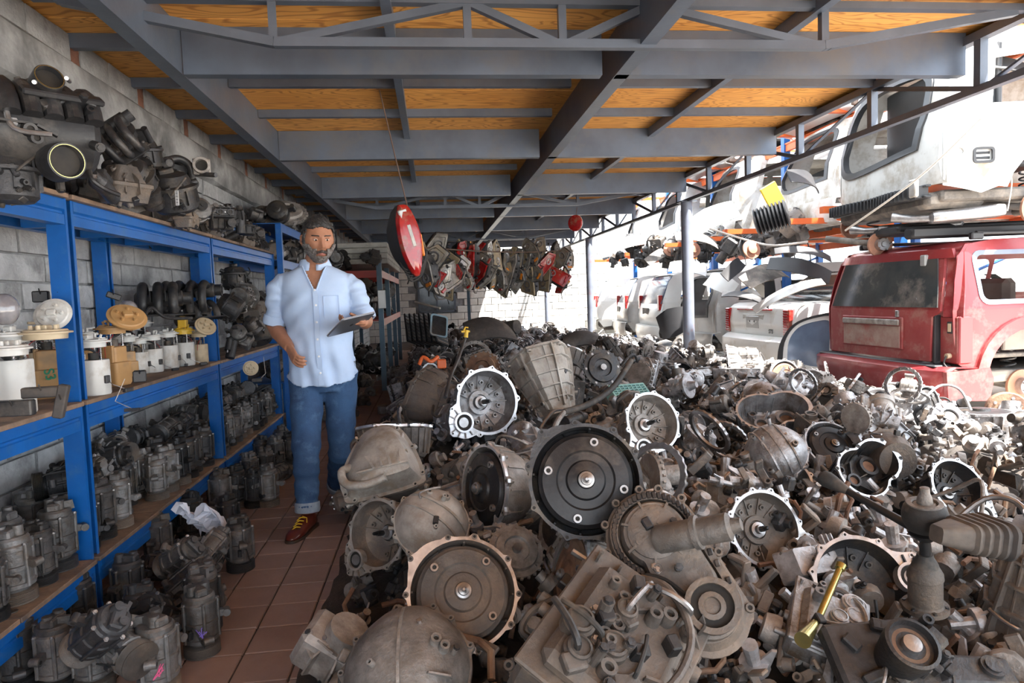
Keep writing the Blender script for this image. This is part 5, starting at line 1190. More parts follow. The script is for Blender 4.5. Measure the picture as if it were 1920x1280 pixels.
# red rack with foam slabs
r4 = thing('red_rack', 'red beamed storage rack with grey blue posts left of the hanging lamps', 'rack', T(-1.0, 12, 0))
def r4p(name, g, ): o = obj(name, g, r4, smooth=0); o.location = (1.0, -12, 0)
for y in (9.6, 11.2, 12.8, 14.4):
    for x in (-.72, -1.5): g = G('rack_grey_blue'); g.box((x, y, .93), (.07, .05, 1.86)); r4p('post', g)
    g = G('red_rack'); g.box((-1.1, y, 1.62), (.8, .03, .1)); r4p('beam', g)
for z in (1.62, .95):
    for x in (-.7, -1.5): g = G('red_rack'); g.box((x, 12.0, z), (.03, 4.8, .1)); r4p('beam', g)
    g = G('red_rack'); g.box((-1.1, 12.0, z + .03), (.8, 4.8, .02)); r4p('deck', g)
for k in range(4):
    g = G('foam_white'); g.box((-1.05 + rs.uniform(-.03, .03), 11.5, 1.80 + k * .075), (.95, 3.6, .07), None, .008); obj('foam_slab', g, label=f'white ridged foam slab on the red rack, {ORD[k]} from the bottom of the stack', cat='slab', group='foam slabs on the red rack')
for z in (.2, .98, 1.3): fill_shelf(9.7, 14.2, -1.4, -.8, z, 18, f'stored on the red rack at {["floor level", "the lower deck", "the second layer"][[.2, .98, 1.3].index(z)]}', 'parts on the red rack', .9, 1.3)
fill_shelf(9.3, 9.9, -1.3, -.7, 1.74, 5, 'on the front end of the red rack top', 'parts on top of the red rack', .8, 1.0)
g = G('paint_silver'); g.box((0, 0, 0), (.11, .02, .26), T(-.70, 9.56, 1.27), .01); obj('junction_box', g, label='small grey metal plate fixed to the rack post by the red rack', cat='box')
# floor clutter along the left beyond the man
r6 = random.Random(8)
for k in range(44):
    y = r6.uniform(7.0, 13); x = -1.15 + r6.uniform(-.25, .28) - (0 if y > 8 else .1); i = r6.randrange(4); s_ = r6.uniform(.5, .95)
    thing('engine_part', f"{['dark', 'beige', 'brown', 'silver'][i]} casting on the floor beyond the man, {ORD[k % 20]} along the aisle{['', ', outer row', ', inner row'][k // 20]}", 'engine part', T(x, y, .075 * s_) @ RZ(r6.uniform(0, 6)) @ RX(r6.uniform(0, 1)), 'parts along the left of the aisle', lump[i], s_)
g = G('foam_white'); g.cyl(tuple(atY(778, 566, 11)), tuple(atY(825, 578, 10.6)), .018); obj('pipe', g, label='pale plastic pipe leaning below the back window', cat='pipe')
# ================================================================== THE PILE OF GEARBOXES
HEROES = []       # (x, y, radius) keep-out for the scatter
def hero(parts, name, label, cat, px, py, Y, d, roll=0.0, s_=1.0, up=(0, 0, 1), keep=.2):
    p = atY(px, py, Y); HEROES.append((p.x, p.y, keep, px, py, label)); return thing(name, label, cat, T(*p) @ frame(d, up, roll), None, bake(parts), s_)
hero(gearbox_bell(3, m='cast_silver', face='machined'), 'gearbox', 'clean silver gearbox with open bell facing the camera, left of centre', 'gearbox', 915, 752, 4.0, (.35, -.9, .18), 2.2, 1.2, keep=.45)
hero(automatic(2, m='cast_brown', conv='rust'), 'gearbox', 'dark brown gearbox lying behind the clean silver open bell', 'gearbox', 792, 742, 4.55, (-.55, .35, .15), .3, 1.15, keep=.3)
hero(automatic(4, m='cast_dark', conv='black_steel'), 'automatic_gearbox', 'gearbox with big black round torque converter facing the camera', 'gearbox', 1098, 900, 2.02, (-.12, -.93, .33), .9, 1.0, keep=.3)
hero(transfer_case(1, 'cast_brown'), 'transfer_case', 'tan transfer case with exposed black chain, right of the torque converter', 'transfer case', 1225, 1010, 1.86, (-.22, -.80, .55), .22, 1.08, keep=.3)
hero(automatic(7, m='cast_brown', conv='cast_brown', L_=.34), 'automatic_gearbox', 'gearbox with brown dished torque converter in a dark flange, lower centre', 'gearbox', 868, 1110, 2.1, (.05, -.82, .56), .4, 1.0, keep=.28)
hero(dome_cover(2, .19, 'cast_beige', 1), 'bell_housing', 'domed grey bell housing with one long rib at the bottom', 'bell housing', 765, 1262, 1.85, (-.12, -.55, .82), .15, .95, keep=.25)
hero(block_case(3, 'cast_brown', 'cast_brown', n=60), 'gearbox', 'blocky dusty dark gearbox with round caps at bottom centre', 'gearbox', 1160, 1205, 1.55, (.22, -.55, .80), .55, 1.12, keep=.3)
hero(gearbox_bell(8, m='cast_beige', face='machined', R=.15, depth=.09), 'gearbox', 'grey gearbox with shallow open bell and central shaft, right of transfer case', 'gearbox', 1436, 990, 2.3, (.08, -.90, .40), 4.2, .92, keep=.27)
hero(ribbed_case(1, 'cast_pale'), 'gearbox', 'pale ribbed gearbox cover beside the aisle near the man', 'gearbox', 722, 870, 3.05, (-.15, -.72, .68), .25, 1.0, keep=.25)
hero(cone_case(1, 'cast_pale'), 'gearbox', 'tall faceted beige gearbox case standing wide end up', 'gearbox', 1008, 668, 4.6, (-.22, .50, .84), .2, 1.1, keep=.3)
hero(automatic(5, m='cast_beige', conv='black_steel'), 'automatic_gearbox', 'gearbox on its side with torque converter edge showing, left of the black converter', 'gearbox', 905, 915, 2.75, (-.86, -.42, .18), .7, 1.02, keep=.28)
hero(gearbox_bell(12, m='cast_brown', face='cast_beige'), 'gearbox', 'rusty brown gearbox with round side bore at the aisle edge', 'gearbox', 705, 1000, 2.75, (-.55, -.75, .25), 1.1, .85, keep=.22)
hero(dome_cover(5, .16, 'cast_pale', 2), 'gearbox_cover', 'beige webbed gearbox cover above the brown torque converter', 'gearbox cover', 810, 985, 2.6, (.05, -.65, .75), .9, .9, keep=.22)
hero(open_pan(1), 'gearbox_housing', 'open oval silver housing with deep webbed inside', 'housing', 1430, 770, 3.75, (-.18, -.52, .82), .1, 1.15, keep=.28)
hero(open_pan(4, 'cast_dark'), 'gearbox_housing', 'open dark housing with bright bolted rim, right of the shift lever', 'housing', 1620, 885, 2.75, (.05, -.75, .62), .3, .9, keep=.22)
hero(gearbox_bell(15, m='cast_silver'), 'gearbox', 'bright sunlit open bell near the right edge', 'gearbox', 1785, 835, 3.45, (-.1, -.78, .6), 1.5, 1.1, keep=.26)
hero(gearbox_bell(16, m='cast_dark', R=.16), 'gearbox', 'black open bell with jagged bright flange behind the air duct', 'gearbox', 1800, 915, 2.55, (.1, -.8, .5), 2.9, .8, keep=.2)
hero(cone_case(3, 'cast_silver'), 'gearbox', 'silver case standing upright by the red car wheel arch', 'gearbox', 1838, 770, 3.9, (.0, .05, 1), .2, .95, keep=.22)
hero(gearbox_bell(20, m='cast_dark', R=.16, depth=.1), 'gearbox', 'black hollow bell housing with bright rim, lower right', 'gearbox', 1618, 1095, 1.95, (-.1, -.82, .52), .7, .95, keep=.2)
hero(gearbox_bell(23, m='cast_beige', R=.15), 'gearbox', 'grey bell flange with dark hollow behind the shift lever', 'gearbox', 1468, 905, 2.95, (-.2, -.75, .6), 3.5, .9, keep=.2)
hero(cone_case(6, 'cast_brown'), 'gearbox', 'tall brown gearbox standing on end at the right frame edge', 'gearbox', 1958, 1225, 1.72, (.05, .1, -1), .4, .92, keep=.2)
hero(block_case(9, 'cast_silver', 'cast_silver', .26, .22, .14, 26), 'valve_body', 'silver cast valve body with pipes and connectors, lower right', 'valve body', 1555, 1165, 1.75, (.1, -.45, .88), .8, .9, keep=.2)
hero(automatic(11, m='cast_beige', conv='rust', L_=.3), 'gearbox', 'grey gearbox with upright stud below the black torque converter', 'gearbox', 1065, 1080, 2.25, (-.9, -.1, .3), .2, .9, keep=.22)
hero(gearbox_bell(27, m='cast_pale', lobe=2), 'gearbox', 'spiky pale gearbox full of bosses right of the black converter', 'gearbox', 1365, 905, 2.95, (.2, .2, .95), .2, 1.0, keep=.25)
hero(clutch_cover(2, 'rust'), 'clutch_disc', 'rusty brown clutch disc behind the silver open bell', 'clutch', 905, 692, 4.9, (-.3, -.85, .35), 0, 1.0, keep=.16)
hero(clutch_cover(3, 'cast_dark'), 'clutch_disc', 'dark round clutch drum above the long black hose', 'clutch', 1128, 690, 5.0, (.1, -.9, .3), 0, 1.15, keep=.18)
hero(ring_gear(1, 'cast_beige'), 'ring_gear', 'curved toothed ring standing up behind the silver open bell', 'gear', 890, 672, 5.2, (-.1, -.95, .2), 0, .9, keep=.12)
hero(gearbox_bell(31, m='cast_brown', lobe=1), 'gearbox', 'rust brown gearbox case above the long black hose', 'gearbox', 1065, 665, 5.6, (.3, .5, .8), .5, 1.0, keep=.26)
hero(gearbox_bell(33, m='cast_beige', R=.16), 'gearbox', 'round slotted bell housing behind the black torque converter, right', 'gearbox', 1225, 790, 3.3, (.25, -.88, .35), .5, .95, keep=.24)
hero(dome_cover(8, .17, 'cast_silver', 3), 'gearbox_cover', 'big silver domed cover left of the open dark housing', 'gearbox cover', 1455, 850, 3.05, (-.4, -.65, .7), .6, .85, keep=.22)
hero(open_pan(6, 'cast_brown'), 'gearbox_housing', 'brown housing beside the aisle behind the pale ribbed cover', 'housing', 760, 800, 3.5, (0, .3, .95), .3, 1.0, keep=.2)
# CV joint with boot
def cv_joint():
    P = []; b = G('cast_brown'); b.lathe([(.09, 0), (.09, .018), (.072, .022), (.066, .03), (.066, .14), (.07, .144), (.068, .165), (.060, .18), (.05, .20)], 34)
    for k in range(6): b.bolt((.079 * math.cos(k * 1.047), .079 * math.sin(k * 1.047), .018), (0, 0, 1), .008, .008, 'cast_dark'); b.m('cast_brown')
    P.append(('hub_housing', b, [])); r_ = G('rubber'); r_.lathe([(.055, .18), (.05, .205), (.043, .22), (.034, .235), (.03, .25)], 28); P.append(('seal', r_, []))
    s_ = G('black_steel'); s_.cyl((0, 0, .24), (0, 0, .33), .021, .021, 20); s_.lathe([(.03, .315), (.04, .325), (.062, .34), (.066, .35), (.05, .356)], 30); P.append(('shaft', s_, []))
    o = G('rubber'); o.lathe([(.04, .352), (.068, .365), (.084, .40), (.087, .43), (.08, .46), (.066, .475)], 36); P.append(('boot', o, []))
    c = G('cast_beige'); c.lathe([(.067, .472), (.068, .48), (.05, .482), (.045, .474), (.03, .478), (.028, .50), (.024, .512), (.02, .52), (.018, .545), (.008, .548)], 28); P.append(('joint_cup', c, [])); return P
p = atY(1735, 1140, 1.72); thing('cv_joint', 'dusty drive joint with black rubber boot standing on its flange, right', 'drive joint', T(*p) @ frame((-.09, -.10, 1)), None, bake(cv_joint()), .66); HEROES.append((p.x, p.y, .12, 1720, 1000, 'x'))
# shift lever
g = G('black_steel'); A, B_ = atY(1562, 905, 2.05), atY(1705, 985, 1.85); pts = [A.lerp(B_, t) for t in (0, .3, .6, .8, 1)]; g.tube([tuple(q) for q in pts], [.011, .011, .0125, .013, .014], 12)
lv = obj('shift_lever', g, label='black gear lever with round knob leaning left of the drive joint', cat='lever'); k_ = G('rubber'); d = (A - B_).normalized(); k_.lathe([(.012, -.05), (.017, -.03), (.024, 0), (.027, .02), (.024, .038), (.012, .048)], 24, T(*A) @ frame(d)); obj('knob', k_, lv)
# ribbed air duct
P = []; g = G('boot_dusty')
o = [(x, y) for x, y in rrect(.15, .10, .03, 6)]; p = atY(1788, 1002, 1.58); HEROES.append((p.x + .05, p.y, .2, 1, 1, 'x')); X = T(*p) @ frame((.93, .05, -.12), (0, 0, 1)) @ Matrix.Scale(.86, 4)
rings = []
for k in range(24):
    z = k * .0068; s_ = (.72 + .014 * k) + (.13 if (k > 3 and k % 4 in (0, 1)) else 0)
    rings.append([(x * s_, y * s_, z) for x, y in o])
rings = [[(x * .35, y * .5, -.06) for x, y in o], [(x * .5, y * .6, -.035) for x, y in o]] + rings
g.loft(rings, X); ad = obj('air_duct', g, label='black rubber air duct with stepped ribs right of the drive joint', cat='duct')
# ring carrier bottom right
g = G('cast_dark'); p = atY(1712, 1205, 1.48); X = T(*p) @ frame((-.02, -.62, .78)); g.lathe([(.045, -.20), (.05, -.12), (.062, -.04), (.064, 0), (.056, .002), (.052, -.014)], 36, X); g.m('rust'); g.lathe([(.052, -.015), (.035, -.013), (.03, -.02)], 30, X); g.m('steel'); g.lathe([(.024, -.02), (.022, .0), (.008, .002)], 24, X)
bc = obj('bearing_housing', g, label='round dark bearing housing with bright ring at bottom right', cat='bearing'); HEROES.append((p.x, p.y, .12, 1712, 1200, 'x'))
g = G('cast_dark'); g.box((0, 0, -.13), (.30, .22, .05), X, .01); g.box((.05, -.02, -.09), (.2, .06, .03), X @ RZ(.5), .01); r_ = random.Random(2); g2 = G('cast_dark'); clutter(g2, r_, 16, lambda: ((r_.uniform(-.14, .14), r_.uniform(-.1, .1), -.105), (0, 0, 1)), 1.0); g.add(g2, X); obj('base_casting', g, bc)
p = atY(1835, 1250, 1.5); g = G('cast_dark'); X = T(*p) @ frame((0, -.5, .85)); g.box((0, 0, -.03), (.2, .09, .04), X @ RZ(-.15), .015); g.lathe([(.03, -.01), (.028, 0), (.02, 0), (.02, .006), (.01, .006)], 26, X @ T(.04, .0, 0)); obj('engine_mount', g, label='dark cast arm with round bushing at the bottom right corner', cat='mount')
# brass tube and funnel
g = G('brass'); A, B_, C_ = atY(1577, 1060, 1.78), atY(1532, 1165, 1.70), atY(1505, 1200, 1.62); g.cyl(tuple(A), tuple(B_), .009, .010, 16); g.cyl(tuple(A + (A - B_).normalized() * .004), tuple(A + (A - B_).normalized() * -.012), .015, .014, 16); g.cyl(tuple(B_), tuple(C_), .010, .022, 16); bt = obj('filler_tube', g, label='shiny brass filler tube with flared foot, lower right', cat='tube')
# trapezoid bracket, black long hose, dipstick
g = G('cast_silver'); p = atY(1512, 1060, 2.1); X = T(*p) @ frame((.1, -.75, .6)); g.loft([[(x * 1.1, y, 0) for x, y in rrect(.20, .11, .01)], [(x * .75, y * .8, .07) for x, y in rrect(.20, .11, .01)]], X)
for k in range(3): g.box((.075 + k * .018, .06, .03), (.007, .05, .02), X, .002)
obj('mount_bracket', g, label='silver trapezoid mounting bracket beside the black hollow bell', cat='bracket')
g = G('rubber'); P_ = [atY(1183, 676, 3.9), atY(1150, 725, 3.7), atY(1105, 757, 3.5), atY(1058, 772, 3.4)]; g.tube([tuple(v) for v in bez(P_, 7)], .017, 14); g.m('cast_beige'); g.tube([tuple(v) for v in bez([P_[3], atY(1045, 790, 3.35), atY(1035, 815, 3.3)], 4)], .014, 10); obj('rubber_hose', g, label='long curved black hose pointing up right of the beige tall case', cat='hose')
g = G('cast_dark'); g.tube([tuple(v) for v in bez([atY(872, 635, 4.7), atY(858, 675, 4.4), atY(845, 705, 4.1), atY(835, 745, 3.9)], 6)], .011, 10)
dp = obj('dipstick_tube', g, label='dark dipstick tube with yellow handle rising behind the open bell', cat='tube'); g = G('plastic_yellow'); p = atY(873, 624, 4.72); g.cyl(tuple(p + Vector((0, 0, -.03))), tuple(p + Vector((0.01, 0, .02))), .016, .012); g.box(tuple(p + Vector((0, 0, .01))), (.06, .012, .014), None, .003); g.tube([tuple(p + Vector((-.015, 0, .01))), tuple(p + Vector((.0, 0, .04))), tuple(p + Vector((.02, 0, .035)))], .006, 6); obj('handle', g, dp, label='yellow handle')
# orange plastic part, blue-white wheel rims, can
g = G('orange_paint'); p = atY(800, 683, 4.6); g.tube([tuple(v) for v in bez([p + Vector((-.05, 0, 0)), p + Vector((-.02, 0, .05)), p + Vector((.03, -.02, .02)), p + Vector((.08, 0, .05))], 5)], .013, 8); g.box(tuple(p + Vector((.1, 0, .0))), (.06, .05, .06), RZ(0), .006); obj('plastic_connector', g, label='bright orange plastic connector on the brown gearbox', cat='connector')
for k in range(3):
    g = G('light_blue_rim'); p = atY(733, 792, 3.95); z = .12 + k * .05; g.lathe([(.155, z), (.165, z + .006), (.158, z + .02), (.158, z + .03), (.168, z + .044), (.155, z + .046), (.14, z + .02), (.15, z)], 40, T(p.x + .1 - k * .02, p.y, 0), False); obj('steel_ring', g, label=f'pale blue steel ring on the floor beside the pile, {ORD[k]} from the bottom', cat='ring', group='pale blue rings')
g = G('cast_silver'); p = atZ(718, 775, 0); g.lathe([(.055, 0), (.06, .01), (.06, .08), (.05, .09)], 24, T(p.x, p.y, 0.004)); clutter(g, random.Random(1), 6, lambda: ((rs.uniform(-.03, .03), rs.uniform(-.03, .03), .088), (0, 0, 1)), .8)
obj('oil_filter', G('cast_silver') if False else g, label='small grey metal canister standing alone on the aisle tiles', cat='canister')
# teal crate and blue caps
g = G('teal_crate'); p = atY(1185, 738, 4.3); X = T(*p) @ frame((.1, -.5, .85))
for a in range(9): g.box((-.12 + a * .03, 0, 0), (.006, .18, .008), X); g.box((0, -.09 + a * .0225, 0), (.25, .006, .008), X)
for s_ in (-1, 1): g.box((s_ * .125, 0, -.04), (.008, .19, .09), X); g.box((0, s_ * .095, -.04), (.25, .008, .09), X)
obj('plastic_crate', g, label='pale green mesh plastic crate in the pile', cat='crate', smooth=0)
g = G('paper')
# ---------------------------------------------------------------- bed of the pile
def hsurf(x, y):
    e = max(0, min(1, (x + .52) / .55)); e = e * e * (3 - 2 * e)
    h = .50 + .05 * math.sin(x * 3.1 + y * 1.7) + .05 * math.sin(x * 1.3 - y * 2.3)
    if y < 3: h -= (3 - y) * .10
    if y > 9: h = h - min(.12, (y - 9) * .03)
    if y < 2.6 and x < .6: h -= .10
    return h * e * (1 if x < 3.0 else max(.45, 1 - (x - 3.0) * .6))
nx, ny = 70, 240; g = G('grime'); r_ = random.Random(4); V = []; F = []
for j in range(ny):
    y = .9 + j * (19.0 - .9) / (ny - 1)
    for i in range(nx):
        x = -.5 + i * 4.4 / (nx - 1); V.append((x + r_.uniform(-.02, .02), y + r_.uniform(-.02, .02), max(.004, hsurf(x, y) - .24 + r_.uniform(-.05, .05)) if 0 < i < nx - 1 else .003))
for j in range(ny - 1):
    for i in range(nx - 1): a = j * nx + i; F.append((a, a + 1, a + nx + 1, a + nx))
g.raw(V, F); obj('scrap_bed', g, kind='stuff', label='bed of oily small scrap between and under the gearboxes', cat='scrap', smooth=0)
# fine scrap: small castings, bolts and brackets in the gaps, joined
r_ = random.Random(19); bits = []
for k in range(14):
    b = G(['cast_beige', 'cast_brown', 'cast_silver', 'cast_dark', 'rust'][k % 5]); rr = random.Random(k); q = k % 5
    if q == 0: b.lathe([(.03, -.02), (.034, 0), (.034, .014), (.018, .016), (.018, .04), (.01, .04)], 12)
    elif q == 1: b.box((0, 0, 0), (.09, .03, .012), None, .003); b.boss((.03, 0, .006), (0, 0, 1), .014, .02); b.box((-.04, 0, .03), (.012, .03, .06), None, .003)
    elif q == 2: b.cyl((-.06, 0, 0), (.06, 0, 0), .012, .016, 10); b.lathe([(.03, -.01), (.03, .01)], 12, RY(PI / 2)); b.fin([(0, 0, 0), (.05, 0, .04), (.05, .0, .05), (0, 0, .03)], .006)
    elif q == 3: b.box((0, 0, 0), (.06, .05, .04), None, .008); b.boss((0, 0, .02), (0, 0, 1), .016, .02); b.boss((0, .025, 0), (0, 1, 0), .012, .02); b.bolt((.02, -.025, 0), (0, -1, 0), .008, .014)
    else: b.tube([(-.06, 0, 0), (-.02, .02, .02), (.02, 0, .03), (.06, -.02, 0)], .008, 7)
    bits.append(b)
sm = G('cast_beige')
for k in range(3000):
    y = 1.4 + 8.5 * r_.random() ** 1.6; x = r_.uniform(-.42, min(3.8, 1.7 + (y - 1.5) * .8)); z = max(.03, hsurf(x, y) - .22 + r_.uniform(-.02, .13))
    sm.add(r_.choice(bits), T(x, y, z) @ frame((r_.uniform(-1, 1), r_.uniform(-1, 1), r_.uniform(-.3, 1)), (0, 0, 1), r_.uniform(0, 6)) @ Matrix.Scale(r_.uniform(.8, 1.5), 4))
obj('small_scrap', sm, kind='stuff', label='loose small castings, bolts and brackets between the gearboxes', cat='scrap')
# ---------------------------------------------------------------- scattered gearboxes
tints = ['cast_silver', 'cast_beige', 'cast_brown', 'cast_silver', 'cast_dark', 'cast_silver']
TN = {'cast_beige': 'dusty grey', 'cast_silver': 'silver', 'cast_brown': 'brown', 'cast_dark': 'dark'}
VAR = []
for k in range(6): VAR.append(('gearbox', 'open-bell gearbox', tints[k], gearbox_bell(40 + k, m=tints[k], lobe=k % 3, R=.15, face='machined' if k % 2 else tints[k])))
for k in range(3): VAR.append(('automatic_gearbox', 'torque-converter gearbox', tints[k], automatic(50 + k, m=tints[k], conv=('black_steel', 'rust', 'cast_dark')[k])))
VAR.append(('gearbox', 'conical gearbox', tints[1], cone_case(60, tints[1])))
VAR.append(('transfer_case', 'transfer case', 'cast_beige', transfer_case(70, 'cast_beige')))
VAR.append(('gearbox_cover', 'domed cover', tints[2], dome_cover(80, .14, tints[2])))
for k in range(3): VAR.append(('gearbox', 'spiked gearbox', tints[k + 1], gearbox_bell(140 + k, m=tints[k + 1], lobe=2, R=.13, depth=.1)))
VAR.append(('gearbox', 'ribbed gearbox', 'cast_silver', ribbed_case(91, 'cast_silver')))
for k in range(3): VAR.append(('valve_body', 'blocky valve body', tints[k + 1], block_case(95 + k, tints[k + 1], 'cast_beige', .26, .2, .16, 22)))
VAR.append(('gearbox_housing', 'open housing', 'cast_silver', open_pan(99)))
for k in range(2): VAR.append(('cylinder_head', 'cylinder head', tints[k], cylinder_head(100 + k, tints[k])))
VAR.append(('differential', 'differential', 'cast_brown', differential(110)))
for k in range(4): VAR.append(('engine_part', 'engine casting', tints[k], engine_lump(120 + k, tints[k])))
VB = [(n, l, t, bake(p)) for n, l, t, p in VAR]
def merged(parts):
    g = G(parts[0][1].mats[0])
    for p in parts: g.add(p[1])
    return g
VM = [merged(p).mesh(n) for n, l, t, p in VAR]
small = [bake(alternator(9, 'cast_beige')), bake(starter(1)), bake(engine_lump(3, 'cast_silver')), bake(ring_gear(2)), bake(clutch_cover(5, 'cast_beige'))]
LM = [('the column', 3.2, 8.3), ('the red car', 4.0, 5.8), ('the white saloon', 4.1, 8.4), ('the aisle', -.3, 6), ('the open silver bell', .38, 4.0), ('the black torque converter', .4, 2.0), ('the tall beige case', .7, 4.5), ('the transfer case', .7, 1.8), ('the air duct', 1.6, 1.9), ('the silver hatchback', 3.9, 12.5), ('the man', -.4, 4), ('the second column', 3.2, 13.7), ('the back wall', 1.5, 19), ('the long black hose', .9, 3.7), ('the oval housing', 1.8, 3.75)]
cnt = {}
def lab(kind, tint, x, y, lying):
    d, nm, lx, ly = min(((x - a) ** 2 + (y - b) ** 2, n, a, b) for n, a, b in LM)
    side = ('left of ' if x < lx else 'right of ') if abs(x - lx) > abs(y - ly) * .7 else ('in front of ' if y < ly else 'behind ')
    base = f'{TN.get(tint, "")} {kind} {lying} {side}{nm}'; k = cnt.get(base, 0); cnt[base] = k + 1
    return base if k == 0 else f'{base}, {ORD[min(k, 19)]} nearest'
rp = random.Random(77); placed = []; nbig = 0
def occludes(x, y, z, rad):
    c = Vector((x, y, z - CAMH)); dc = c.length; c.normalize()
    for hx, hy, hr, px, py, *_ in HEROES:
        if px < 5 or hy < y - .05: continue
        r_h = ray(px, py).normalized(); dh = math.hypot(hx, hy)
        if dc < dh and r_h.angle(c) < (hr * .62) / dh + rad * .62 / dc: return True
    return False
def try_place(x, y, rad, layer):
    if occludes(x, y, hsurf(x, y) - .02, rad): return False
    for cx_, cy_ in ((3.2, 8.32), (3.2, 13.72), (3.2, 19.1)):
        if (cx_ - x) ** 2 + (cy_ - y) ** 2 < .09: return False
    for hx, hy, hr, *_ in HEROES:
        if layer == 'top' and (hx - x) ** 2 + (hy - y) ** 2 < (hr + rad * .45) ** 2: return False
    for a, b, c in placed:
        if (a - x) ** 2 + (b - y) ** 2 < (c + rad) ** 2 * .34: return False
    placed.append((x, y, rad)); return True
cand = []
y = 1.55
while y < 19:
    st_ = .205 + max(0, y - 5) * .013; x = -.36
    while x < (2.1 + (y - 1.5) * .75 if y < 3.8 else 3.75):
        cand.append((x + rp.uniform(-.08, .08), y + rp.uniform(-.08, .08))); x += st_
    y += st_
far_stuff = G('cast_beige'); TOTAL = 0
for x, y in cand:
    if y < 2.2 and x > -.1: continue
    rad = .165
    if not try_place(x, y, rad, 'top'): continue
    i = rp.randrange(len(VB)); n, l, t, parts = VB[i]
    h = hsurf(x, y); d = Vector((rp.uniform(-1, 1), rp.uniform(-1.3, .5), rp.uniform(-.2, 1.1))); s_ = rp.uniform(.68, .98)
    if y > 9: s_ *= .9
    X = T(x, y, max(.13, h - .07 + rp.uniform(-.05, .07))) @ frame(d, (0, 0, 1), rp.uniform(0, 6.28))
    if TOTAL < 560:
        lbl = lab(l, t, x, y, rp.choice(('lying', 'tilted', 'resting', 'half buried')))
        if y < 5.6: thing(n, lbl, l.split()[-1], X, 'gearboxes and castings in the pile', parts, s_)
        else:
            o = obj(n, VM[i], None, X @ Matrix.Scale(s_, 4), label=lbl, cat=l.split()[-1], group='gearboxes and castings in the pile')
        TOTAL += 1
    else:
        far_stuff.add(VAR[i][3][0][1], X @ Matrix.Scale(s_, 4))
if far_stuff.V: obj('far_scrap', far_stuff, kind='stuff', label='far end of the pile of gearboxes by the back wall', cat='scrap')
print('PILE', TOTAL, len(far_stuff.V), len(cand))
# second, smaller layer filling gaps
ns = 0
sn = ['alternator', 'starter motor', 'small casting', 'ring gear', 'clutch plate']
for k in range(420):
    y = 1.7 + 13 * (rp.random() ** 1.5); x = rp.uniform(-.35, min(3.7, 1.9 + (y - 1.5) * .8))
    if y < 2.3 and x < 1.8: continue
    if ns >= 260: break
    i = rp.randrange(5); s_ = rp.uniform(.55, 1.0); z = hsurf(x, y) + rp.uniform(-.02, .10)
    if any((hx - x) ** 2 + (hy - y) ** 2 < (hr * .9) ** 2 for hx, hy, hr, *_ in HEROES): continue
    if occludes(x, y, z, .10): continue
    d = Vector((rp.uniform(-1, 1), rp.uniform(-1, 1), rp.uniform(-.5, 1)))
    thing(sn[i].replace(' ', '_'), lab(sn[i], tints[i], x, y, 'wedged'), sn[i].split()[-1], T(x, y, max(.08, z)) @ frame(d, (0, 0, 1), rp.uniform(0, 6)), 'small parts on the pile', small[i], s_); ns += 1
# hoses, wires and pipes strewn over the pile
for k in range(46):
    y = 1.9 + 9 * rp.random() ** 1.4; x = rp.uniform(-.2, min(3.6, 1.8 + (y - 1.5) * .8)); z = hsurf(x, y) + .10; a = rp.uniform(0, 6.28)
    if any((hx - x) ** 2 + (hy - y) ** 2 < (hr * 1.1) ** 2 for hx, hy, hr, *_ in HEROES): continue
    P_ = [Vector((x, y, z - .1)), Vector((x + .08 * math.cos(a), y + .08 * math.sin(a), z + rp.uniform(0, .05))), Vector((x + .17 * math.cos(a + .5), y + .17 * math.sin(a + .5), z + rp.uniform(-.03, .05))), Vector((x + .28 * math.cos(a + .9), y + .25 * math.sin(a + .9), z - .08))]
    mm = rp.choice(('rubber', 'steel', 'cast_dark', 'cast_beige', 'rubber')); g = G(mm); g.tube([tuple(v) for v in bez(P_, 5)], rp.uniform(.005, .012), 8)
    nm = 'rubber_hose' if mm == 'rubber' else 'metal_pipe'
    obj(nm, g, label=lab('hose' if mm == 'rubber' else 'bent pipe', {'steel': 'cast_silver', 'rubber': 'cast_dark'}.get(mm, mm), x, y, 'curving up'), cat=nm.split('_')[1], group='hoses and pipes on the pile')
# flat dark covers and a roller at the far middle
for (px, py, Y, nm, lb, d, s_) in ((912, 628, 7.6, 'cover', 'large dark leather-like cover in the far pile', (.2, -.6, .8), (.55, .35)), (1090, 645, 8.0, 'panel', 'grey flat panel leaning in the far pile', (.1, -.7, .7), (.5, .22))):
    g = G('boot_dusty'); p = atY(px, py, Y); n = 9; X = T(*p) @ frame(d); V = []; F = []
    for zz in (0, .02):
        for a in range(n):
            for b in range(n): u, v = a / (n - 1) - .5, b / (n - 1) - .5; V.append((u * s_[0] * (1 - .3 * v), v * s_[1], .10 * math.cos(u * 2.6) + .04 * math.cos(v * 3) + zz))
    for q in (0, n * n):
        for a in range(n - 1):
            for b in range(n - 1): i = q + a * n + b; F.append((i, i + 1, i + n + 1, i + n))
    per = [b for b in range(n)] + [a * n + n - 1 for a in range(1, n)] + [(n - 1) * n + b for b in range(n - 2, -1, -1)] + [a * n for a in range(n - 2, 0, -1)]
    for i in range(len(per)): a, b = per[i], per[(i + 1) % len(per)]; F.append((a, b, b + n * n, a + n * n))
    g.raw(V, F, X); obj(nm, g, label=lb, cat=nm)
g = G('boot_dusty'); g.cyl(tuple(atY(905, 622, 9.0)), tuple(atY(970, 612, 8.6)), .09, .09, 20); obj('roller', g, label='dark fat roller lying across the far pile', cat='roller')
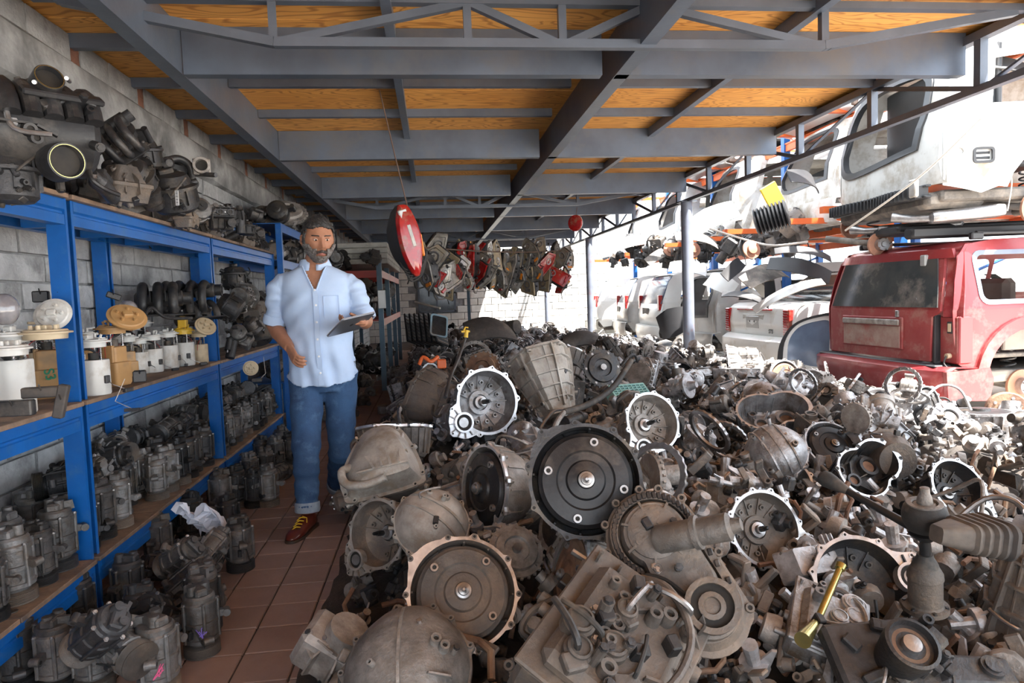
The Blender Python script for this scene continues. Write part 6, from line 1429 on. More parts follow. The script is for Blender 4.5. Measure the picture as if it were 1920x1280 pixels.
# ================================================================== VEHICLES IN THE YARD
def loop_mask(ins): return ins
class Car:
    """origin: rear corner nearest the camera at ground; fwd, side = unit vectors; W width"""
    def __init__(s, name, label, cat, org, fwd, W=1.8, tum=.16, belt=1.05, group=None, side=None):
        s.o = Vector(org); s.f = Vector(fwd).normalized(); s.v = Vector(side) if side else Vector((-s.f.y, s.f.x, 0)); s.W = W; s.t = tum; s.b = belt
        s.root = thing(name, label, cat, Matrix.Translation(s.o), group)
        s.up = Vector((0, 0, 1))
    def P(s, a, b, c): return s.f * a + s.v * b + s.up * c
    def inset(s, z): return max(0, z - s.b) ** 1.2 * s.t * 2.2 + max(0, .5 - z) * .12
    def sidep(s, name, outer, holes, m, far=False, cx=(), cz=(), t=.012):
        V, F = plate(outer, holes, t, cx, cz); g = G(m)
        R_ = []
        for x, z, k in V:
            rd = .07 * max(0, 1 - x / .22) ** 2
            b = s.inset(z) + rd + k; b = s.W - b if far else b; R_.append(tuple(s.P(x, b, z)))
        g.raw(R_, F); return obj(name, g, s.root, smooth=30)
    def skin(s, name, pts, m, v0=0, v1=None, rnd=.05, bow=.05, sm=40):
        """surface across the width following pts (s,z)"""
        v1 = s.W if v1 is None else v1; vs = [0, .02, .06, .14, .3, .5, .7, .86, .94, .98, 1]; g = G(m); rings = []
        n = len(pts)
        for i, (a, z) in enumerate(pts):
            a0, z0 = pts[max(i - 1, 0)]; a1, z1 = pts[min(i + 1, n - 1)]; d = Vector((a1 - a0, z1 - z0)); nr = Vector((-d.y, d.x)).normalized() if d.length else Vector((0, 1)); row = []
            ins = s.inset(z)
            for t in vs:
                e = max(0, 1 - min(t, 1 - t) / .12) ** 2; k = rnd * e
                off = -bow * (4 * t * (1 - t)) * (1 if a < .6 else 0) + (k if a < .6 else 0)
                b = v0 + ins + (v1 - v0 - 2 * ins) * t
                zz = z - (k if a >= .25 and z > .9 else 0)
                row.append(s.P(a + off, b, zz))
            rings.append(row)
        V = [tuple(p) for r in rings for p in r]; k = len(vs); F = [(i * k + j, i * k + j + 1, (i + 1) * k + j + 1, (i + 1) * k + j) for i in range(n - 1) for j in range(k - 1)]
        g.raw(V, F); o = obj(name, g, s.root, smooth=sm); md = o.modifiers.new('Solid', 'SOLIDIFY'); md.thickness = .012; md.offset = 0; return o
    def box(s, g, c, d, b=.01, rz=0):
        Rm = Matrix((s.f, s.v, s.up)).transposed().to_4x4(); g.box((0, 0, 0), d, T(*s.P(*c)) @ Rm @ RZ(rz), b)
    def bx(s, name, m, c, d, b=.01, par=None, label=None): g = G(m); s.box(g, c, d, b); return obj(name, g, par or s.root, label=label)
    def cyl(s, g, a, b, r0, r1=None, seg=20): g.cyl(tuple(s.P(*a)), tuple(s.P(*b)), r0, r1, seg)
    def rearplate(s, name, outer, holes, m, a0=0., tilt=0., z0=0., t=.012, cy=()):
        """plate in the rear plane: outline in (v, z)"""
        V, F = plate(outer, holes, t, [.05, .12, .3, .6, .9, 1.2, 1.5, s.W - .12, s.W - .05], cy); g = G(m); R_ = []
        for v, z, k in V:
            q = v / s.W; e = max(0, 1 - min(q, 1 - q) / .12) ** 2
            a = a0 + k - .05 * 4 * q * (1 - q) + .05 * e + max(0, z - z0) * tilt; ins = s.inset(z)
            R_.append(tuple(s.P(a, ins + (s.W - 2 * ins) * q, z)))
        g.raw(R_, F); return obj(name, g, s.root, smooth=30)
def arch(cx, r, z0, n=10):
    a0 = math.asin(max(-1, min(1, z0 / r))) ; return [(cx + r * math.cos(a), z0 * 0 + .34 + r * math.sin(a)) for a in [math.radians(180 - (180) * k / n) for k in range(n + 1)]]
def hub(c, s_, b, z, name='brake_disc', r=.15, drum=False):
    g = G('disc_rust'); sg = -1
    c.cyl(g, (s_, b + .03, z), (s_, b + .055, z), r, r, 36); g.m('steel'); c.cyl(g, (s_, b - .03, z), (s_, b + .03, z), r * .5, r * .52, 24); c.cyl(g, (s_, b - .045, z), (s_, b - .03, z), r * .22, r * .26, 18)
    for k in range(5): a = k * 1.257; c.cyl(g, (s_ + .055 * math.cos(a), b - .055, z + .055 * math.sin(a)), (s_ + .055 * math.cos(a), b - .03, z + .055 * math.sin(a)), .007, .007, 8)
    o = obj(name, g, c.root); g = G('under_grey'); c.cyl(g, (s_, b + .055, z), (s_, b + .3, z), .045, .035); c.cyl(g, (s_ - .05, b + .12, z + .02), (s_ - .35, b + .4, z + .1), .03, .03); obj('axle_arm', g, c.root)
    g = G('cast_dark'); P_ = [tuple(c.P(s_ + .055 * math.cos(t * .5), b + .17 + .055 * math.sin(t * .5), z + .03 + t * .0042)) for t in range(70)]; g.tube(P_, .008, 6); obj('coil_spring', g, c.root); return o

# ---- red off-roader
A = Vector((4.30, 5.2, 0)); Bv = Vector((4.22, 7.0, 0)); sv = (Bv - A).normalized(); fv = Vector((sv.y, -sv.x, 0))
rc = Car('red_car', 'dusty dark red four wheel drive car seen from its rear, tail lamp missing', 'car', A, fv, 1.8, .13, 1.02, side=sv)
side = [(.05, .56), (.03, .75), (.02, 1.0), (.06, 1.25), (.12, 1.46), (.20, 1.56), (.5, 1.60), (2.6, 1.62), (3.2, 1.12), (4.1, 1.02), (4.2, .55)] + [(3.9 - .0, .42)] + [(3.9 - .42 * (1 - math.cos(math.radians(a))), .42 + .42 * math.sin(math.radians(a))) for a in range(15, 180, 15)] + [(3.05, .38), (1.2, .38)] + [(.72 + .44 * math.cos(math.radians(a)), .40 + .44 * math.sin(math.radians(a))) for a in range(0, 181, 15)] + [(.22, .42)]
wq = rrect(.76, .40, .07, 4, .64, 1.275); wf = rrect(.8, .40, .06, 4, 1.55, 1.275)
wff = [(2.0, 1.1), (2.0, 1.47), (2.5, 1.47), (2.95, 1.1)]
for far in (False, True): rc.sidep('body_side', side, [wq, wf, wff], 'paint_red', far, (.08, .16, .24), (.5, 1.02, 1.2, 1.4, 1.55))
V, F = plate(rrect(.82, .46, .09, 4, .64, 1.275), [rrect(.74, .38, .06, 4, .64, 1.275)], .012, (), (1.2, 1.4)); g = G('cast_dark'); g.m('light_blue_rim') if False else None
g = G('column_paint'); g.raw([tuple(rc.P(x, rc.inset(z) - .006 + k, z)) for x, z, k in V], F); obj('window_seal', g, rc.root)
rc.skin('roof', [(.14, 1.50), (.2, 1.565), (.35, 1.595), (1.0, 1.615), (2.6, 1.62)], 'paint_red')
rc.skin('windscreen', [(2.6, 1.61), (3.2, 1.12)], 'glass_dark', rnd=0); rc.skin('bonnet', [(3.2, 1.11), (4.1, 1.02), (4.2, .6)], 'paint_red')
tail = [(.0 + .26, .56), (1.8 - .14, .56), (1.8 - .12, 1.0), (1.8 - .14, 1.47), (.14, 1.47), (.16, 1.0), (.24, .95)]
gl = [(.24, 1.06), (1.56, 1.06), (1.54, 1.42), (.26, 1.42)]
rc.rearplate('tailgate', tail, [gl], 'paint_red_dusty', .0, .22, 1.0, .03, (.7, .85, 1.0, 1.2, 1.35))
go = rc.rearplate('rear_window', [(.18, 1.03), (1.62, 1.03), (1.60, 1.45), (.20, 1.45)], [], 'glass_dark', -.012, .22, 1.0, .01, (1.2, 1.35))
rc.rearplate('corner_pillar', [(.0, .95), (.15, .95), (.13, 1.5), (.0, 1.5)], [], 'paint_red', .02, .22, 1.0, .012, (1.0, 1.2, 1.35)); rc.rearplate('corner_pillar', [(1.67, .56), (1.8, .56), (1.8, 1.5), (1.67, 1.5)], [], 'paint_red', .02, .22, 1.0, .012, (1.0, 1.2, 1.35))
rc.rearplate('roof_lip', [(.05, 1.45), (1.75, 1.45), (1.73, 1.53), (.07, 1.53)], [], 'paint_red', -.01, .22, 1.0, .03)
# number plate recess with a lighter plate print, trim bar above it
rc.bx('plate_recess', 'paint_red_dusty', (-.045, .98, .79), (.02, .86, .30), .02)
rc.bx('plate_print', 'plate_dust', (-.056, .98, .755), (.008, .80, .20), .015, label='dusty beige rectangle where the number plate was'); rc.bx('handle_trim', 'cast_beige', (-.066, .98, .89), (.02, .80, .055), .008, label='faded grey handle strip')
rc.bx('lock', 'steel', (-.05, .62, .97), (.02, .04, .06), .004); rc.bx('wiper_mount', 'paint_silver', (.06, .42, 1.44), (.05, .07, .10), .01)
g = G('steel'); rc.cyl(g, (-.045, .40, 1.10), (-.05, .40, 1.10), .018); obj('wiper_cap', g, rc.root)
# lamp cavity on the near corner
rc.bx('lamp_cavity', 'paint_red_dusty', (.05, .115, .755), (.03, .20, .40), .012); rc.bx('cavity_edge', 'trim_black', (.025, .235, .755), (.06, .03, .42), .004)
rc.bx('lamp_cavity_side', 'paint_red', (.12, .02, .755), (.16, .03, .40), .01); g = G('trim_black'); rc.box(g, (.033, .10, .86), (.01, .06, .10), .004); g.m('plastic_cream'); rc.box(g, (.028, .10, .86), (.008, .035, .07), .002); obj('connector_window', g, rc.root)
g = G('plastic_cream'); rc.cyl(g, (.0, .10, .62), (.035, .10, .62), .022); g.m('rubber'); g.tube([tuple(v) for v in bez([rc.P(0, .10, .62), rc.P(-.03, .09, .56), rc.P(-.02, .04, .50), rc.P(-.05, .02, .42)], 5)], .007, 8); g.m('plastic_white'); rc.box(g, (-.055, .02, .40), (.03, .025, .035), .004, .5); obj('wiring', g, rc.root, label='hanging grey lamp wire with white plug')
# bumper
rb = [(.10, .52), (-.10, .53), (-.15, .50), (-.16, .42), (-.13, .28), (.02, .22)]
rc.skin('bumper', rb[::-1], 'paint_red', -.02, 1.82, .09, .05); rc.bx('bumper_step', 'trim_black', (-.04, .9, .535), (.16, 1.62, .02), .008)
o = [(-.09, .26), (-.11, .5), (.3, .52), (.34, .42), (.30, .24)]; V, F = plate(o, [], .04); g = G('paint_red'); g.raw([tuple(rc.P(x, -.03 + k, z)) for x, z, k in V], F); obj('bumper_corner', g, rc.root)
fl = [(.72 + r_ * math.cos(math.radians(a)), .40 + r_ * math.sin(math.radians(a))) for r_, aa in ((.44, range(0, 181, 12)), (.54, range(180, -1, -12))) for a in aa]; V, F = plate(fl, [], .03); g = G('paint_red'); g.raw([tuple(rc.P(x, -.028 + k, z)) for x, z, k in V], F); obj('wheel_arch_flare', g, rc.root)
for v in (.18, 1.6): g = G('trim_black'); rc.cyl(g, (.35, v, 1.655), (2.4, v, 1.66), .018); rc.box(g, (.35, v, 1.63), (.12, .05, .06), .01); rc.box(g, (2.3, v, 1.63), (.12, .05, .06), .01); obj('roof_rail', g, rc.root)
g = G('under_grey'); rc.box(g, (2.1, .9, .42), (4.0, 1.6, .10)); rc.box(g, (2.0, .9, .6), (3.4, 1.6, .04)); obj('floor_pan', g, rc.root); hub(rc, .72, .05, .33, r=.14); 
g = G('interior_beige'); rc.box(g, (1.55, .5, .95), (.16, .5, .62), .05); rc.box(g, (1.55, 1.25, .95), (.16, .5, .62), .05); rc.box(g, (1.3, .5, .7), (.5, .5, .14), .04); rc.box(g, (1.3, 1.25, .7), (.5, .5, .14), .04); obj('seat', g, rc.root)
g = G('interior_beige'); rc.box(g, (1.1, .06, .85), (1.2, .04, .4), .01); rc.box(g, (1.08, .09, 1.28), (.07, .05, .5), .01); obj('side_trim', g, rc.root)
g = G('rubber'); 
# ---- white saloon
A = Vector((4.33, 7.85, 0)); Bv = Vector((4.27, 9.6, 0)); sv = (Bv - A).normalized(); fv = Vector((sv.y, -sv.x, 0))
def saloon(name, label, A, fv, sv, m, W=1.75, z0=0., glass='glass_dark', group=None, lamps=True, W_=None):
    c = Car(name, label, 'car', A + Vector((0, 0, z0)), fv, W, .12, .95, group, side=sv)
    s_ = [(.04, .50), (.0, .75), (.03, .97), (.12, 1.02), (.62, 1.03), (1.25, 1.38), (1.6, 1.42), (2.5, 1.42), (3.2, 1.02), (4.3, .90), (4.5, .5), (4.3, .3)] + [(3.75 + .36 * math.cos(math.radians(a)), .32 + .36 * math.sin(math.radians(a))) for a in range(0, 181, 20)] + [(1.3, .28)] + [(.92 + .36 * math.cos(math.radians(a)), .32 + .36 * math.sin(math.radians(a))) for a in range(0, 181, 20)] + [(.15, .3)]
    for far in (False, True): c.sidep('body_side', s_, [[(1.2, 1.03), (1.35, 1.3), (1.7, 1.35), (2.0, 1.35), (2.0, 1.03)], [(2.1, 1.03), (2.1, 1.35), (2.45, 1.35), (2.9, 1.03)]], m, far, (.1, .2), (.95, 1.2))
    c.skin('boot_lid', [(.0, .62), (-.01, .8), (.02, .97), (.07, 1.01), (.15, 1.03), (.62, 1.04)], m); c.skin('rear_window', [(.62, 1.03), (1.25, 1.38)], glass, rnd=0); c.skin('roof', [(1.25, 1.38), (1.6, 1.42), (2.5, 1.42)], m); c.skin('windscreen', [(2.5, 1.41), (3.2, 1.02)], glass, rnd=0); c.skin('bonnet', [(3.2, 1.02), (4.3, .9), (4.45, .6)], m)
    c.skin('bumper', [(.1, .2), (-.08, .24), (-.13, .4), (-.12, .56), (-.04, .61), (.05, .62)], m, -.01, W + .01, .09, .05)
    g = G('under_grey'); c.box(g, (2.2, W / 2, .35), (4.0, W - .2, .08)); c.box(g, (2.2, W / 2, .55), (3.6, W - .25, .03)); obj('floor_pan', g, c.root)
    if lamps:
        for v in (.10, W - .10):
            g = G('lamp_red'); c.box(g, (-.0, v, .80), (.07, .13, .34), .012)
            for k in range(10): c.box(g, (-.038, v, .66 + k * .032), (.008, .10, .02), .002)
            obj('tail_lamp', g, c.root)
        c.bx('plate_recess', 'primer_white', (-.045, W / 2, .80), (.02, .56, .19), .03); c.bx('number_plate_holder', 'paint_silver', (-.058, W / 2, .79), (.01, .34, .16), .01); c.bx('lamp_strip', 'lamp_red', (-.035, W / 2, .955), (.03, .9, .02), .004)
        for v in (W / 2 - .06, W / 2 + .06): g = G('trim_black'); c.cyl(g, (-.068, v, .80), (-.06, v, .80), .018, .018, 3); obj('plate_mark', g, c.root)
        rm = Matrix((-c.v, c.up, -c.f)).transposed().to_4x4()
        text3d('STS', .07, T(*c.P(-.05, .42, .68)) @ rm, 'trim_black', 'model_badge', 'dark letters on the boot lid', c.root)
    return c
ws = saloon('white_car', 'white saloon with a tall red tail lamp between the column and red car', A, fv, sv, 'paint_white')
# ---- grey hollow hatch, silver hatchback and more white cars further on
def hatch(name, label, A, ang, m, hollow=False, z0=0., W=1.75, H=1.62, grp=None, glass='glass_blue', partsout=False):
    fv = Vector((math.cos(ang), math.sin(ang), 0)); sv = Vector((-fv.y, fv.x, 0)); k = H / 1.62
    c = Car(name, label, 'car' if z0 < 1 else 'car shell', A + Vector((0, 0, z0)), fv, W, .12, 1.0, grp, side=sv)
    s_ = [(.04, .50), (.0, .75), (.03, .98), (.22, 1.42 * k), (.34, 1.55 * k), (.6, 1.60 * k), (2.4, 1.62 * k), (3.1, 1.08), (3.9, .98), (4.05, .5), (3.9, .3)] + [(3.35 + .37 * math.cos(math.radians(a)), .33 + .37 * math.sin(math.radians(a))) for a in range(0, 181, 20)] + [(1.2, .28)] + [(.8 + .39 * math.cos(math.radians(a)), .33 + .39 * math.sin(math.radians(a))) for a in range(0, 181, 20)] + [(.18, .3)]
    for far in (False, True): c.sidep('body_side', s_, [[(.42, 1.05), (.52, 1.42 * k), (1.05, 1.46 * k), (1.05, 1.05)], [(1.15, 1.05), (1.15, 1.46 * k), (1.8, 1.46 * k), (1.8, 1.05)], [(1.9, 1.05), (1.9, 1.46 * k), (2.35, 1.46 * k), (2.8, 1.05)]], m, far, (.1, .2), (1.0, 1.2, 1.4 * k))
    c.skin('roof', [(.34, 1.55 * k), (.6, 1.60 * k), (2.4, 1.62 * k)], m); c.skin('windscreen', [(2.4, 1.61 * k), (3.1, 1.08)], 'glass_dark', rnd=0); c.skin('bonnet', [(3.1, 1.07), (3.9, .98), (4.05, .55)], m)
    if hollow:
        out = [(.02, .52), (W - .02, .52), (W - .02, 1.52 * k), (.02, 1.52 * k)]; hole = [tuple(v.xy) for v in bez([(a, b, 0) for a, b in [(.2, .78), (W - .2, .78), (W - .16, 1.2), (W - .3, 1.45 * k), (.3, 1.45 * k), (.16, 1.2), (.2, .78)]], 5)][:-1]
        c.rearplate('rear_frame', out, [hole], m, .0, .40, .98, .02, (.98, 1.2, 1.4)); hl = [(W / 2 + (x - W / 2) * .9, 1.12 + (z - 1.12) * .88) for x, z in hole]; c.rearplate('rubber_seal', hole, [hl], 'trim_black', -.01, .40, .98, .05, (.98, 1.2, 1.4))
        g = G('trim_black'); c.box(g, (1.6, W / 2, .95), (.08, W - .25, .8), .02); c.box(g, (.9, W / 2, .66), (1.5, W - .3, .05), .01); obj('dark_interior_panel', g, c.root)
    else:
        c.skin('tailgate', [(.0, .52), (-.02, .75), (.03, .98)], m); c.skin('rear_window', [(.03, .98), (.22, 1.42 * k), (.30, 1.52 * k)], glass, rnd=.0)
        for v in (.09, W - .09): g = G('lamp_red'); c.box(g, (.03, v, 1.0), (.08, .12, .3), .01); obj('tail_lamp', g, c.root)
        c.bx('plate_recess', 'under_grey', (-.06, W / 2, .82), (.02, .5, .14), .01)
    c.skin('bumper', [(.1, .2), (-.08, .24), (-.12, .4), (-.1, .52), (.03, .54)], m if not partsout else 'trim_black', 0, W, .09, .05)
    g = G('under_grey'); c.box(g, (2.0, W / 2, .33), (3.8, W - .2, .10)); c.box(g, (.45, W * .6, .25), (.35, .5, .12), .04); c.cyl(g, (.2, W * .3, .22), (3.0, W * .3, .24), .03); obj('floor_pan', g, c.root)
    return c
hatch('grey_car', 'grey hatchback body with an open hollow rear, partly behind the column', Vector((4.45, 10.5, 0)), -.05, 'paint_silver', True)
hatch('white_car', 'white hatchback between the hollow grey one and the silver one', Vector((4.45, 13.1, 0)), -.06, 'paint_white')
hatch('silver_car', 'silver hatchback with blue tinted rear window between the two columns', Vector((4.45, 15.5, 0)), -.15, 'paint_silver')
hatch('white_car', 'white hatchback furthest away by the back wall', Vector((4.4, 18.2, 0)), -.2, 'paint_white')
saloon('white_car', 'white saloon in the second rank behind the red car', Vector((9.6, 6.6, 0)), Vector((1, 0, 0)), Vector((0, 1, 0)), 'paint_white', lamps=False)
saloon('white_car', 'white saloon in the second rank behind the silver hatchback', Vector((9.8, 13.6, 0)), Vector((1, 0, 0)), Vector((0, 1, 0)), 'paint_white', lamps=False)
# ---- tall racking: orange beams, blue posts
rk2 = thing('pallet_rack', 'tall rack of blue posts and orange beams carrying cut car bodies', 'rack', T(5, 10, 0))
def rkp(name, g): o = obj(name, g, rk2, smooth=0); o.location = (-5, -10, 0)
for y in (4.9, 7.45, 10.05, 12.75, 15.3, 18.0):
    for x in (5.45, 7.6):
        g = G('blue_paint'); g.box((x, y, 2.6), (.10, .10, 5.2)); rkp('post', g)
    for z in (1.0, 2.0, 3.2, 4.3): g = G('blue_paint'); g.cyl((5.45, y, z), (7.6, y, z + .8), .02, .02, 8); rkp('brace', g)
for z in (1.98, 3.35, 4.7):
    for x in (5.45, 7.6):
        g = G('orange_paint'); g.box((x, 11.4, z), (.05, 13.4, .12)); g.box((x - .03, 11.4, z + .05), (.02, 13.4, .02)); rkp('beam', g)
    for y in (5.6, 7.0, 8.2, 9.5, 10.8, 12, 13.4, 14.6, 16, 17.4): g = G('orange_paint'); g.box((6.0, y, z + .08), (3.6, .08, .07)); rkp('skid', g)
# ---- big cut white body above the red car
A = Vector((4.22, 5.25, 1.47)); 
b1 = Car('stripped_shell', 'cut white car body without bumper resting above the red car', 'car body', A, Vector((.985, -.17, 0)), 1.8, .10, 1.2, side=Vector((.10, .995, 0)).normalized())
side = [(.03, .58), (.0, .8), (.02, 1.1), (.10, 1.5), (.25, 1.78), (.6, 1.86), (2.6, 1.9), (2.6, .5), (1.5, .45)] + [(.95 + .46 * math.cos(math.radians(a)), .42 + .46 * math.sin(math.radians(a))) for a in range(0, 171, 15)] + [(.44, .55), (.3, .5)]
b1.sidep('body_side', side, [[(.38, 1.22), (.45, 1.6), (1.2, 1.68), (1.2, 1.22)]], 'paint_white', False, (.08, .16, .24), (.7, 1.2, 1.5)); b1.sidep('body_side', side, [[(.38, 1.22), (.45, 1.6), (1.2, 1.68), (1.2, 1.22)]], 'primer_white', True, (.1, .24), (1.2, 1.5))
V, F = plate([(.02, .62), (.02, 1.12), (.16, 1.10), (.36, .98), (.95, .96), (.95, .9), (.6, .82), (.48, .62), (.3, .56)], [rrect(.15, .11, .02, 3, .30, .80), circ(.03, 16, .12, .84)], .012); g = G('primer_white'); g.raw([tuple(b1.P(x, -.02 + k + .07 * max(0, 1 - x / .22) ** 2, z)) for x, z, k in V], F); qp = obj('quarter_panel', g, b1.root)
V, F = plate(rrect(.17, .13, .03, 3, .30, .80), [rrect(.13, .09, .015, 3, .30, .80)], .01); g = G('trim_black'); g.raw([tuple(b1.P(x, -.03 + k, z)) for x, z, k in V], F)
for zz in (.78, .82): b1.box(g, (.30, .0, zz), (.12, .012, .02), .002)
b1.box(g, (.30, .02, .80), (.14, .01, .10), .002); obj('air_vent', g, qp)
out = [(.02, .6), (1.78, .6), (1.76, 1.75), (.04, 1.75)]; hole = [tuple(v.xy) for v in bez([(a, b, 0) for a, b in [(.30, .92), (1.5, .86), (1.62, 1.2), (1.45, 1.62), (.35, 1.62), (.2, 1.3), (.30, .92)]], 6)][:-1]
b1.rearplate('rear_frame', out, [hole], 'primer_white', .0, .22, 1.1, .03, (.8, 1.1, 1.3, 1.5)); hl = [(.9 + (x - .9) * .90, 1.24 + (z - 1.24) * .86) for x, z in hole]; b1.rearplate('rubber_seal', hole, [hl], 'trim_black', -.02, .22, 1.1, .06, (.8, 1.1, 1.3, 1.5))
b1.skin('roof', [(.25, 1.78), (.6, 1.86), (2.6, 1.9)], 'primer_white')
g = G('trim_black'); b1.box(g, (.5, .9, 1.22), (.06, 1.62, 1.05), .02); b1.box(g, (.35, .9, .95), (.3, 1.2, .06), .02); b1.box(g, (.42, .5, 1.3), (.05, .3, .4), .03); b1.box(g, (.5, .9, .75), (.9, 1.5, .06), .02); obj('dark_interior_panel', g, b1.root)  # near-black sheet put close behind the opening, standing in for its shaded inside
g = G('trim_black')     # bumper beam with rows of plastic fins
for k in range(26):
    v = .15 + k * .058; b1.box(g, (-.10 - .02 * math.sin(k * .12 * 3), v, .54 + .0 * k), (.13, .018, .10), .004); b1.box(g, (-.12, v + .028, .58), (.05, .04, .012), .003)
b1.box(g, (-.06, .9, .50), (.06, 1.6, .03), .01); b1.box(g, (-.06, .9, .59), (.05, 1.6, .02), .006); b1.box(g, (-.16, .16, .55), (.02, .10, .14), .01); obj('bumper_support', g, b1.root)
g = G('paint_silver'); b1.box(g, (-.17, .12, .57), (.04, .09, .15), .01); obj('bumper_bracket', g, b1.root)
g = G('under_grey'); b1.box(g, (1.2, .9, .50), (2.3, 1.6, .10), .02); b1.box(g, (.2, .9, .47), (.5, 1.5, .14), .04); obj('floor_pan', g, b1.root)
def muffler(c, p0, p1, r, tip, nm='silencer'):
    g = G('steel'); a, b = c.P(*p0), c.P(*p1); d = (b - a); X = T(*a) @ frame(d, (0, 0, 1)); L_ = d.length
    o = [(x, y) for x, y in rrect(r * 3, r * 1.5, r * .7, 5)]; g.loft([[(x * k, y * k, z) for x, y in o] for k, z in ((.3, -.02), (.9, .0), (1, .04), (1, L_ - .04), (.9, L_), (.3, L_ + .02))], X)
    t = c.P(*tip); g.tube([tuple(a), tuple(a.lerp(t, .5) + Vector((0, 0, -.01))), tuple(t)], [.035, .035, .045], 16); g.m('bore'); dd = (t - a).normalized(); g.lathe([(.038, 0), (.038, .002)], 14, T(*(t - dd * .001)) @ frame(dd)); obj(nm, g, c.root)
muffler(b1, (.05, .25, .33), (.55, .12, .36), .07, (-.18, .42, .36)); muffler(b1, (.05, 1.05, .30), (.6, .7, .30), .06, (-.12, 1.25, .33))
hub(b1, .80, .02, .36, r=.15)
g = G('rust'); p = b1.P(-.1, 1.0, .19) ; hub(b1, .05, 1.0, .16, r=.12)
g = G('trim_black'); b1.box(g, (1.0, .9, .27), (2.0, .5, .08), .02); b1.box(g, (.6, .5, .22), (1.2, .14, .10), .02); obj('subframe', g, b1.root)
# ---- other bodies on the racking
hatch('stripped_shell', 'white cut car body on the rack behind the black ribbed duct', Vector((5.0, 8.0, 2.05 - .25)), -.1, 'primer_white', True, 0.001, grp=None)
hatch('stripped_shell', 'pale cut car body on the rack above the hollow grey car', Vector((4.9, 10.6, 1.8)), -.15, 'primer_white', True, .001)
hatch('stripped_shell', 'silver cut car body on the rack above the white hatchback', Vector((4.9, 13.2, 1.8)), -.1, 'paint_silver', True, .001)
hatch('stripped_shell', 'white car body on the rack above the silver hatchback', Vector((4.8, 15.8, 1.8)), -.2, 'paint_white', True, .001)
hatch('stripped_shell', 'white car body on the upper orange beams, near end', Vector((5.2, 8.0, 3.2)), 0, 'paint_white', True, .001); hatch('stripped_shell', 'silver car body on the upper orange beams, far end', Vector((5.2, 11.6, 3.2)), 0, 'paint_silver', True, .001)
# black ribbed duct and yellow pad, hanging struts and discs
g = G('trim_black'); A_, B_ = atY(1415, 418, 7.9), atY(1478, 398, 7.7); P_ = [A_.lerp(B_, k / 27) for k in range(28)]; g.tube([tuple(v) for v in P_], [.17 if k % 3 else .125 for k in range(28)], 18); obj('ribbed_duct', g, label='fat black ribbed rubber duct on the rack in front of the white body', cat='duct')
g = G('plastic_yellow'); g.box((0, 0, 0), (.22, .03, .28), T(*atY(1448, 366, 8.0)) @ RY(-.5), .01); obj('yellow_pad', g, label='yellow square pad above the black ribbed duct', cat='pad')
ry = random.Random(15)
def panel(px, py, Y, w_, h_, m, d, label, name='body_panel', cat='panel', curve=.5):
    g = G(m); X = T(*atY(px, py, Y)) @ frame(d, (0, 0, 1), ry.uniform(-.5, .5)); n = 8; V = []; F = []
    for zz in (0, .012):
        for a in range(n + 1):
            for b in range(5): u, v = a / n - .5, b / 4 - .5; V.append((u * w_, v * h_ * (1 - .35 * abs(u)), -curve * u * u * w_ + .1 * v * v * h_ + zz))
    o = (n + 1) * 5
    for q in (0, o):
        for a in range(n):
            for b in range(4): i = q + a * 5 + b; F.append((i, i + 1, i + 6, i + 5))
    per = list(range(5)) + [a * 5 + 4 for a in range(1, n + 1)] + [n * 5 + b for b in (3, 2, 1, 0)] + [a * 5 for a in range(n - 1, 0, -1)]
    for i in range(len(per)): a, b = per[i], per[(i + 1) % len(per)]; F.append((a, b, b + o, a + o))
    g.raw(V, F, X); return obj(name, g, label=label, cat=cat)
for k, (px, py, Y, w_, h_, m, d, lb) in enumerate(((1480, 545, 7.7, .9, .12, 'paint_silver', (-.3, -.7, .6), 'grey door sill strip lying across the white saloon'), (1400, 555, 8.4, .6, .14, 'trim_black', (0, -.6, .8), 'black curved bumper piece on the white saloon boot'), (1440, 510, 9.0, .9, .3, 'under_grey', (.2, -.6, .7), 'grey fender leaning above the white saloon'), (1500, 500, 8.6, .8, .25, 'trim_black', (-.2, -.7, .5), 'black wheel arch liner above the white saloon'), (1380, 500, 9.6, .6, .2, 'trim_black', (.3, -.7, .5), 'dark panel beside the column at shoulder height'),
        (1350, 530, 10.1, .5, .3, 'paint_white', (-.5, -.6, .5), 'white curved fender right of the column'), (1260, 605, 11.0, .5, .5, 'trim_black', (-.6, -.7, .2), 'black window frame of a door leaning left of the column'), (1195, 450, 13.5, 1.0, .3, 'paint_white', (0, -.7, .6), 'white fender hanging on the rack between the columns'), (1240, 475, 12.6, .8, .2, 'under_grey', (.3, -.7, .6), 'grey undertray on the rack left of the column'), (1330, 410, 9.4, .8, .35, 'paint_white', (-.4, -.7, .4), 'white fender sticking out of the rack right of the column'), (1310, 445, 9.8, .7, .2, 'under_grey', (.2, -.7, .6), 'grey crumpled strip right of the column below the truss'), (1515, 335, 7.4, .6, .2, 'trim_black', (.5, -.7, .4), 'black slotted strip beside the cut white body'), (1160, 470, 15.2, .9, .25, 'trim_black', (.2, -.7, .6), 'black panel on the rack above the silver hatchback'), (1290, 500, 10.6, .6, .25, 'paint_silver', (-.2, -.7, .6), 'silver bent panel beside the column'), (1510, 470, 8.0, .7, .12, 'trim_black', (0, -.7, .6), 'black strip below the orange beam left of the red car'), (1880, 120, 5.3, .9, .2, 'trim_black', (0, -.7, .6), 'black panel at the top right below the orange beam'))):
    panel(px, py, Y, w_, h_, m, d, lb)
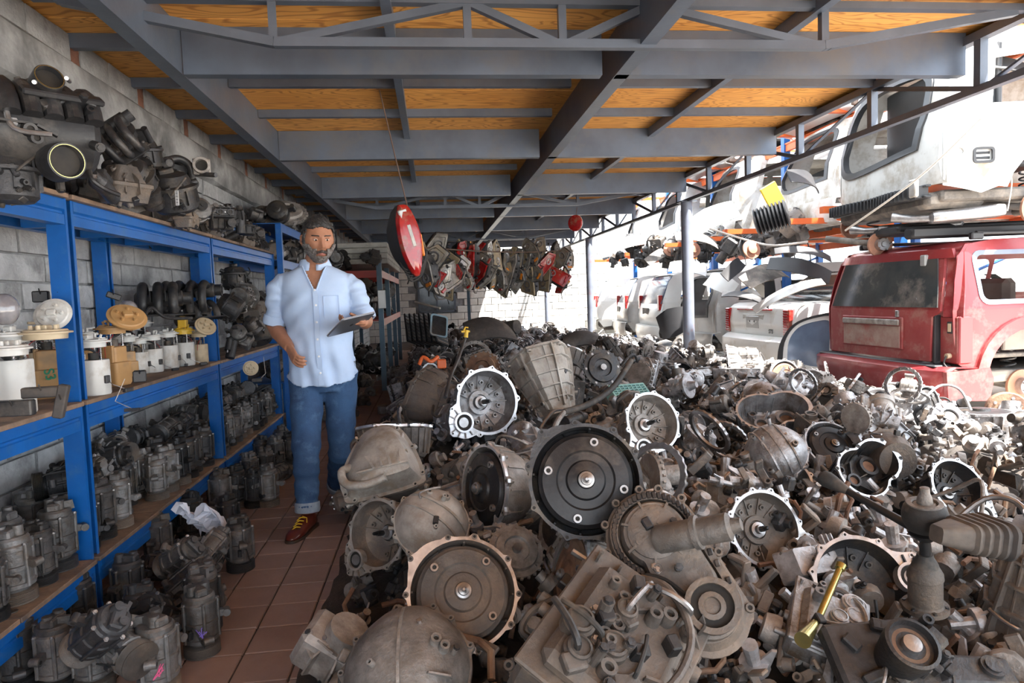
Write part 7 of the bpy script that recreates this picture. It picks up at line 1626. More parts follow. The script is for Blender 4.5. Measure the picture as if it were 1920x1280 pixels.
X = T(*atY(1517, 655, 7.3)) @ frame((-.72, -.68, .1), (0, 0, 1), -.12); do = [tuple(v.xy) for v in bez([(a, b, 0) for a, b in [(-.30, -.34), (-.32, .0), (-.20, .26), (.05, .40), (.26, .42), (.30, .1), (.28, -.34), (-.30, -.34)]], 5)][:-1]; dh = [(x * .84, .04 + y * .82) for x, y in do]
V, F = plate(do, [dh], .05); g = G('trim_black'); g.raw(V, F, X); dfr = obj('car_door', g, label='black rimmed car door frame leaning between the white and red cars', cat='door', smooth=30)
g = G('paint_white'); V, F = plate(dh, [[(x * .84, .03 + y * .8) for x, y in dh]], .02); g.raw(V, F, X @ T(0, 0, .015)); obj('inner_frame', g, dfr, smooth=30); g = G('glass_blue'); g.prism([(x * .84, .03 + y * .8) for x, y in dh], .02, .026, X); obj('glass', g, dfr, smooth=0)
for k, (px, py, Y, r) in enumerate(((1592, 430, 6.9, .11), (1408, 468, 8.3, .12), (1256, 468, 12.5, .13), (1300, 468, 11.0, .12))):
    g = G('disc_rust'); X = T(*atY(px, py, Y)) @ frame((.1, -.95, .2)); g.lathe([(r, 0), (r, .02), (r * .55, .022), (r * .5, .05), (r * .2, .055)], 30, X); obj('brake_disc', g, label=f'rusty brake disc hanging below the rack bodies, {ORD[k]} from the right' if k != 1 else 'rusty brake disc above the white saloon boot', cat='brake disc')
mixp = [lump[0], lump[1], lump[2], lump[3], alt[0]]
for k in range(46):
    px = ry.uniform(1150, 1500); t = (px - 1150) / 410; py = 487 - t * 45 + ry.uniform(-32, 10); Y = 14.5 - t * 7.0
    i = ry.randrange(5); thing('suspension_part', f"{['dark', 'beige', 'brown', 'silver', 'round'][i]} suspension part hanging under the rack bodies, {ORD[k % 20]} {['near the red car', 'by the first column', 'by the second column'][k // 20]}", 'car part', T(*atY(px, py, Y)) @ RZ(ry.uniform(0, 6)) @ RX(ry.uniform(0, 3)), 'suspension parts under the rack', mixp[i], ry.uniform(.7, 1.6))
for k in range(10):
    px = ry.uniform(1160, 1500); t = (px - 1150) / 410; Y = 14 - t * 6.5; g = G(ry.choice(('wire_light', 'cast_dark', 'rubber'))); a = atY(px, 440 - t * 20, Y); g.tube([tuple(v) for v in bez([a, a + Vector((.2, -.1, -.15)), a + Vector((.35, 0, -.4 - ry.random() * .3))], 6)], .008, 6); obj('cable', g, label=f'cable dangling from the rack bodies, {ORD[k]} one', cat='cable', group='dangling cables')
g = G('wire_light'); g.tube([tuple(v) for v in bez([atY(1585, 432, 6.0), atY(1720, 335, 5.2), atY(1840, 222, 4.7)], 8)], .009, 8); obj('rope', g, label='pale rope stretched diagonally across the cut white body', cat='rope')
g = G('wire_light'); g.tube([tuple(v) for v in bez([atY(1895, 255, 5.0), atY(1893, 300, 5.0), atY(1897, 345, 5.0), atY(1889, 395, 5.0)], 8)], .005, 6); obj('string', g, label='thin pale string hanging over the wheel arch of the cut body', cat='string')
g = G('wire_light'); g.tube([tuple(v) for v in bez([atY(1330, 428, 9.0), atY(1400, 450, 9), atY(1450, 460, 8.6), atY(1515, 453, 8.3)], 8)], .014, 6); obj('cable', g, label='thick white sagging cable above the white saloon', cat='cable')
for k, (px, py, Y) in enumerate(((1890, 770, 4.6), (1905, 815, 4.3))):
    g = G('rust' if k == 0 else 'disc_rust'); X = T(*atY(px, py, Y)) @ frame((-.5, -.85, .1)); g.lathe([(.13, -.08), (.14, -.06), (.14, 0), (.13, .01), (.06, .012), (.055, .04)], 34, X); g.m('steel'); g.lathe([(.075, .011), (.07, .03), (.02, .032)], 24, X)
    for j in range(5): g.bolt(X @ Vector((.1 * math.cos(j * 1.257), .1 * math.sin(j * 1.257), .01)), X.to_3x3() @ Vector((0, 0, 1)), .009, .012)
    obj('brake_drum', g, label=('rusty brake drum under the red car wheel arch' if k == 0 else 'brown brake drum on the ground at the right edge'), cat='brake drum')

# ================================================================== HANGING LAMPS
hl = []; rh = random.Random(21)
g = G('wire_rusty'); g.tube([tuple(atY(665, -10, 4.9)), tuple(atY(700, 120, 4.9)), tuple(atY(740, 290, 4.9)), tuple(atY(765, 392, 4.9))], .0045, 6); obj('wire', g, label='rusty wire slanting down from the roof to the big tail lamp', cat='wire')
X = T(*atY(768, 448, 4.9)) @ frame((.55, -.8, .05), (0, 0, 1), .12)
lt = thing('tail_lamp', 'big red and clear tail lamp hanging on a wire above the aisle', 'lamp', X)
o = [tuple(v.xy) for v in bez([(a, b, 0) for a, b in [(-.05, .24), (.03, .22), (.085, .05), (.075, -.10), (.03, -.25), (-.03, -.24), (-.085, -.08), (-.09, .12), (-.05, .24)]], 5)][:-1]
g = G('trim_black'); g.loft([[(x * k - (1 - k) * .12, y * k, z) for x, y in o] for k, z in ((1, 0), (.98, -.04), (.85, -.09), (.55, -.12))]); 
for k in range(8): g.boss((-.04 - .01 * (k % 2), .17 - k * .045, -.09), (-.5, 0, -1), .012, .02)
obj('housing', g, lt); g = G('lamp_red'); g.loft([[(x * k, y * k, z) for x, y in o] for k, z in ((1.01, 0), (1, .015), (.9, .032), (.6, .04))]); obj('lens', g, lt)
g = G('lamp_clear'); g.box((.0, .02, .036), (.035, .16, .012), RZ(.15), .005); obj('reversing_lens', g, lt, label='clear strip'); g = G('paint_silver'); g.box((0, .16, .025), (.07, .10, .02), RZ(.2), .006); obj('upper_trim', g, lt)
g = G('lamp_orange'); g.box((.09, -.05, 0), (.02, .16, .04), None, .008); obj('side_marker', g, lt, label='orange side marker')
g = G('rubber'); 
for k in range(5): g.tube([tuple(v) for v in bez([atY(745 + k * 3, 480, 4.95 + k * .02), atY(760 + k * 2, 505 + k * 5, 4.9), atY(790, 500 + k * 4, 4.95), atY(800, 470 + k * 3, 5.0)], 5)], .006, 6)
obj('cable_bundle', g, label='bundle of black cables looped under the big tail lamp', cat='cable')
X = T(*atY(1079, 418, 8.2)) @ frame((-.7, -.7, 0)); rl = thing('tail_lamp', 'small round red and white lamp hanging from the second truss', 'lamp', X, None, bake([('housing', (lambda g: (g.lathe([(.05, -.03), (.1, -.01), (.1, 0)], 20), g)[1])(G('plastic_white')), []), ('lens', (lambda g: (g.lathe([(.1, 0), (.095, .02), (.03, .035)], 20), g)[1])(G('lamp_red')), [])]))
g = G('wire_rusty'); g.tube([tuple(atY(1082, 388, 8.2)), tuple(atY(1080, 405, 8.2))], .004, 5); obj('wire', g, label='short wire holding the small round lamp', cat='wire')
hb = [bake(headlamp(k, k % 4 == 1)) for k in range(9)]
tws = G('wire_rusty'); A_ = atY(770, 462, 7.2); B_ = atY(1075, 468, 11.5); tws.tube([tuple(A_.lerp(B_, k / 10) + Vector((0, 0, -.05 * math.sin(k / 10 * PI)))) for k in range(11)], .008, 6); obj('wire', tws, label='long wire on which the row of old lamps hangs', cat='wire')
for row in range(2):
    n = 26
    for k in range(n):
        t = (k + .5) / n; px = 788 + 280 * t + rh.uniform(-5, 5); Y = 7.3 + 4.2 * t + rh.uniform(-.2, .2); py = (482 if row == 0 else 516) - 4 * t + rh.uniform(-12, 16); i = rh.randrange(9); red = i % 4 == 1
        thing('tail_lamp' if red else 'headlamp', f"{'red' if red else 'old'} {'tail lamp' if red else 'headlamp'} in the hanging row, {'upper' if row == 0 else 'lower'} tier, {ORD[k % 20]} from the {'left' if k < 20 else 'middle'}", 'lamp', T(*atY(px, py, Y)) @ frame((rh.uniform(-1.6, 1.6), -1, rh.uniform(-.5, .4)), (0, 0, 1), rh.uniform(-1.2, 1.2)), 'lamps hanging in a row under the roof', hb[i], rh.uniform(.75, 1.25) * (1 + .1 * (1 - t)))
# extra dark far post
g = G('rack_grey_blue'); p = atY(877, 520, 16); g.box((p.x, p.y, 1.2), (.07, .07, 2.4)); obj('support_post', g, label='thin grey blue post in front of the bright back wall', cat='post')
# items standing along the back left: dark radiators leaning
for k in range(7):
    g = G('trim_black'); p = atZ(766 + k * 9, 640, 0) ; X = T(*atY(772 + k * 9, 618, 9.8 - k * .1)) @ RZ(1.1) @ RX(-.25) @ RY(.3); g.box((0, 0, 0), (.32, .03, .42), X, .01); g.m('under_grey')
    for j in range(8): g.box((0, -.017, -.18 + j * .05), (.28, .006, .015), X)
    obj('radiator', g, label=f'dark radiator leaning in the row behind the brown gearboxes, {ORD[k]} from the left', cat='radiator', group='radiators leaning by the red rack')
g = G('cast_dark'); X = T(*atY(822, 612, 8.6)) @ frame((.35, -.8, .5), (0, 0, 1), -.3) @ Matrix.Scale(.72, 4); g.prism(rrect(.3, .42, .05), 0, .03, X); g.m('light_blue_rim'); V, F = plate(rrect(.32, .44, .06), [rrect(.26, .38, .04)], .03); g.raw(V, F, X @ T(0, 0, .01)); obj('window_frame', g, label='blue rimmed dark glass leaning among the radiators', cat='frame')
# ================================================================== THE MAN
mat('skin', (0.43, 0.205, 0.125), (0.37, 0.17, 0.10), 0.5, 0, 30, 0.06, 200, spec=0.35)
mat('hair', (0.022, 0.02, 0.02), (0.05, 0.048, 0.048), 0.5, 0, 60, 0.5, 150, dust=(0.15, 0.145, 0.145), dust_amt=0.15, dscale=20)
mat('hair_grey', (0.13, 0.125, 0.12), (0.05, 0.046, 0.044), 0.6, 0, 90, 0.5, 200)
mat('beard', (0.26, 0.245, 0.235), (0.09, 0.07, 0.06), 0.75, 0, 80, 0.6, 220)
mat('moustache', (0.045, 0.03, 0.025), (0.10, 0.08, 0.07), 0.7, 0, 80, 0.6, 220)
mat('shirt', (0.47, 0.60, 0.82), (0.45, 0.58, 0.80), 0.85, 0, 26, 0.08, 60)
mat('shirt_inner', (0.72, 0.78, 0.88), rough=0.85)
mat('denim', (0.04, 0.10, 0.215), (0.024, 0.06, 0.14), 0.85, 0, 9, 0.25, 200, dust=(0.09, 0.17, 0.30), dust_amt=0.25, dscale=6)
mat('denim_inside', (0.34, 0.40, 0.47), (0.26, 0.31, 0.38), 0.9, 0, 30)
mat('leather', (0.16, 0.028, 0.015), (0.09, 0.015, 0.01), 0.28, 0, 9, 0.05, 60, coat=0.3)
mat('sole', (0.05, 0.03, 0.02), rough=0.6); mat('lace', (0.65, 0.42, 0.03), rough=0.6)
mat('eye_white', (0.72, 0.68, 0.64), rough=0.2); mat('iris', (0.03, 0.015, 0.01), rough=0.15); mat('lips', (0.36, 0.13, 0.10), rough=0.4)
mat('tablet_back', (0.24, 0.25, 0.28), rough=0.3, metal=0.7); mat('tablet_rim', (0.75, 0.75, 0.80), rough=0.25, metal=0.5); mat('screen', (0.01, 0.01, 0.012), rough=0.08); mat('button_white', (0.8, 0.82, 0.86), rough=0.4)
MO = Vector((-0.68, 4.05, 0))
man = thing('person', 'man in light blue shirt and blue jeans walking with a tablet in hand', 'person', Matrix.Translation(MO))
def mp(px, py, Y): return atY(px, py, Y) - MO
def mobj(name, g, mats=None, par=None, label=None, smooth=60): return obj(name, g, par or man, label=label, smooth=smooth)
def remesh(g, vox, it=6, fac=.5):
    me = g.mesh('tmp', 0); o = bpy.data.objects.new('tmp', me); C.objects.link(o)
    m_ = o.modifiers.new('r', 'REMESH'); m_.mode = 'VOXEL'; m_.voxel_size = vox; s_ = o.modifiers.new('s', 'SMOOTH'); s_.iterations = it; s_.factor = fac
    dg = bpy.context.evaluated_depsgraph_get(); me2 = bpy.data.meshes.new_from_object(o.evaluated_get(dg)); bpy.data.objects.remove(o)
    me2.materials.clear(); me2.materials.append(M[g.mats[0]]); me2.polygons.foreach_set('use_smooth', [True] * len(me2.polygons)); return me2
# ---- head
HC = mp(597, 449, 3.98); HRm = T(*HC) @ RZ(.36) @ RX(.13)      # face -Y, turned a little to picture right, chin down
def gs(x, z, x0, z0, sx, sz): return math.exp(-((x - x0) / sx) ** 2 - ((z - z0) / sz) ** 2)
def head_pt(u, v, off=0.0, ret=False):
    """u longitude (0 = front), v latitude"""
    x = math.sin(u) * math.cos(v); y = -math.cos(u) * math.cos(v); z = math.sin(v)
    # superellipse style proportions
    Z = z * .125
    wz = .078 * (1 - .0 * z); 
    if z < 0: wz *= 1 - .30 * (-z) ** 1.6
    else: wz *= 1 - .05 * z
    dp = .098 if y > 0 else .092
    if z < 0 and y > 0: dp *= 1 - .35 * (-z)
    X_ = x * wz * (1 + .10 * (1 - abs(z))); Y_ = y * dp
    if y < 0:
        fr = min(1, -y * 1.6)
        # flatten face
        Y_ = -(.092 * (1 - (1 - min(1, -y)) ** 1.7)) if False else Y_
        b = 0
        b += .018 * gs(X_, Z, 0, -.012, .0095, .024) + .027 * gs(X_, Z, 0, -.036, .0125, .011) + .008 * gs(abs(X_), Z, .014, -.040, .007, .007)
        b -= .013 * gs(abs(X_), Z, .032, .006, .017, .012); b += .007 * gs(abs(X_), Z, .030, .026, .022, .008)
        b += .005 * gs(abs(X_), Z, .045, -.028, .016, .018); b += .007 * gs(X_, Z, 0, -.064, .022, .006) + .008 * gs(X_, Z, 0, -.075, .018, .006) - .004 * gs(X_, Z, 0, -.0695, .022, .0025)
        b -= .004 * gs(X_, Z, 0, -.088, .02, .006); b += .012 * gs(X_, Z, 0, -.106, .024, .014); b += .007 * gs(abs(X_), Z, .03, -.10, .02, .02)
        Y_ -= b * fr
    p = Vector((X_, Y_, Z)); return p + Vector((x, y, z)).normalized() * off
NU, NVv = 72, 48
hg = G('skin'); rings = []
for j in range(1, NVv):
    v = -PI / 2 + PI * j / NVv; rings.append([tuple(HRm @ head_pt(2 * PI * i / NU, v)) for i in range(NU)])
hg.loft(rings)
# neck, chest and trunk, arms, hands, legs: overlapping volumes fused into one skin
def ell(c, rx, ry, n=28, tilt=0): return [(c[0] + rx * math.cos(2 * PI * i / n), c[1] + ry * math.sin(2 * PI * i / n), c[2] + tilt * math.sin(2 * PI * i / n)) for i in range(n)]
NB = mp(590, 500, 4.06); xs_ = lambda z: NB.x + (z - 1.49) * -.02
TR = [(.84, .165, .115), (.95, .165, .115), (1.1, .165, .115), (1.25, .175, .115), (1.36, .17, .10), (1.43, .13, .085), (1.475, .075, .068)]
cy = lambda z: .02 + (1.45 - z) * -.01
hg.loft([ell((xs_(z), cy(z), z), a, b) for z, a, b in TR])
hg.tube([(NB.x, .03, 1.42), (NB.x, .02, 1.49), tuple(HC + Vector((0, .02, -.06)))], [.072, .064, .060], 20)
SR, ER, WR, HR_ = mp(525, 538, 4.07), mp(514, 612, 4.10), mp(543, 652, 3.90), mp(556, 672, 3.84)
SL, EL, WL, HL_ = mp(660, 537, 4.07), mp(686, 602, 4.02), mp(680, 603, 3.80), mp(669, 607, 3.74)
for S_, E_, W_, H_ in ((SR, ER, WR, HR_), (SL, EL, WL, HL_)):
    hg.tube([tuple(v) for v in (S_, S_.lerp(E_, .5), E_, E_.lerp(W_, .3), E_.lerp(W_, .7), W_)], [.045, .046, .043, .045, .037, .029], 16)
def hand(W_, H_, nrm, curl, thumb, flip=1, bend2=None):
    d = (H_ - W_).normalized(); n = Vector(nrm); n = (n - d * n.dot(d)).normalized(); s_ = d.cross(n) * flip
    o = [(-.024, -.014), (.024, -.014), (.040, .0), (.024, .014), (-.024, .014), (-.036, 0)]
    Xh = Matrix((s_, n, d)).transposed().to_4x4()
    hg.loft([[tuple(W_ + s_ * x * k + n * y * k2 + d * z) for x, y in o] for k, k2, z in ((.75, 1.3, -.01), (.95, 1.15, .03), (1.08, 1.0, .07), (1.0, .8, .09))])
    tips = []
    for k, (off, L_) in enumerate(((-.030, .066), (-.010, .076), (.011, .072), (.030, .056))):
        p = W_ + s_ * off + d * .082; pts = [p - d * .02, p]; a = 0
        for q, fr in enumerate((.42, .32, .26)):
            a += curl[q] * (1 + .08 * k); p = p + (d * math.cos(a) + n * math.sin(a)) * L_ * fr; pts.append(p)
        hg.tube([tuple(v) for v in pts], [.009, .0092, .0088, .0082, .0068], 10); tips.append(pts[-1])
    p = W_ - s_ * .026 * thumb + d * .02; td = (-s_ * thumb * .62 + d * .62 + n * .42).normalized(); p2 = p + td * .038; p3 = p2 + (td * .6 + d * .55 + n * .25).normalized() * .03; p4 = p3 + (td * .3 + d * .7 + n * .4).normalized() * .024
    hg.tube([tuple(v) for v in (W_ + d * .015, p, p2, p3, p4)], [.014, .0125, .0115, .0102, .008], 10)
hand(WR, HR_ + Vector((.01, -.02, -.035)), (.75, .5, .0), (.42, .5, .45), 1)
hand(WL, WL + Vector((-.085, -.045, -.005)), (-.25, .1, .95), (.35, .6, .5), 1)
KR, AR_, KL, AL = mp(574, 856, 3.88), mp(577, 962, 3.84), mp(640, 845, 4.12), mp(633, 915, 4.42)
HPR, HPL = Vector((NB.x - .08, .03, .86)), Vector((NB.x + .11, .03, .86))
for Hh, K_, A_ in ((HPR, KR, AR_), (HPL, KL, AL)): hg.tube([tuple(v) for v in (Hh, Hh.lerp(K_, .5), K_, K_.lerp(A_, .35), A_)], [.085, .072, .052, .055, .036], 16)
# ears
for s_ in (-1, 1):
    c_ = Vector((s_ * .083, .014, -.008)); hg.tube([tuple(HRm @ (c_ + Vector((s_ * q, .014 * math.cos(a) + .004, .030 * math.sin(a))))) for q, a in ((.0, 2.4), (.006, 1.8), (.009, 1.0), (.010, .2), (.006, -.6), (.0, -1.5), (-.002, -1.9))], [.005, .006, .0065, .006, .0055, .006, .004], 8)
    hg.sphere(tuple(HRm @ c_), .012, None, 10, 6)
body_me = remesh(hg, .0042, 5, .5); bo = obj('body', body_me, man, smooth=0)
body_me.polygons.foreach_set('use_smooth', [True] * len(body_me.polygons))
# hair, beard, moustache, brows: offset shells over regions of the head
def shell(name, m, mask, off, noise=0.0, seed=0, label=None, res=(120, 90)):
    r = random.Random(seed); nu, nv = res; V = []; idx = {}; F = []; keep = {}
    for j in range(1, nv):
        v = -PI / 2 + PI * j / nv
        for i in range(nu):
            u = 2 * PI * i / nu; u = u - 2 * PI if u > PI else u; p = head_pt(u, v); keep[(i, j)] = mask(u, v, p)
    def vid(i, j, inner):
        i %= nu; k = (i, j, inner)
        if k not in idx:
            u = 2 * PI * i / nu; v = -PI / 2 + PI * j / nv; w_ = max(0, keep.get((i, j), 0)); uu = u - 2 * PI if u > PI else u
            o_ = (off * min(1, w_ * 2.2) * (1 + noise * (math.sin(uu * 21 + 6 * math.sin(v * 7)) * .5 + math.sin(v * 33 + uu * 9) * .3 + r.uniform(-.3, .3)))) if not inner else -.004
            idx[k] = len(V); V.append(tuple(HRm @ head_pt(u, v, o_)))
        return idx[k]
    cells = {(i, j) for j in range(1, nv - 1) for i in range(nu) if all(keep.get(((i + a) % nu, j + b), 0) > 0 for a in (0, 1) for b in (0, 1))}
    for i, j in cells:
        F.append((vid(i, j, 0), vid(i + 1, j, 0), vid(i + 1, j + 1, 0), vid(i, j + 1, 0)))
    g = G(m); g.raw(V, F); o = mobj(name, g, label=label, smooth=60); md = o.modifiers.new('s', 'SOLIDIFY'); md.thickness = .005; md.offset = -1; return o
def hairmask(u, v, p):
    x, y, z = p; hairline = .062 + .006 * math.cos(x * 60) if y < -.03 else (.062 - (y + .03) * 1.9 if y < .03 else -.06)
    if -.04 < y < .028 and abs(x) > .05: hairline = max(min(hairline, .04), .030)
    return min(1, (z - hairline) * 60) if z > hairline else 0
shell('hair', 'hair', hairmask, .013, .3, 1)
shell('sideburn', 'hair_grey', lambda u, v, p: (1 if (abs(p.x) > .058 and -.034 < p.y < .0 and -.03 < p.z < .04) else 0), .006, .4, 2, 'greying sideburns')['kind'] = 'stuff'
def beardmask(u, v, p):
    x, y, z = p
    if y > -.004 or z > -.02: return 0
    if z < -.119: return 0
    top = -.045 if abs(x) < .045 else -.045 + (abs(x) - .045) * 1.3
    if abs(x) < .024 and z > -.082: return 0
    if z > top: return 0
    return min(1, (top - z) * 45 + .1) * min(1, .35 + (.02 - y) * 14)
shell('beard', 'beard', beardmask, .007, .5, 3, 'short grey beard')
shell('moustache', 'moustache', lambda u, v, p: 1 if (p.y < 0 and abs(p.x) < .032 and -.0645 + abs(p.x) * -.25 < p.z < -.050 - abs(p.x) * .22) else 0, .006, .4, 4, 'dark moustache', (240, 200))
for s_ in (-1, 1): pass
shell('eyebrow', 'hair', lambda u, v, p: 1 if (p.y < 0 and .012 < abs(p.x) < .052 and .019 + .10 * (abs(p.x) - .012) - (abs(p.x) - .03) ** 2 * 6 < p.z < .0275 + .06 * (abs(p.x) - .012) - (abs(p.x) - .03) ** 2 * 5) else 0, .003, .3, 5, 'dark eyebrows', (260, 200))['kind'] = 'stuff'
shell('lips', 'lips', lambda u, v, p: 1 if (p.y < 0 and abs(p.x) < .022 - abs(p.z + .071) * 1.0 and -.080 < p.z < -.066) else 0, .0015, 0, 6, None, (240, 200))
for s_ in (-1, 1):
    c_ = Vector((s_ * .031, -.0735, .003)); g = G('eye_white'); g.sphere((0, 0, 0), (.0125, .0115, .0105), HRm @ T(*c_), 16, 10); e = mobj('eye', g); g = G('iris'); g.lathe([(.0055, 0), (.005, .0012), (.001, .0016)], 14, HRm @ T(c_.x + .001, c_.y - .0105, c_.z - .002) @ frame((0, -1, -.12))); obj('iris', g, e)
    g = G('skin'); g.tube([tuple(HRm @ (c_ + Vector((q * .0135, -.0095 + abs(q) * .007, .0055 - q * q * .005)))) for q in (-1, -.6, -.2, .2, .6, 1)], .0034, 8); g.tube([tuple(HRm @ (c_ + Vector((q * .0125, -.0085 + abs(q) * .006, -.0065 + q * q * .004)))) for q in (-1, -.6, -.2, .2, .6, 1)], .0026, 8); mobj('eyelid', g)
# ---- shirt
def wr(x, y, z, s_=1.0):   # soft folds
    return .7 * s_ * (.004 * math.sin(z * 31 + x * 17 + 2 * math.sin(x * 9)) + .003 * math.sin(z * 55 - x * 38 + y * 20) + .0035 * math.sin(x * 44 + z * 9))
SH = [(.815, .205, .150), (.86, .200, .150), (.93, .192, .150), (1.0, .188, .150), (1.07, .187, .148), (1.14, .190, .146), (1.21, .198, .144), (1.28, .205, .138), (1.33, .210, .130), (1.37, .212, .122), (1.40, .205, .112), (1.425, .182, .104), (1.45, .140, .096), (1.468, .100, .088), (1.478, .082, .082)]
NS = 72; rows = []
Z = [SH[0][0] + (SH[-1][0] - SH[0][0]) * k / 60 for k in range(61)]
def lerpSH(z):
    for (z0, a0, b0), (z1, a1, b1) in zip(SH, SH[1:]):
        if z <= z1 + 1e-9: t = (z - z0) / (z1 - z0); return a0 + (a1 - a0) * t, b0 + (b1 - b0) * t
    return SH[-1][1:]
V = []; F = []
for z in Z:
    a, b = lerpSH(z)
    for i in range(NS):
        th = 2 * PI * i / NS; c_, s_ = math.cos(th), math.sin(th); q = abs(c_) ** .85 * (1 if c_ > 0 else -1); w_ = wr(c_ * .2, s_ * .15, z) * (1.2 if z < 1.3 else .4)
        zz = z - (.028 * max(0, -s_) if z < .83 else 0) + (.03 * abs(c_) ** 3 if z < .83 else 0); bel = .025 * max(0, -s_) * math.exp(-((z - 1.02) / .13) ** 2)
        V.append((xs_(z) + q * (a + w_), cy(z) + s_ * (b + w_ + bel), zz))
def vopen(x, y, z): return y < cy(z) - .02 and z > 1.325 and abs(x - xs_(z) - .012 + (z - 1.33) * .03) < (z - 1.325) * .42
for j in range(len(Z) - 1):
    for i in range(NS):
        i2 = (i + 1) % NS; q = [j * NS + i, j * NS + i2, (j + 1) * NS + i2, (j + 1) * NS + i]; c_ = sum((Vector(V[k]) for k in q), Vector()) / 4
        if not vopen(*c_): F.append(tuple(q))
g = G('shirt'); n_ = len(Z); g.raw(V, [tuple([j * NS + i, j * NS + (i + 1) % NS, (j + 1) * NS + (i + 1) % NS, (j + 1) * NS + i]) for j in range(n_ - 1) for i in range(NS)] + [tuple(range(NS))[::-1], tuple((n_ - 1) * NS + i for i in range(NS))])
def sleeve(S_, E_, ext):
    sg = 1 if S_.x < NB.x else -1; st = S_ + Vector((sg * .075, 0, .035)); en = S_.lerp(E_, ext); P_ = bez([st, S_ + Vector((-sg * .004, 0, -.01)), S_.lerp(E_, .45), en], 7); n = len(P_)
    g.tube([tuple(p) for p in P_], [.060 + .010 * math.sin(min(1, k / n * 1.6) * PI) - .002 * (k / n) + .0035 * math.sin(k * 1.9) + .002 * math.sin(k * 3.1) for k in range(n)], 24); return en, (E_ - S_)
e1, d1 = sleeve(SR, ER, .88); e2, d2 = sleeve(SL, EL, .90)
sme = remesh(g, .0065, 4, .5)
bm = bmesh.new(); bm.from_mesh(sme)
for v in bm.verts:     # folds: pulled from the buttons, gathered at the elbows
    x, y, z = v.co; lo_ = max(0, min(1, (1.15 - z) / .3)); f = lo_ * (.0042 * math.sin(x * 48 + 1.6 * math.sin(z * 7)) + .002 * math.sin(x * 95 + z * 9)) + (1 - lo_) * .0024 * math.sin((x - NB.x) * (34 if x > NB.x else -34) + z * 38) + (.004 * math.sin(z * 75 + y * 25) if abs(x - NB.x) > .20 else 0); v.co += v.normal * f * (1.4 if z < 1.32 else .7)
dead = [f for f in bm.faces if (lambda c: vopen(*c) or (c.z > 1.470 and (c.x - xs_(1.47)) ** 2 + (c.y - cy(1.47)) ** 2 < .0070) or (f.normal.z < -.75 and c.z < .86) or (c - e1).dot(d1.normalized()) > -.004 and (c - e1).length < .09 or (c - e2).dot(d2.normalized()) > -.004 and (c - e2).length < .09)(f.calc_center_median())]
bmesh.ops.delete(bm, geom=dead, context='FACES'); bm.to_mesh(sme); bm.free(); sme.polygons.foreach_set('use_smooth', [True] * len(sme.polygons))
so = obj('shirt', sme, man, smooth=0); md = so.modifiers.new('s', 'SOLIDIFY'); md.thickness = .003; md.offset = -1
for e_, d_ in ((e1, d1), (e2, d2)):
    c = G('shirt'); X = T(*e_) @ frame(d_); c.lathe([(.055, -.04), (.066, -.036), (.068, -.012), (.066, .012), (.060, .016), (.05, .012)], 26, X, False); obj('rolled_cuff', c, so)
# collar wings, placket, buttons, pocket
vx = lambda z: xs_(z) + .012 - (z - 1.33) * .03
for s_ in (-1, 1):
    c = G('shirt'); z0 = 1.478; P_ = []
    ring = []
    for k in range(9):
        a = math.radians(-78 + k * 33 / 2 * 1.0) if s_ > 0 else math.radians(-102 - k * 33 / 2); ring.append((a))
    lo = [(xs_(1.47) + .086 * math.cos(a), cy(1.47) + .082 * math.sin(a), 1.462) for a in ring]; hi = [(xs_(1.47) + .078 * math.cos(a), cy(1.47) + .068 * math.sin(a) + .004, 1.512) for a in ring]; ou = [(xs_(1.47) + .098 * math.cos(a), cy(1.47) + .096 * math.sin(a), 1.468 - (.022 if k < 2 else 0)) for k, a in enumerate(ring)]
    n = len(ring); Vv = lo + hi + ou; Ff = [(k, k + 1, n + k + 1, n + k) for k in range(n - 1)] + [(n + k, n + k + 1, 2 * n + k + 1, 2 * n + k) for k in range(n - 1)]; c.raw(Vv, Ff); o_ = obj('collar', c, so); md = o_.modifiers.new('s', 'SOLIDIFY'); md.thickness = .003
    # lapel edge down the opening
    c = G('shirt'); P_ = [];
    for k in range(9):
        z = 1.325 + k * .0175; a, b = lerpSH(min(z, 1.478)); hx = (z - 1.325) * .42 + .004; x = vx(z) + s_ * hx; yy = cy(z) - (b + .006) * math.sqrt(max(.02, 1 - ((x - xs_(z)) / a) ** 2)); P_.append((x, yy, z))
    c.tube(P_, .0042, 8); obj('front_edge', c, so)
c = G('shirt')
def front(z, dx): a, b = lerpSH(z); x = vx(z) + dx if z > 1.3 else xs_(z) + .014 + dx; bel = .025 * math.exp(-((z - 1.02) / .13) ** 2); return (x, cy(z) - (b + bel + .007) * (1 - .5 * ((x - xs_(z)) / a) ** 2), z)
for k in range(28):
    z = .80 + k * .019; p, q = front(z, 0), front(z + .019, 0); c.fin([(p[0] - .014, p[1], p[2]), (p[0] + .014, p[1], p[2]), (q[0] + .014, q[1], q[2]), (q[0] - .014, q[1], q[2])], .004)
obj('placket', c, so)
for z in (.87, .965, 1.06, 1.155, 1.25, 1.335): p = front(z, 0); c = G('button_white'); c.lathe([(.0062, 0), (.0062, .002), (.003, .003)], 12, T(p[0], p[1] - .002, p[2]) @ frame((0, -1, 0))); obj('button', c, so)
c = G('shirt'); 
for a, b in (((.055, 1.30), (.135, 1.30)), ((.055, 1.30), (.055, 1.18)), ((.135, 1.30), (.135, 1.18)), ((.055, 1.18), (.095, 1.165)), ((.135, 1.18), (.095, 1.165))):
    def fp_(x, z): aa, bb = lerpSH(z); return (xs_(z) + x, cy(z) - (bb + .008) * (1 - .5 * (x / aa) ** 2), z)
    c.tube([fp_(*a), fp_((a[0] + b[0]) / 2, (a[1] + b[1]) / 2), fp_(*b)], .0022, 6)
obj('pocket', c, so)
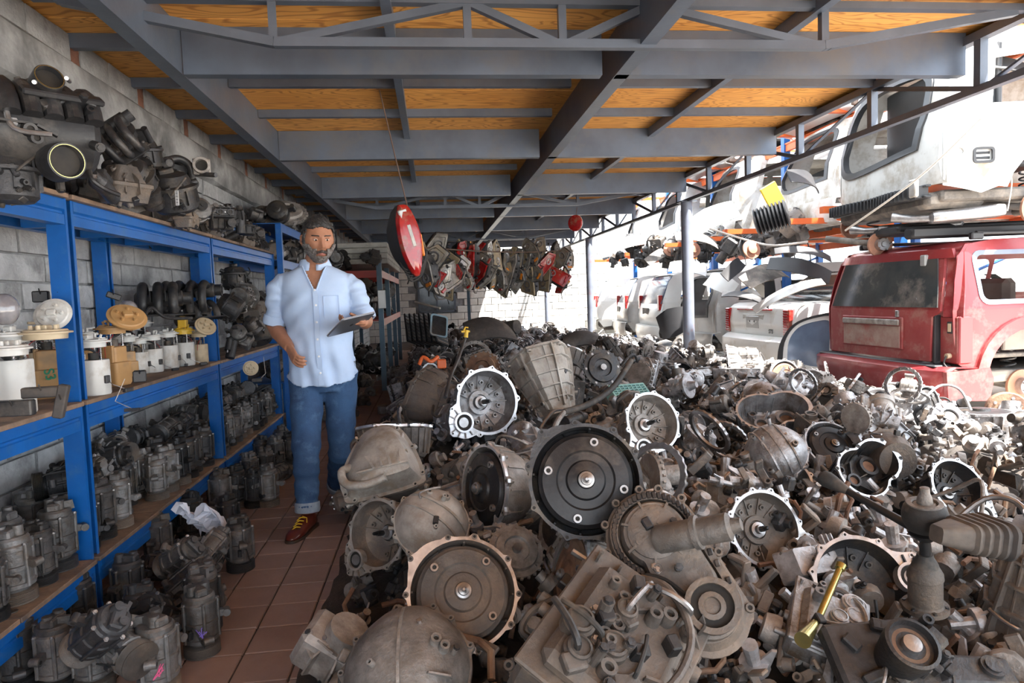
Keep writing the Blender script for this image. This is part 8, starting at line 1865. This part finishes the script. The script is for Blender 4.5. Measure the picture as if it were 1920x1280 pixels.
# ---- jeans
jg = G('denim'); jg.loft([ell((xs_(z), .03, z), a, b) for z, a, b in ((.93, .180, .125), (.86, .190, .135), (.80, .190, .135), (.75, .165, .12))])
def leg(Hh, K_, A_, seed):
    P_ = []; R_ = []
    for k in range(41):
        t = k / 40; p = Hh.lerp(K_, t / .5) if t < .5 else K_.lerp(A_, (t - .5) / .5); P_.append(p)
        r = .105 + (.074 - .105) * min(1, t / .5) if t < .5 else .074 + (.062 - .074) * (t - .5) / .5
        R_.append(r + .0035 * math.sin(t * 60 + seed) * (1 if t > .4 else .4) + .003 * math.sin(t * 33 + seed * 2))
    jg.tube([tuple(v) for v in P_], R_, 24)
leg(HPR, KR, AR_ + Vector((0, 0, .03)), 0); leg(HPL, KL, AL + Vector((0, 0, .03)), 1.5)
jme = remesh(jg, .008, 3, .5)
jo = obj('jeans', jme, man, smooth=0); jme.polygons.foreach_set('use_smooth', [True] * len(jme.polygons))
for A_, K_ in ((AR_, KR), (AL, KL)):
    c = G('denim_inside'); d_ = (A_ - K_).normalized(); c.lathe([(.064, -.055), (.068, -.05), (.069, -.005), (.066, .0), (.058, -.002)], 26, T(*(A_ + Vector((0, 0, .01)))) @ frame(d_), False); obj('turned_up_hem', c, jo)
c = G('denim_inside'); c.tube([tuple(HPR.lerp(KR, t) + Vector((.0 - .085 * (1 - t * .3), -.02, 0))) for t in (0, .3, .6, .9)], .002, 6); obj('seam', c, jo)
# ---- shoes
def shoe(A_, yaw, tip, label):
    X = T(A_.x, A_.y, 0) @ RZ(yaw) @ RX(tip); s_ = thing if False else None
    g = G('leather'); rings = []
    for y, w_, h0, h1 in ((.085, .022, .02, .06), (.075, .034, .014, .085), (.04, .040, .012, .105), (.0, .042, .012, .105), (-.04, .043, .012, .09), (-.085, .046, .012, .07), (-.13, .049, .012, .056), (-.17, .044, .012, .046), (-.20, .030, .013, .034), (-.212, .012, .016, .026)):
        ring = []
        for k in range(16):
            a = 2 * PI * k / 16; ring.append((w_ * math.cos(a) * (1 if math.sin(a) < 0 else .92), y, (h0 + h1) / 2 + (h1 - h0) / 2 * (math.sin(a) if math.sin(a) > 0 else -abs(math.sin(a)) ** .5)))
        rings.append(ring)
    g.loft(rings, X); sh_ = mobj('shoe', g, label=label)
    g = G('sole'); o = [tuple(v.xy) for v in bez([(a, b, 0) for a, b in [(-.036, .085), (.036, .085), (.042, 0), (.05, -.12), (.032, -.20), (0, -.22), (-.032, -.20), (-.05, -.12), (-.042, 0), (-.036, .085)]], 4)][:-1]; g.prism(o, 0, .016, X); g.box((0, .055, .004), (.066, .07, .02), X, .004); obj('sole', g, sh_)
    g = G('lace')
    for k in range(4): y = -.05 - k * .022; z = .088 - k * .010; g.tube([tuple(X @ Vector(p)) for p in ((-.02, y, z), (0, y - .008, z + .005), (.02, y, z))], .0028, 6); g.tube([tuple(X @ Vector(p)) for p in ((.02, y, z), (0, y - .012, z + .005), (-.02, y - .02, z - .008))], .0028, 6)
    g.tube([tuple(X @ Vector(p)) for p in ((0, -.045, .095), (.03, -.055, .09), (.038, -.075, .07))], .0025, 6); obj('lace', g, sh_, label='yellow laces')
shoe(AR_ + Vector((-.01, -.0, 0)), -.25, 0, 'brown red leather shoe, forward foot'); shoe(AL + Vector((.02, 0, 0)), .35, .0, 'brown red leather shoe, trailing foot')
# belt
c = G('sole'); c.lathe([(.19, -.018), (.193, 0), (.19, .018)], 30, T(xs_(.9), .03, .915) @ Matrix.Diagonal((.97, .70, 1, 1)), False); obj('belt', c, jo)
# ---- tablet
u_ = Vector((.155, .18, .03)).normalized(); w_ = Vector((.10, -.10, .09)); w_ = (w_ - u_ * w_.dot(u_)).normalized(); n_ = u_.cross(w_); ctr = atY(658, 607, 3.73)
X = Matrix((u_, w_, n_)).transposed().to_4x4(); X = T(*ctr) @ X
g = G('tablet_back'); g.prism(rrect(.24, .17, .015, 5), .001, .007, X, .0015); tb = obj('tablet', g, label='thin grey tablet computer held in the man\'s left hand', cat='tablet')
g = G('tablet_rim'); V, F = plate(rrect(.242, .172, .016, 5), [rrect(.228, .158, .010, 5)], .003); g.raw(V, F, X @ T(0, 0, -.002)); obj('rim', g, tb); g = G('screen'); g.box((0, 0, -.0008), (.226, .156, .002), X); obj('screen', g, tb)
g = G('ink_black'); g.lathe([(.012, .0071), (.012, .0075)], 16, X); obj('emblem', g, tb)
